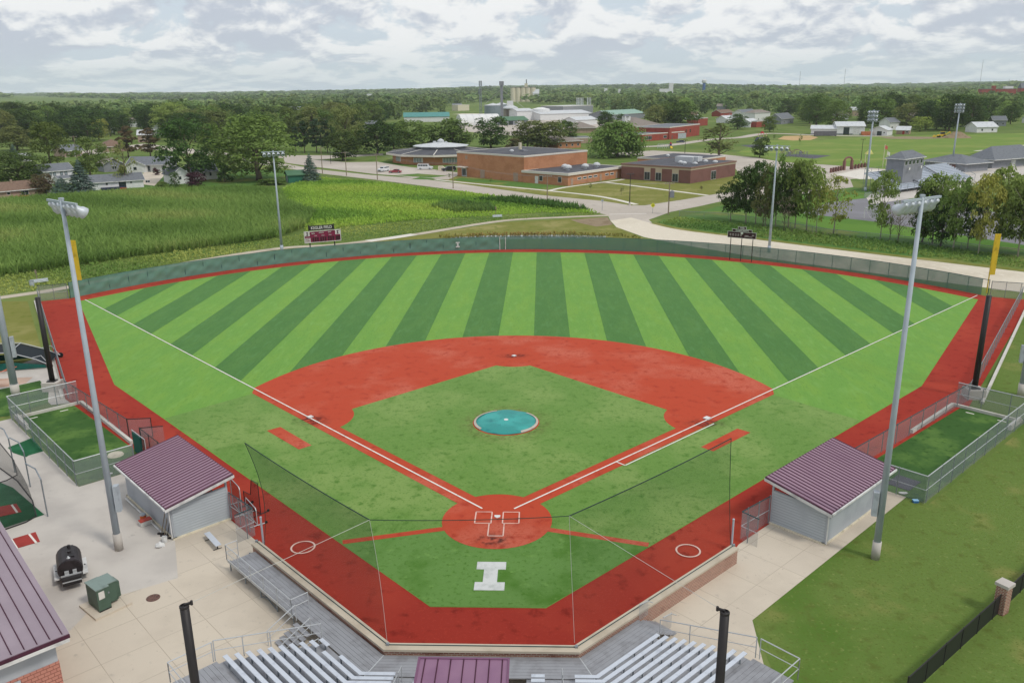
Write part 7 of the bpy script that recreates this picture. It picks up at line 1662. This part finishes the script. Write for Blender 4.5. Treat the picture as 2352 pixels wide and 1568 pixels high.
MB().box(-1.15, .9, -.98, -.66, .55, .64).box(-1.15, .9, .66, .98, .55, .64).build('fender', M['white'], e); MB().box(-1.1, 1.1, -.55, .55, .42, .5).box(1.05, 1.75, -.55, .55, .46, .92).build('chassis', M['black'], e); mb = MB(); mb.box(1.3, 1.38, -.6, .6, .92, 1.0); mb.box(1.74, 1.8, -.55, .55, .7, .76); mb.box(1.05, 1.3, -.35, -.1, 1.0, 1.2); mb.box(1.05, 1.3, .12, .35, 1.0, 1.2); mb.build('front_rail', M['rail'], e)
MB().lathe([(.12, 1.85), (.04, 1.97)], 8, (.85, 0, .06)).build('knob', M['rail'], e)
for sy in (-1, 1): w_ = MB().lathe([(.1, -.11), (.30, -.11), (.33, 0), (.30, .11), (.1, .11)], 16, (-.2, sy*.84, .33), (1,0,0), (0,0,1), (0,1,0)).build('wheel', M['rubb'], e); MB().lathe([(.17, -.125), (.17, .125)], 10, (-.2, sy*.84, .33), (1,0,0), (0,0,1), (0,1,0)).build('rim', M['boxg'], w_)
P = G(352, 1373); o = MB().lathe([(.42, .024), (.42, .034), (.36, .04), (.02, .04)], 24).build('manhole_cover', mat('rusty iron cover', '6c5048', [(8, '54403a', .45, .6)], .8)); o.location = (P.x, P.y, 0); tag(o, 'round rusty manhole cover in the left concrete', 'manhole cover')
# things along the left dugout
def at(s, t, g=-1): return (*T(s, t, g), .022)
e = thing('cooler', 'orange and white drink cooler behind the left dugout', 'cooler', at(17.2, 19.3), .8); MB().box(-.4, .4, -.22, .22, 0, .38).build('body', M['offw'], e); MB().box(-.42, .42, -.24, .24, .38, .46).build('lid', mat('red cooler lid', 'b0483c', (), .6, world=False), e)
e = thing('water_jug', 'orange water jug beside the drink cooler', 'cooler', at(17.9, 19.2)); MB().lathe([(.22, 0), (.22, .5)], 14).build('jug', mat('orange plastic', 'c8642c', (), .5, world=False), e); MB().lathe([(.23, .5), (.2, .6), (.05, .62)], 14).build('lid', M['boxg'], e)
for i, (s_, t_, lab) in enumerate(((15.0, 19.0, 'rake leaning on the left dugout wall by the bucket'), (14.6, 18.95, 'broom leaning on the left dugout wall by the rake'), (14.1, 18.95, 'dark shovel leaning near the left dugout corner'))):
    b_ = V(at(s_, t_)); e = thing('garden_tool', lab, 'tool', b_, 0, 'tools leaning on the left dugout'); n_ = V((*T(0, -1, -1), 0)); MB().tube([(0,0,.05), n_*.32+V((.12, 0, 1.6))], .03, 6).build('handle', M['wood'] if i < 2 else M['black'], e); MB().box(-.28, .28, -.06, .06, 0, .12).build('head', M['black'], e)
e = thing('bucket', 'white bucket at the corner of the left dugout', 'bucket', at(13.75, 19.25)); MB().lathe([(.17, 0), (.2, .42), (.18, .42), (.15, .1)], 14).build('pail', M['white'], e); MB().tube([(.19*math.cos(a), 0, .4+.12*math.sin(a)) for a in [math.pi*i/8 for i in range(9)]], .012, 4).build('handle', M['steel'], e)
e = thing('white_bag', 'crumpled white bag beside the bucket', 'bag', at(13.4, 19.7)); o = MB().lathe([(.3, 0), (.34, .12), (.2, .24), (.04, .26)], 9).build('bag_cloth', M['white'], e); [setattr(v, 'co', v.co*(.8+.4*R.random())) for v in o.data.vertices]
e = thing('downspout', 'white downspout pipe lying along the back of the left dugout', 'pipe', at(18, 18.9)); a, b_ = V(at(22.3, 18.95)), V(at(15.0, 18.95)); MB().tube([a-V(e.location)+V((0,0,.12)), b_-V(e.location)+V((0,0,.12))], .06, 6).build('pipe_length', M['white'], e)
e = thing('blue_container', 'small light blue container at the corner of the right practice pen', 'container', at(24.4, 20.4, 1)); MB().box(-.2, .2, -.14, .14, 0, .16).build('tub', M['blue'], e); MB().box(-.21, .21, -.15, .15, .16, .2).build('lid', mat('light blue lid', '8cb8d8', (), .6, world=False), e)
e = thing('home_plate_mat', 'dark rubber batting mat in the near end of the right practice pen', 'mat', at(27.0, 18.4, 1), math.pi/4); MB().box(-1.1, 1.1, -.9, .9, .0, .04).build('mat_sheet', M['rubber'], e); 
for g, s_, t_, lab in ((1, 25.1, 19.2, 'white plate marker by the near fence of the right practice pen'), (-1, 28.0, 18.4, 'white plate marker by the near fence of the left practice pen')):
    o = MB().prism([(-.3, .2), (.3, .2), (.35, 0), (0, -.2), (-.35, 0)], 0, .04).build('plate_marker', M['white']); o.location = (*T(s_, t_, g), .7 if g == 9 else .07); tag(o, lab, 'plate')
# practice screens on the left warning track
def screen(label, c_, rz, L, h, col, lshape=False):
    e = thing('practice_screen', label, 'screen', c_, rz); 
    pts = [(-L/2, 0, .08), (L/2, 0, .08), (L/2, 0, h), (L*.1, 0, h), (-.05*L, 0, h*.5), (-L/2, 0, h*.5), (-L/2, 0, .08)] if lshape else [(-L/2, 0, .08), (L/2, 0, .08), (L/2, 0, h-.15), (L/2-.15, 0, h), (-L/2+.15, 0, h), (-L/2, 0, h-.15), (-L/2, 0, .08)]
    MB().tube(pts, .035, 6).build('frame', col, e); MB().poly(pts[:-1]).build('net', M['netb'], e)
    MB().tube([(-L/2, -.6, .06), (-L/2, .6, .06)], .035, 6).tube([(L/2, -.6, .06), (L/2, .6, .06)], .035, 6).build('foot', col, e)
    mb = MB()
    for x in (-L/2, L/2): mb.lathe([(.05, -.04), (.1, -.04), (.1, .04), (.05, .04)], 10, (x, .65, .1), (0,1,0), (0,0,1), (1,0,0))
    mb.build('wheel', M['rubb'], e)
screen('tall dark L shaped pitching screen beside the left dugout', (*T(13.7, 12.6, -1), .03), math.radians(-38), 2.1, 2.6, M['black'], True)
screen('grey framed practice screen behind the L shaped one', (*T(14.6, 13.4, -1), .03), math.radians(-52), 2.2, 2.3, M['rail'])
screen('low grey framed practice screen at the left dugout gate', (*T(12.4, 13.3, -1), .03), math.radians(-52), 2.3, 1.4, M['rail'])
# folded batting cage on wheels, far left
P = G(40, 842); e = thing('batting_cage', 'rolled teal and black batting cage on wheels at the far left', 'batting cage', P, math.radians(15)); mb = MB()
for y in (-1.6, 2.4):
    mb.tube([(-4.4, y, .4), (-4.2, y, 1.4), (-2.6, y, 2.3), (0, y, 2.2), (2.6, y, 1.2), (4.0, y, .35)], .05, 6); mb.tube([(2.2, y, 1.4), (3.2, y, 1.6), (4.0, y, .35)], .04, 6)
for p in ((-4.3, .9), (-2.6, 2.3), (0, 2.2)): mb.tube([(p[0], -1.6, p[1]), (p[0], 2.4, p[1])], .05, 6)
mb.build('frame', M['rail'], e); vs = []; pr = [(-4.4, .15), (-4.3, 1.3), (-2.6, 2.2), (0, 2.1), (2.4, 1.2), (3.8, .5)]
mb = MB(); mb.add([(x, y, z) for x, z in pr for y in (-1.6, 2.4)], [[2*i, 2*i+1, 2*i+3, 2*i+2] for i in range(5)]); mb.build('net_cover', M['navy'], e)
mb = MB(); mb.poly([(-4.4, -1.62, .1), (3.6, -1.62, .15), (3.4, -1.62, .5), (.2, -1.62, 1.0), (-4.3, -1.62, .95)]); mb.poly([(-4.2, 2.38, .1), (2.0, 2.38, .3), (0, 2.38, .9), (-4, 2.38, .9)]); mb.build('padding', M['tealp'], e)
for y in (-1.75, 2.55): MB().lathe([(.1, -.08), (.3, -.08), (.32, 0), (.3, .08), (.1, .08)], 14, (4.0, y, .32), (1,0,0), (0,0,1), (0,1,0)).build('wheel', M['rubb'], e)
P = G(6, 858); e = thing('folding_chair_frame', 'orange metal frame lying at the far left edge', 'frame', P); MB().tube([(-1, 0, .05), (1, 0, .5), (1.1, 1, .5), (-.9, 1, .05), (-1, 0, .05)], .05, 6).tube([(0, 0, .28), (.1, 1, .28)], .05, 6).build('tube_frame', mat('salmon orange paint', 'c8765e', (), .6, world=False), e)
# batting tunnel net, turf mats
sheet('tunnel_turf', gp((-80, 1075), (30, 1120), (102, 1182), (0, 1216), (-80, 1240)), .03, M['mat'])
sheet('turf_mat_patch', gp((18, 1028), (75, 1005), (100, 1036), (66, 1046), (60, 1050), (30, 1040)), .03, M['mat'])
rm = mat('red turf mat', '9c3a34', [(1.2, '8c332e', .45, .7, 4)], .95)
for px, lab, st in ((((-60, 1175), (38, 1157), (50, 1176), (-60, 1200)), 'red turf batting mat with white stripe inside the batting tunnel', ((27, 1159.5), (40, 1178))), (((12, 1243), (82, 1222), (92, 1244), (10, 1268)), 'red turf mat with two white stripes on the concrete apron', None)):
    pp = gp(*px); c_ = sum(pp, V((0,0,0)))/4; e = thing('turf_mat', lab, 'mat', (c_.x, c_.y, 0)); MB().prism([(p.x-c_.x, p.y-c_.y) for p in pp], .032, .05).build('mat_sheet', rm, e); mb = MB()
    if st: strip(mb, G(*st[0])-c_, G(*st[1])-c_, .14, .054)
    else:
        for a, b_ in (((26, 1239), (40, 1261)), ((67, 1227), (85, 1249))): strip(mb, G(*a)-c_, G(*b_)-c_, .14, .054)
    mb.build('stripe', M['line'], e)
e = thing('batting_tunnel', 'black batting tunnel net hung on thin poles at the left edge', 'batting tunnel', (*G(0, 1130).xy, 0)); o = V(e.location)
fr = [V((*G(*p).xy, 0))-o for p in ((-60, 1010), (5, 1035), (62, 1122), (88, 1180))]; hs = [3.4, 3.4, 2.6, .15]
pts = [V((*G(*p).xy, 0))-o for p in ((-8, 1070), (40, 1105), (75, 1150), (84, 1186), (60, 1200), (-40, 1235))]
mb = MB(); tp = [p+V((-1.2, .5, 3.2)) for p in pts]; vs = []
for p, q in zip(pts, tp):
    for i in range(6): t_ = i/5; vs.append(p.lerp(q, t_)+V((.5*math.sin(t_*math.pi), -.4*math.sin(t_*math.pi), 0)))
mb.add(vs, [[6*i+j, 6*i+6+j, 6*i+7+j, 6*i+j+1] for i in range(len(pts)-1) for j in range(5)]); mb.build('net', M['netb'], e)
mb = MB(); mb.tube([p+V((0,0,.05)) for p in pts], .05, 5); mb.tube(tp, .04, 5); mb.build('net_rope', M['black'], e)
for q in ((110, 1186), (70, 1118), (35, 1085)):
    P = V((*G(*q).xy, 0))-o; MB().tube([P, P+V((0,0,3.1)), P+V((-.6, .5, 3.7)), P+V((-1.9, 1.4, 3.7))], .05, 6).build('pole', M['steel'], e)
# bins by the bleachers, dark pole foot, far right fence
for p, lab in ((LP(3.9, 4.4, 0, 1)+V((0, -20, 0)), 'brown hooded litter bin beside the right bleacher stairs'), (V((-10.9, -22.0, 0))+V((-2.6, 1.6, 0)), 'brown hooded litter bin behind the left black pole')):
    e = thing('litter_bin', lab, 'litter bin', p+(V((.9, .9, 0)) if p.x > 0 else V((0, 0, 0))), math.radians(40)); MB().box(-.35, .35, -.35, .35, 0, 1.0).build('body', plain('brown grey plastic', '5c5350', .7), e); MB().lathe([(.5, 1.0), (.48, 1.12), (.3, 1.3), (.02, 1.32)], 4).build('hood', plain('taupe hood', '766c68', .7), e); MB().box(-.22, .22, -.37, -.35, .75, .92).build('slot', M['black'], e)
fence('iron_fence', 'long black iron fence with brick pier across the lower right lawn', [tuple(G(*p).xy) for p in ((2080, 1605), (2298, 1404), (2420, 1285))], 1.35, meshmat('black pickets', '121416', .90), M['black'], 2.1)
P = G(2297, 1405); e = thing('brick_pier', 'brick pier with pale stone cap standing in the black iron fence', 'pier', P, math.radians(35)); MB().box(-.32, .32, -.32, .32, 0, 1.85).build('shaft', M['brick'], e); MB().box(-.4, .4, -.4, .4, 1.85, 2.05).build('cap', M['conc2'], e)
# ---------------------------------------------------------------- air
mb = MB().box(-5200, 5600, -140, 9000, -1.0, 200); o = mb.build('haze', None) if False else None
hz_, nh, bs = newmat('thin summer haze'); nh.n.remove(bs); pv = nh.new('ShaderNodeVolumePrincipled'); pv.inputs['Density'].default_value = 0.000065; pv.inputs['Color'].default_value = (.86, .94, 1.0, 1); pv.inputs['Anisotropy'].default_value = .0
nh.link(pv.outputs[0], nh.n['Material Output'].inputs['Volume'])
o = MB().box(-6000, 6400, -160, 9400, -1.0, 240).build('haze', hz_); tag(o, kind='stuff'); o['label'] = 'thin pale summer haze over the town and woods'
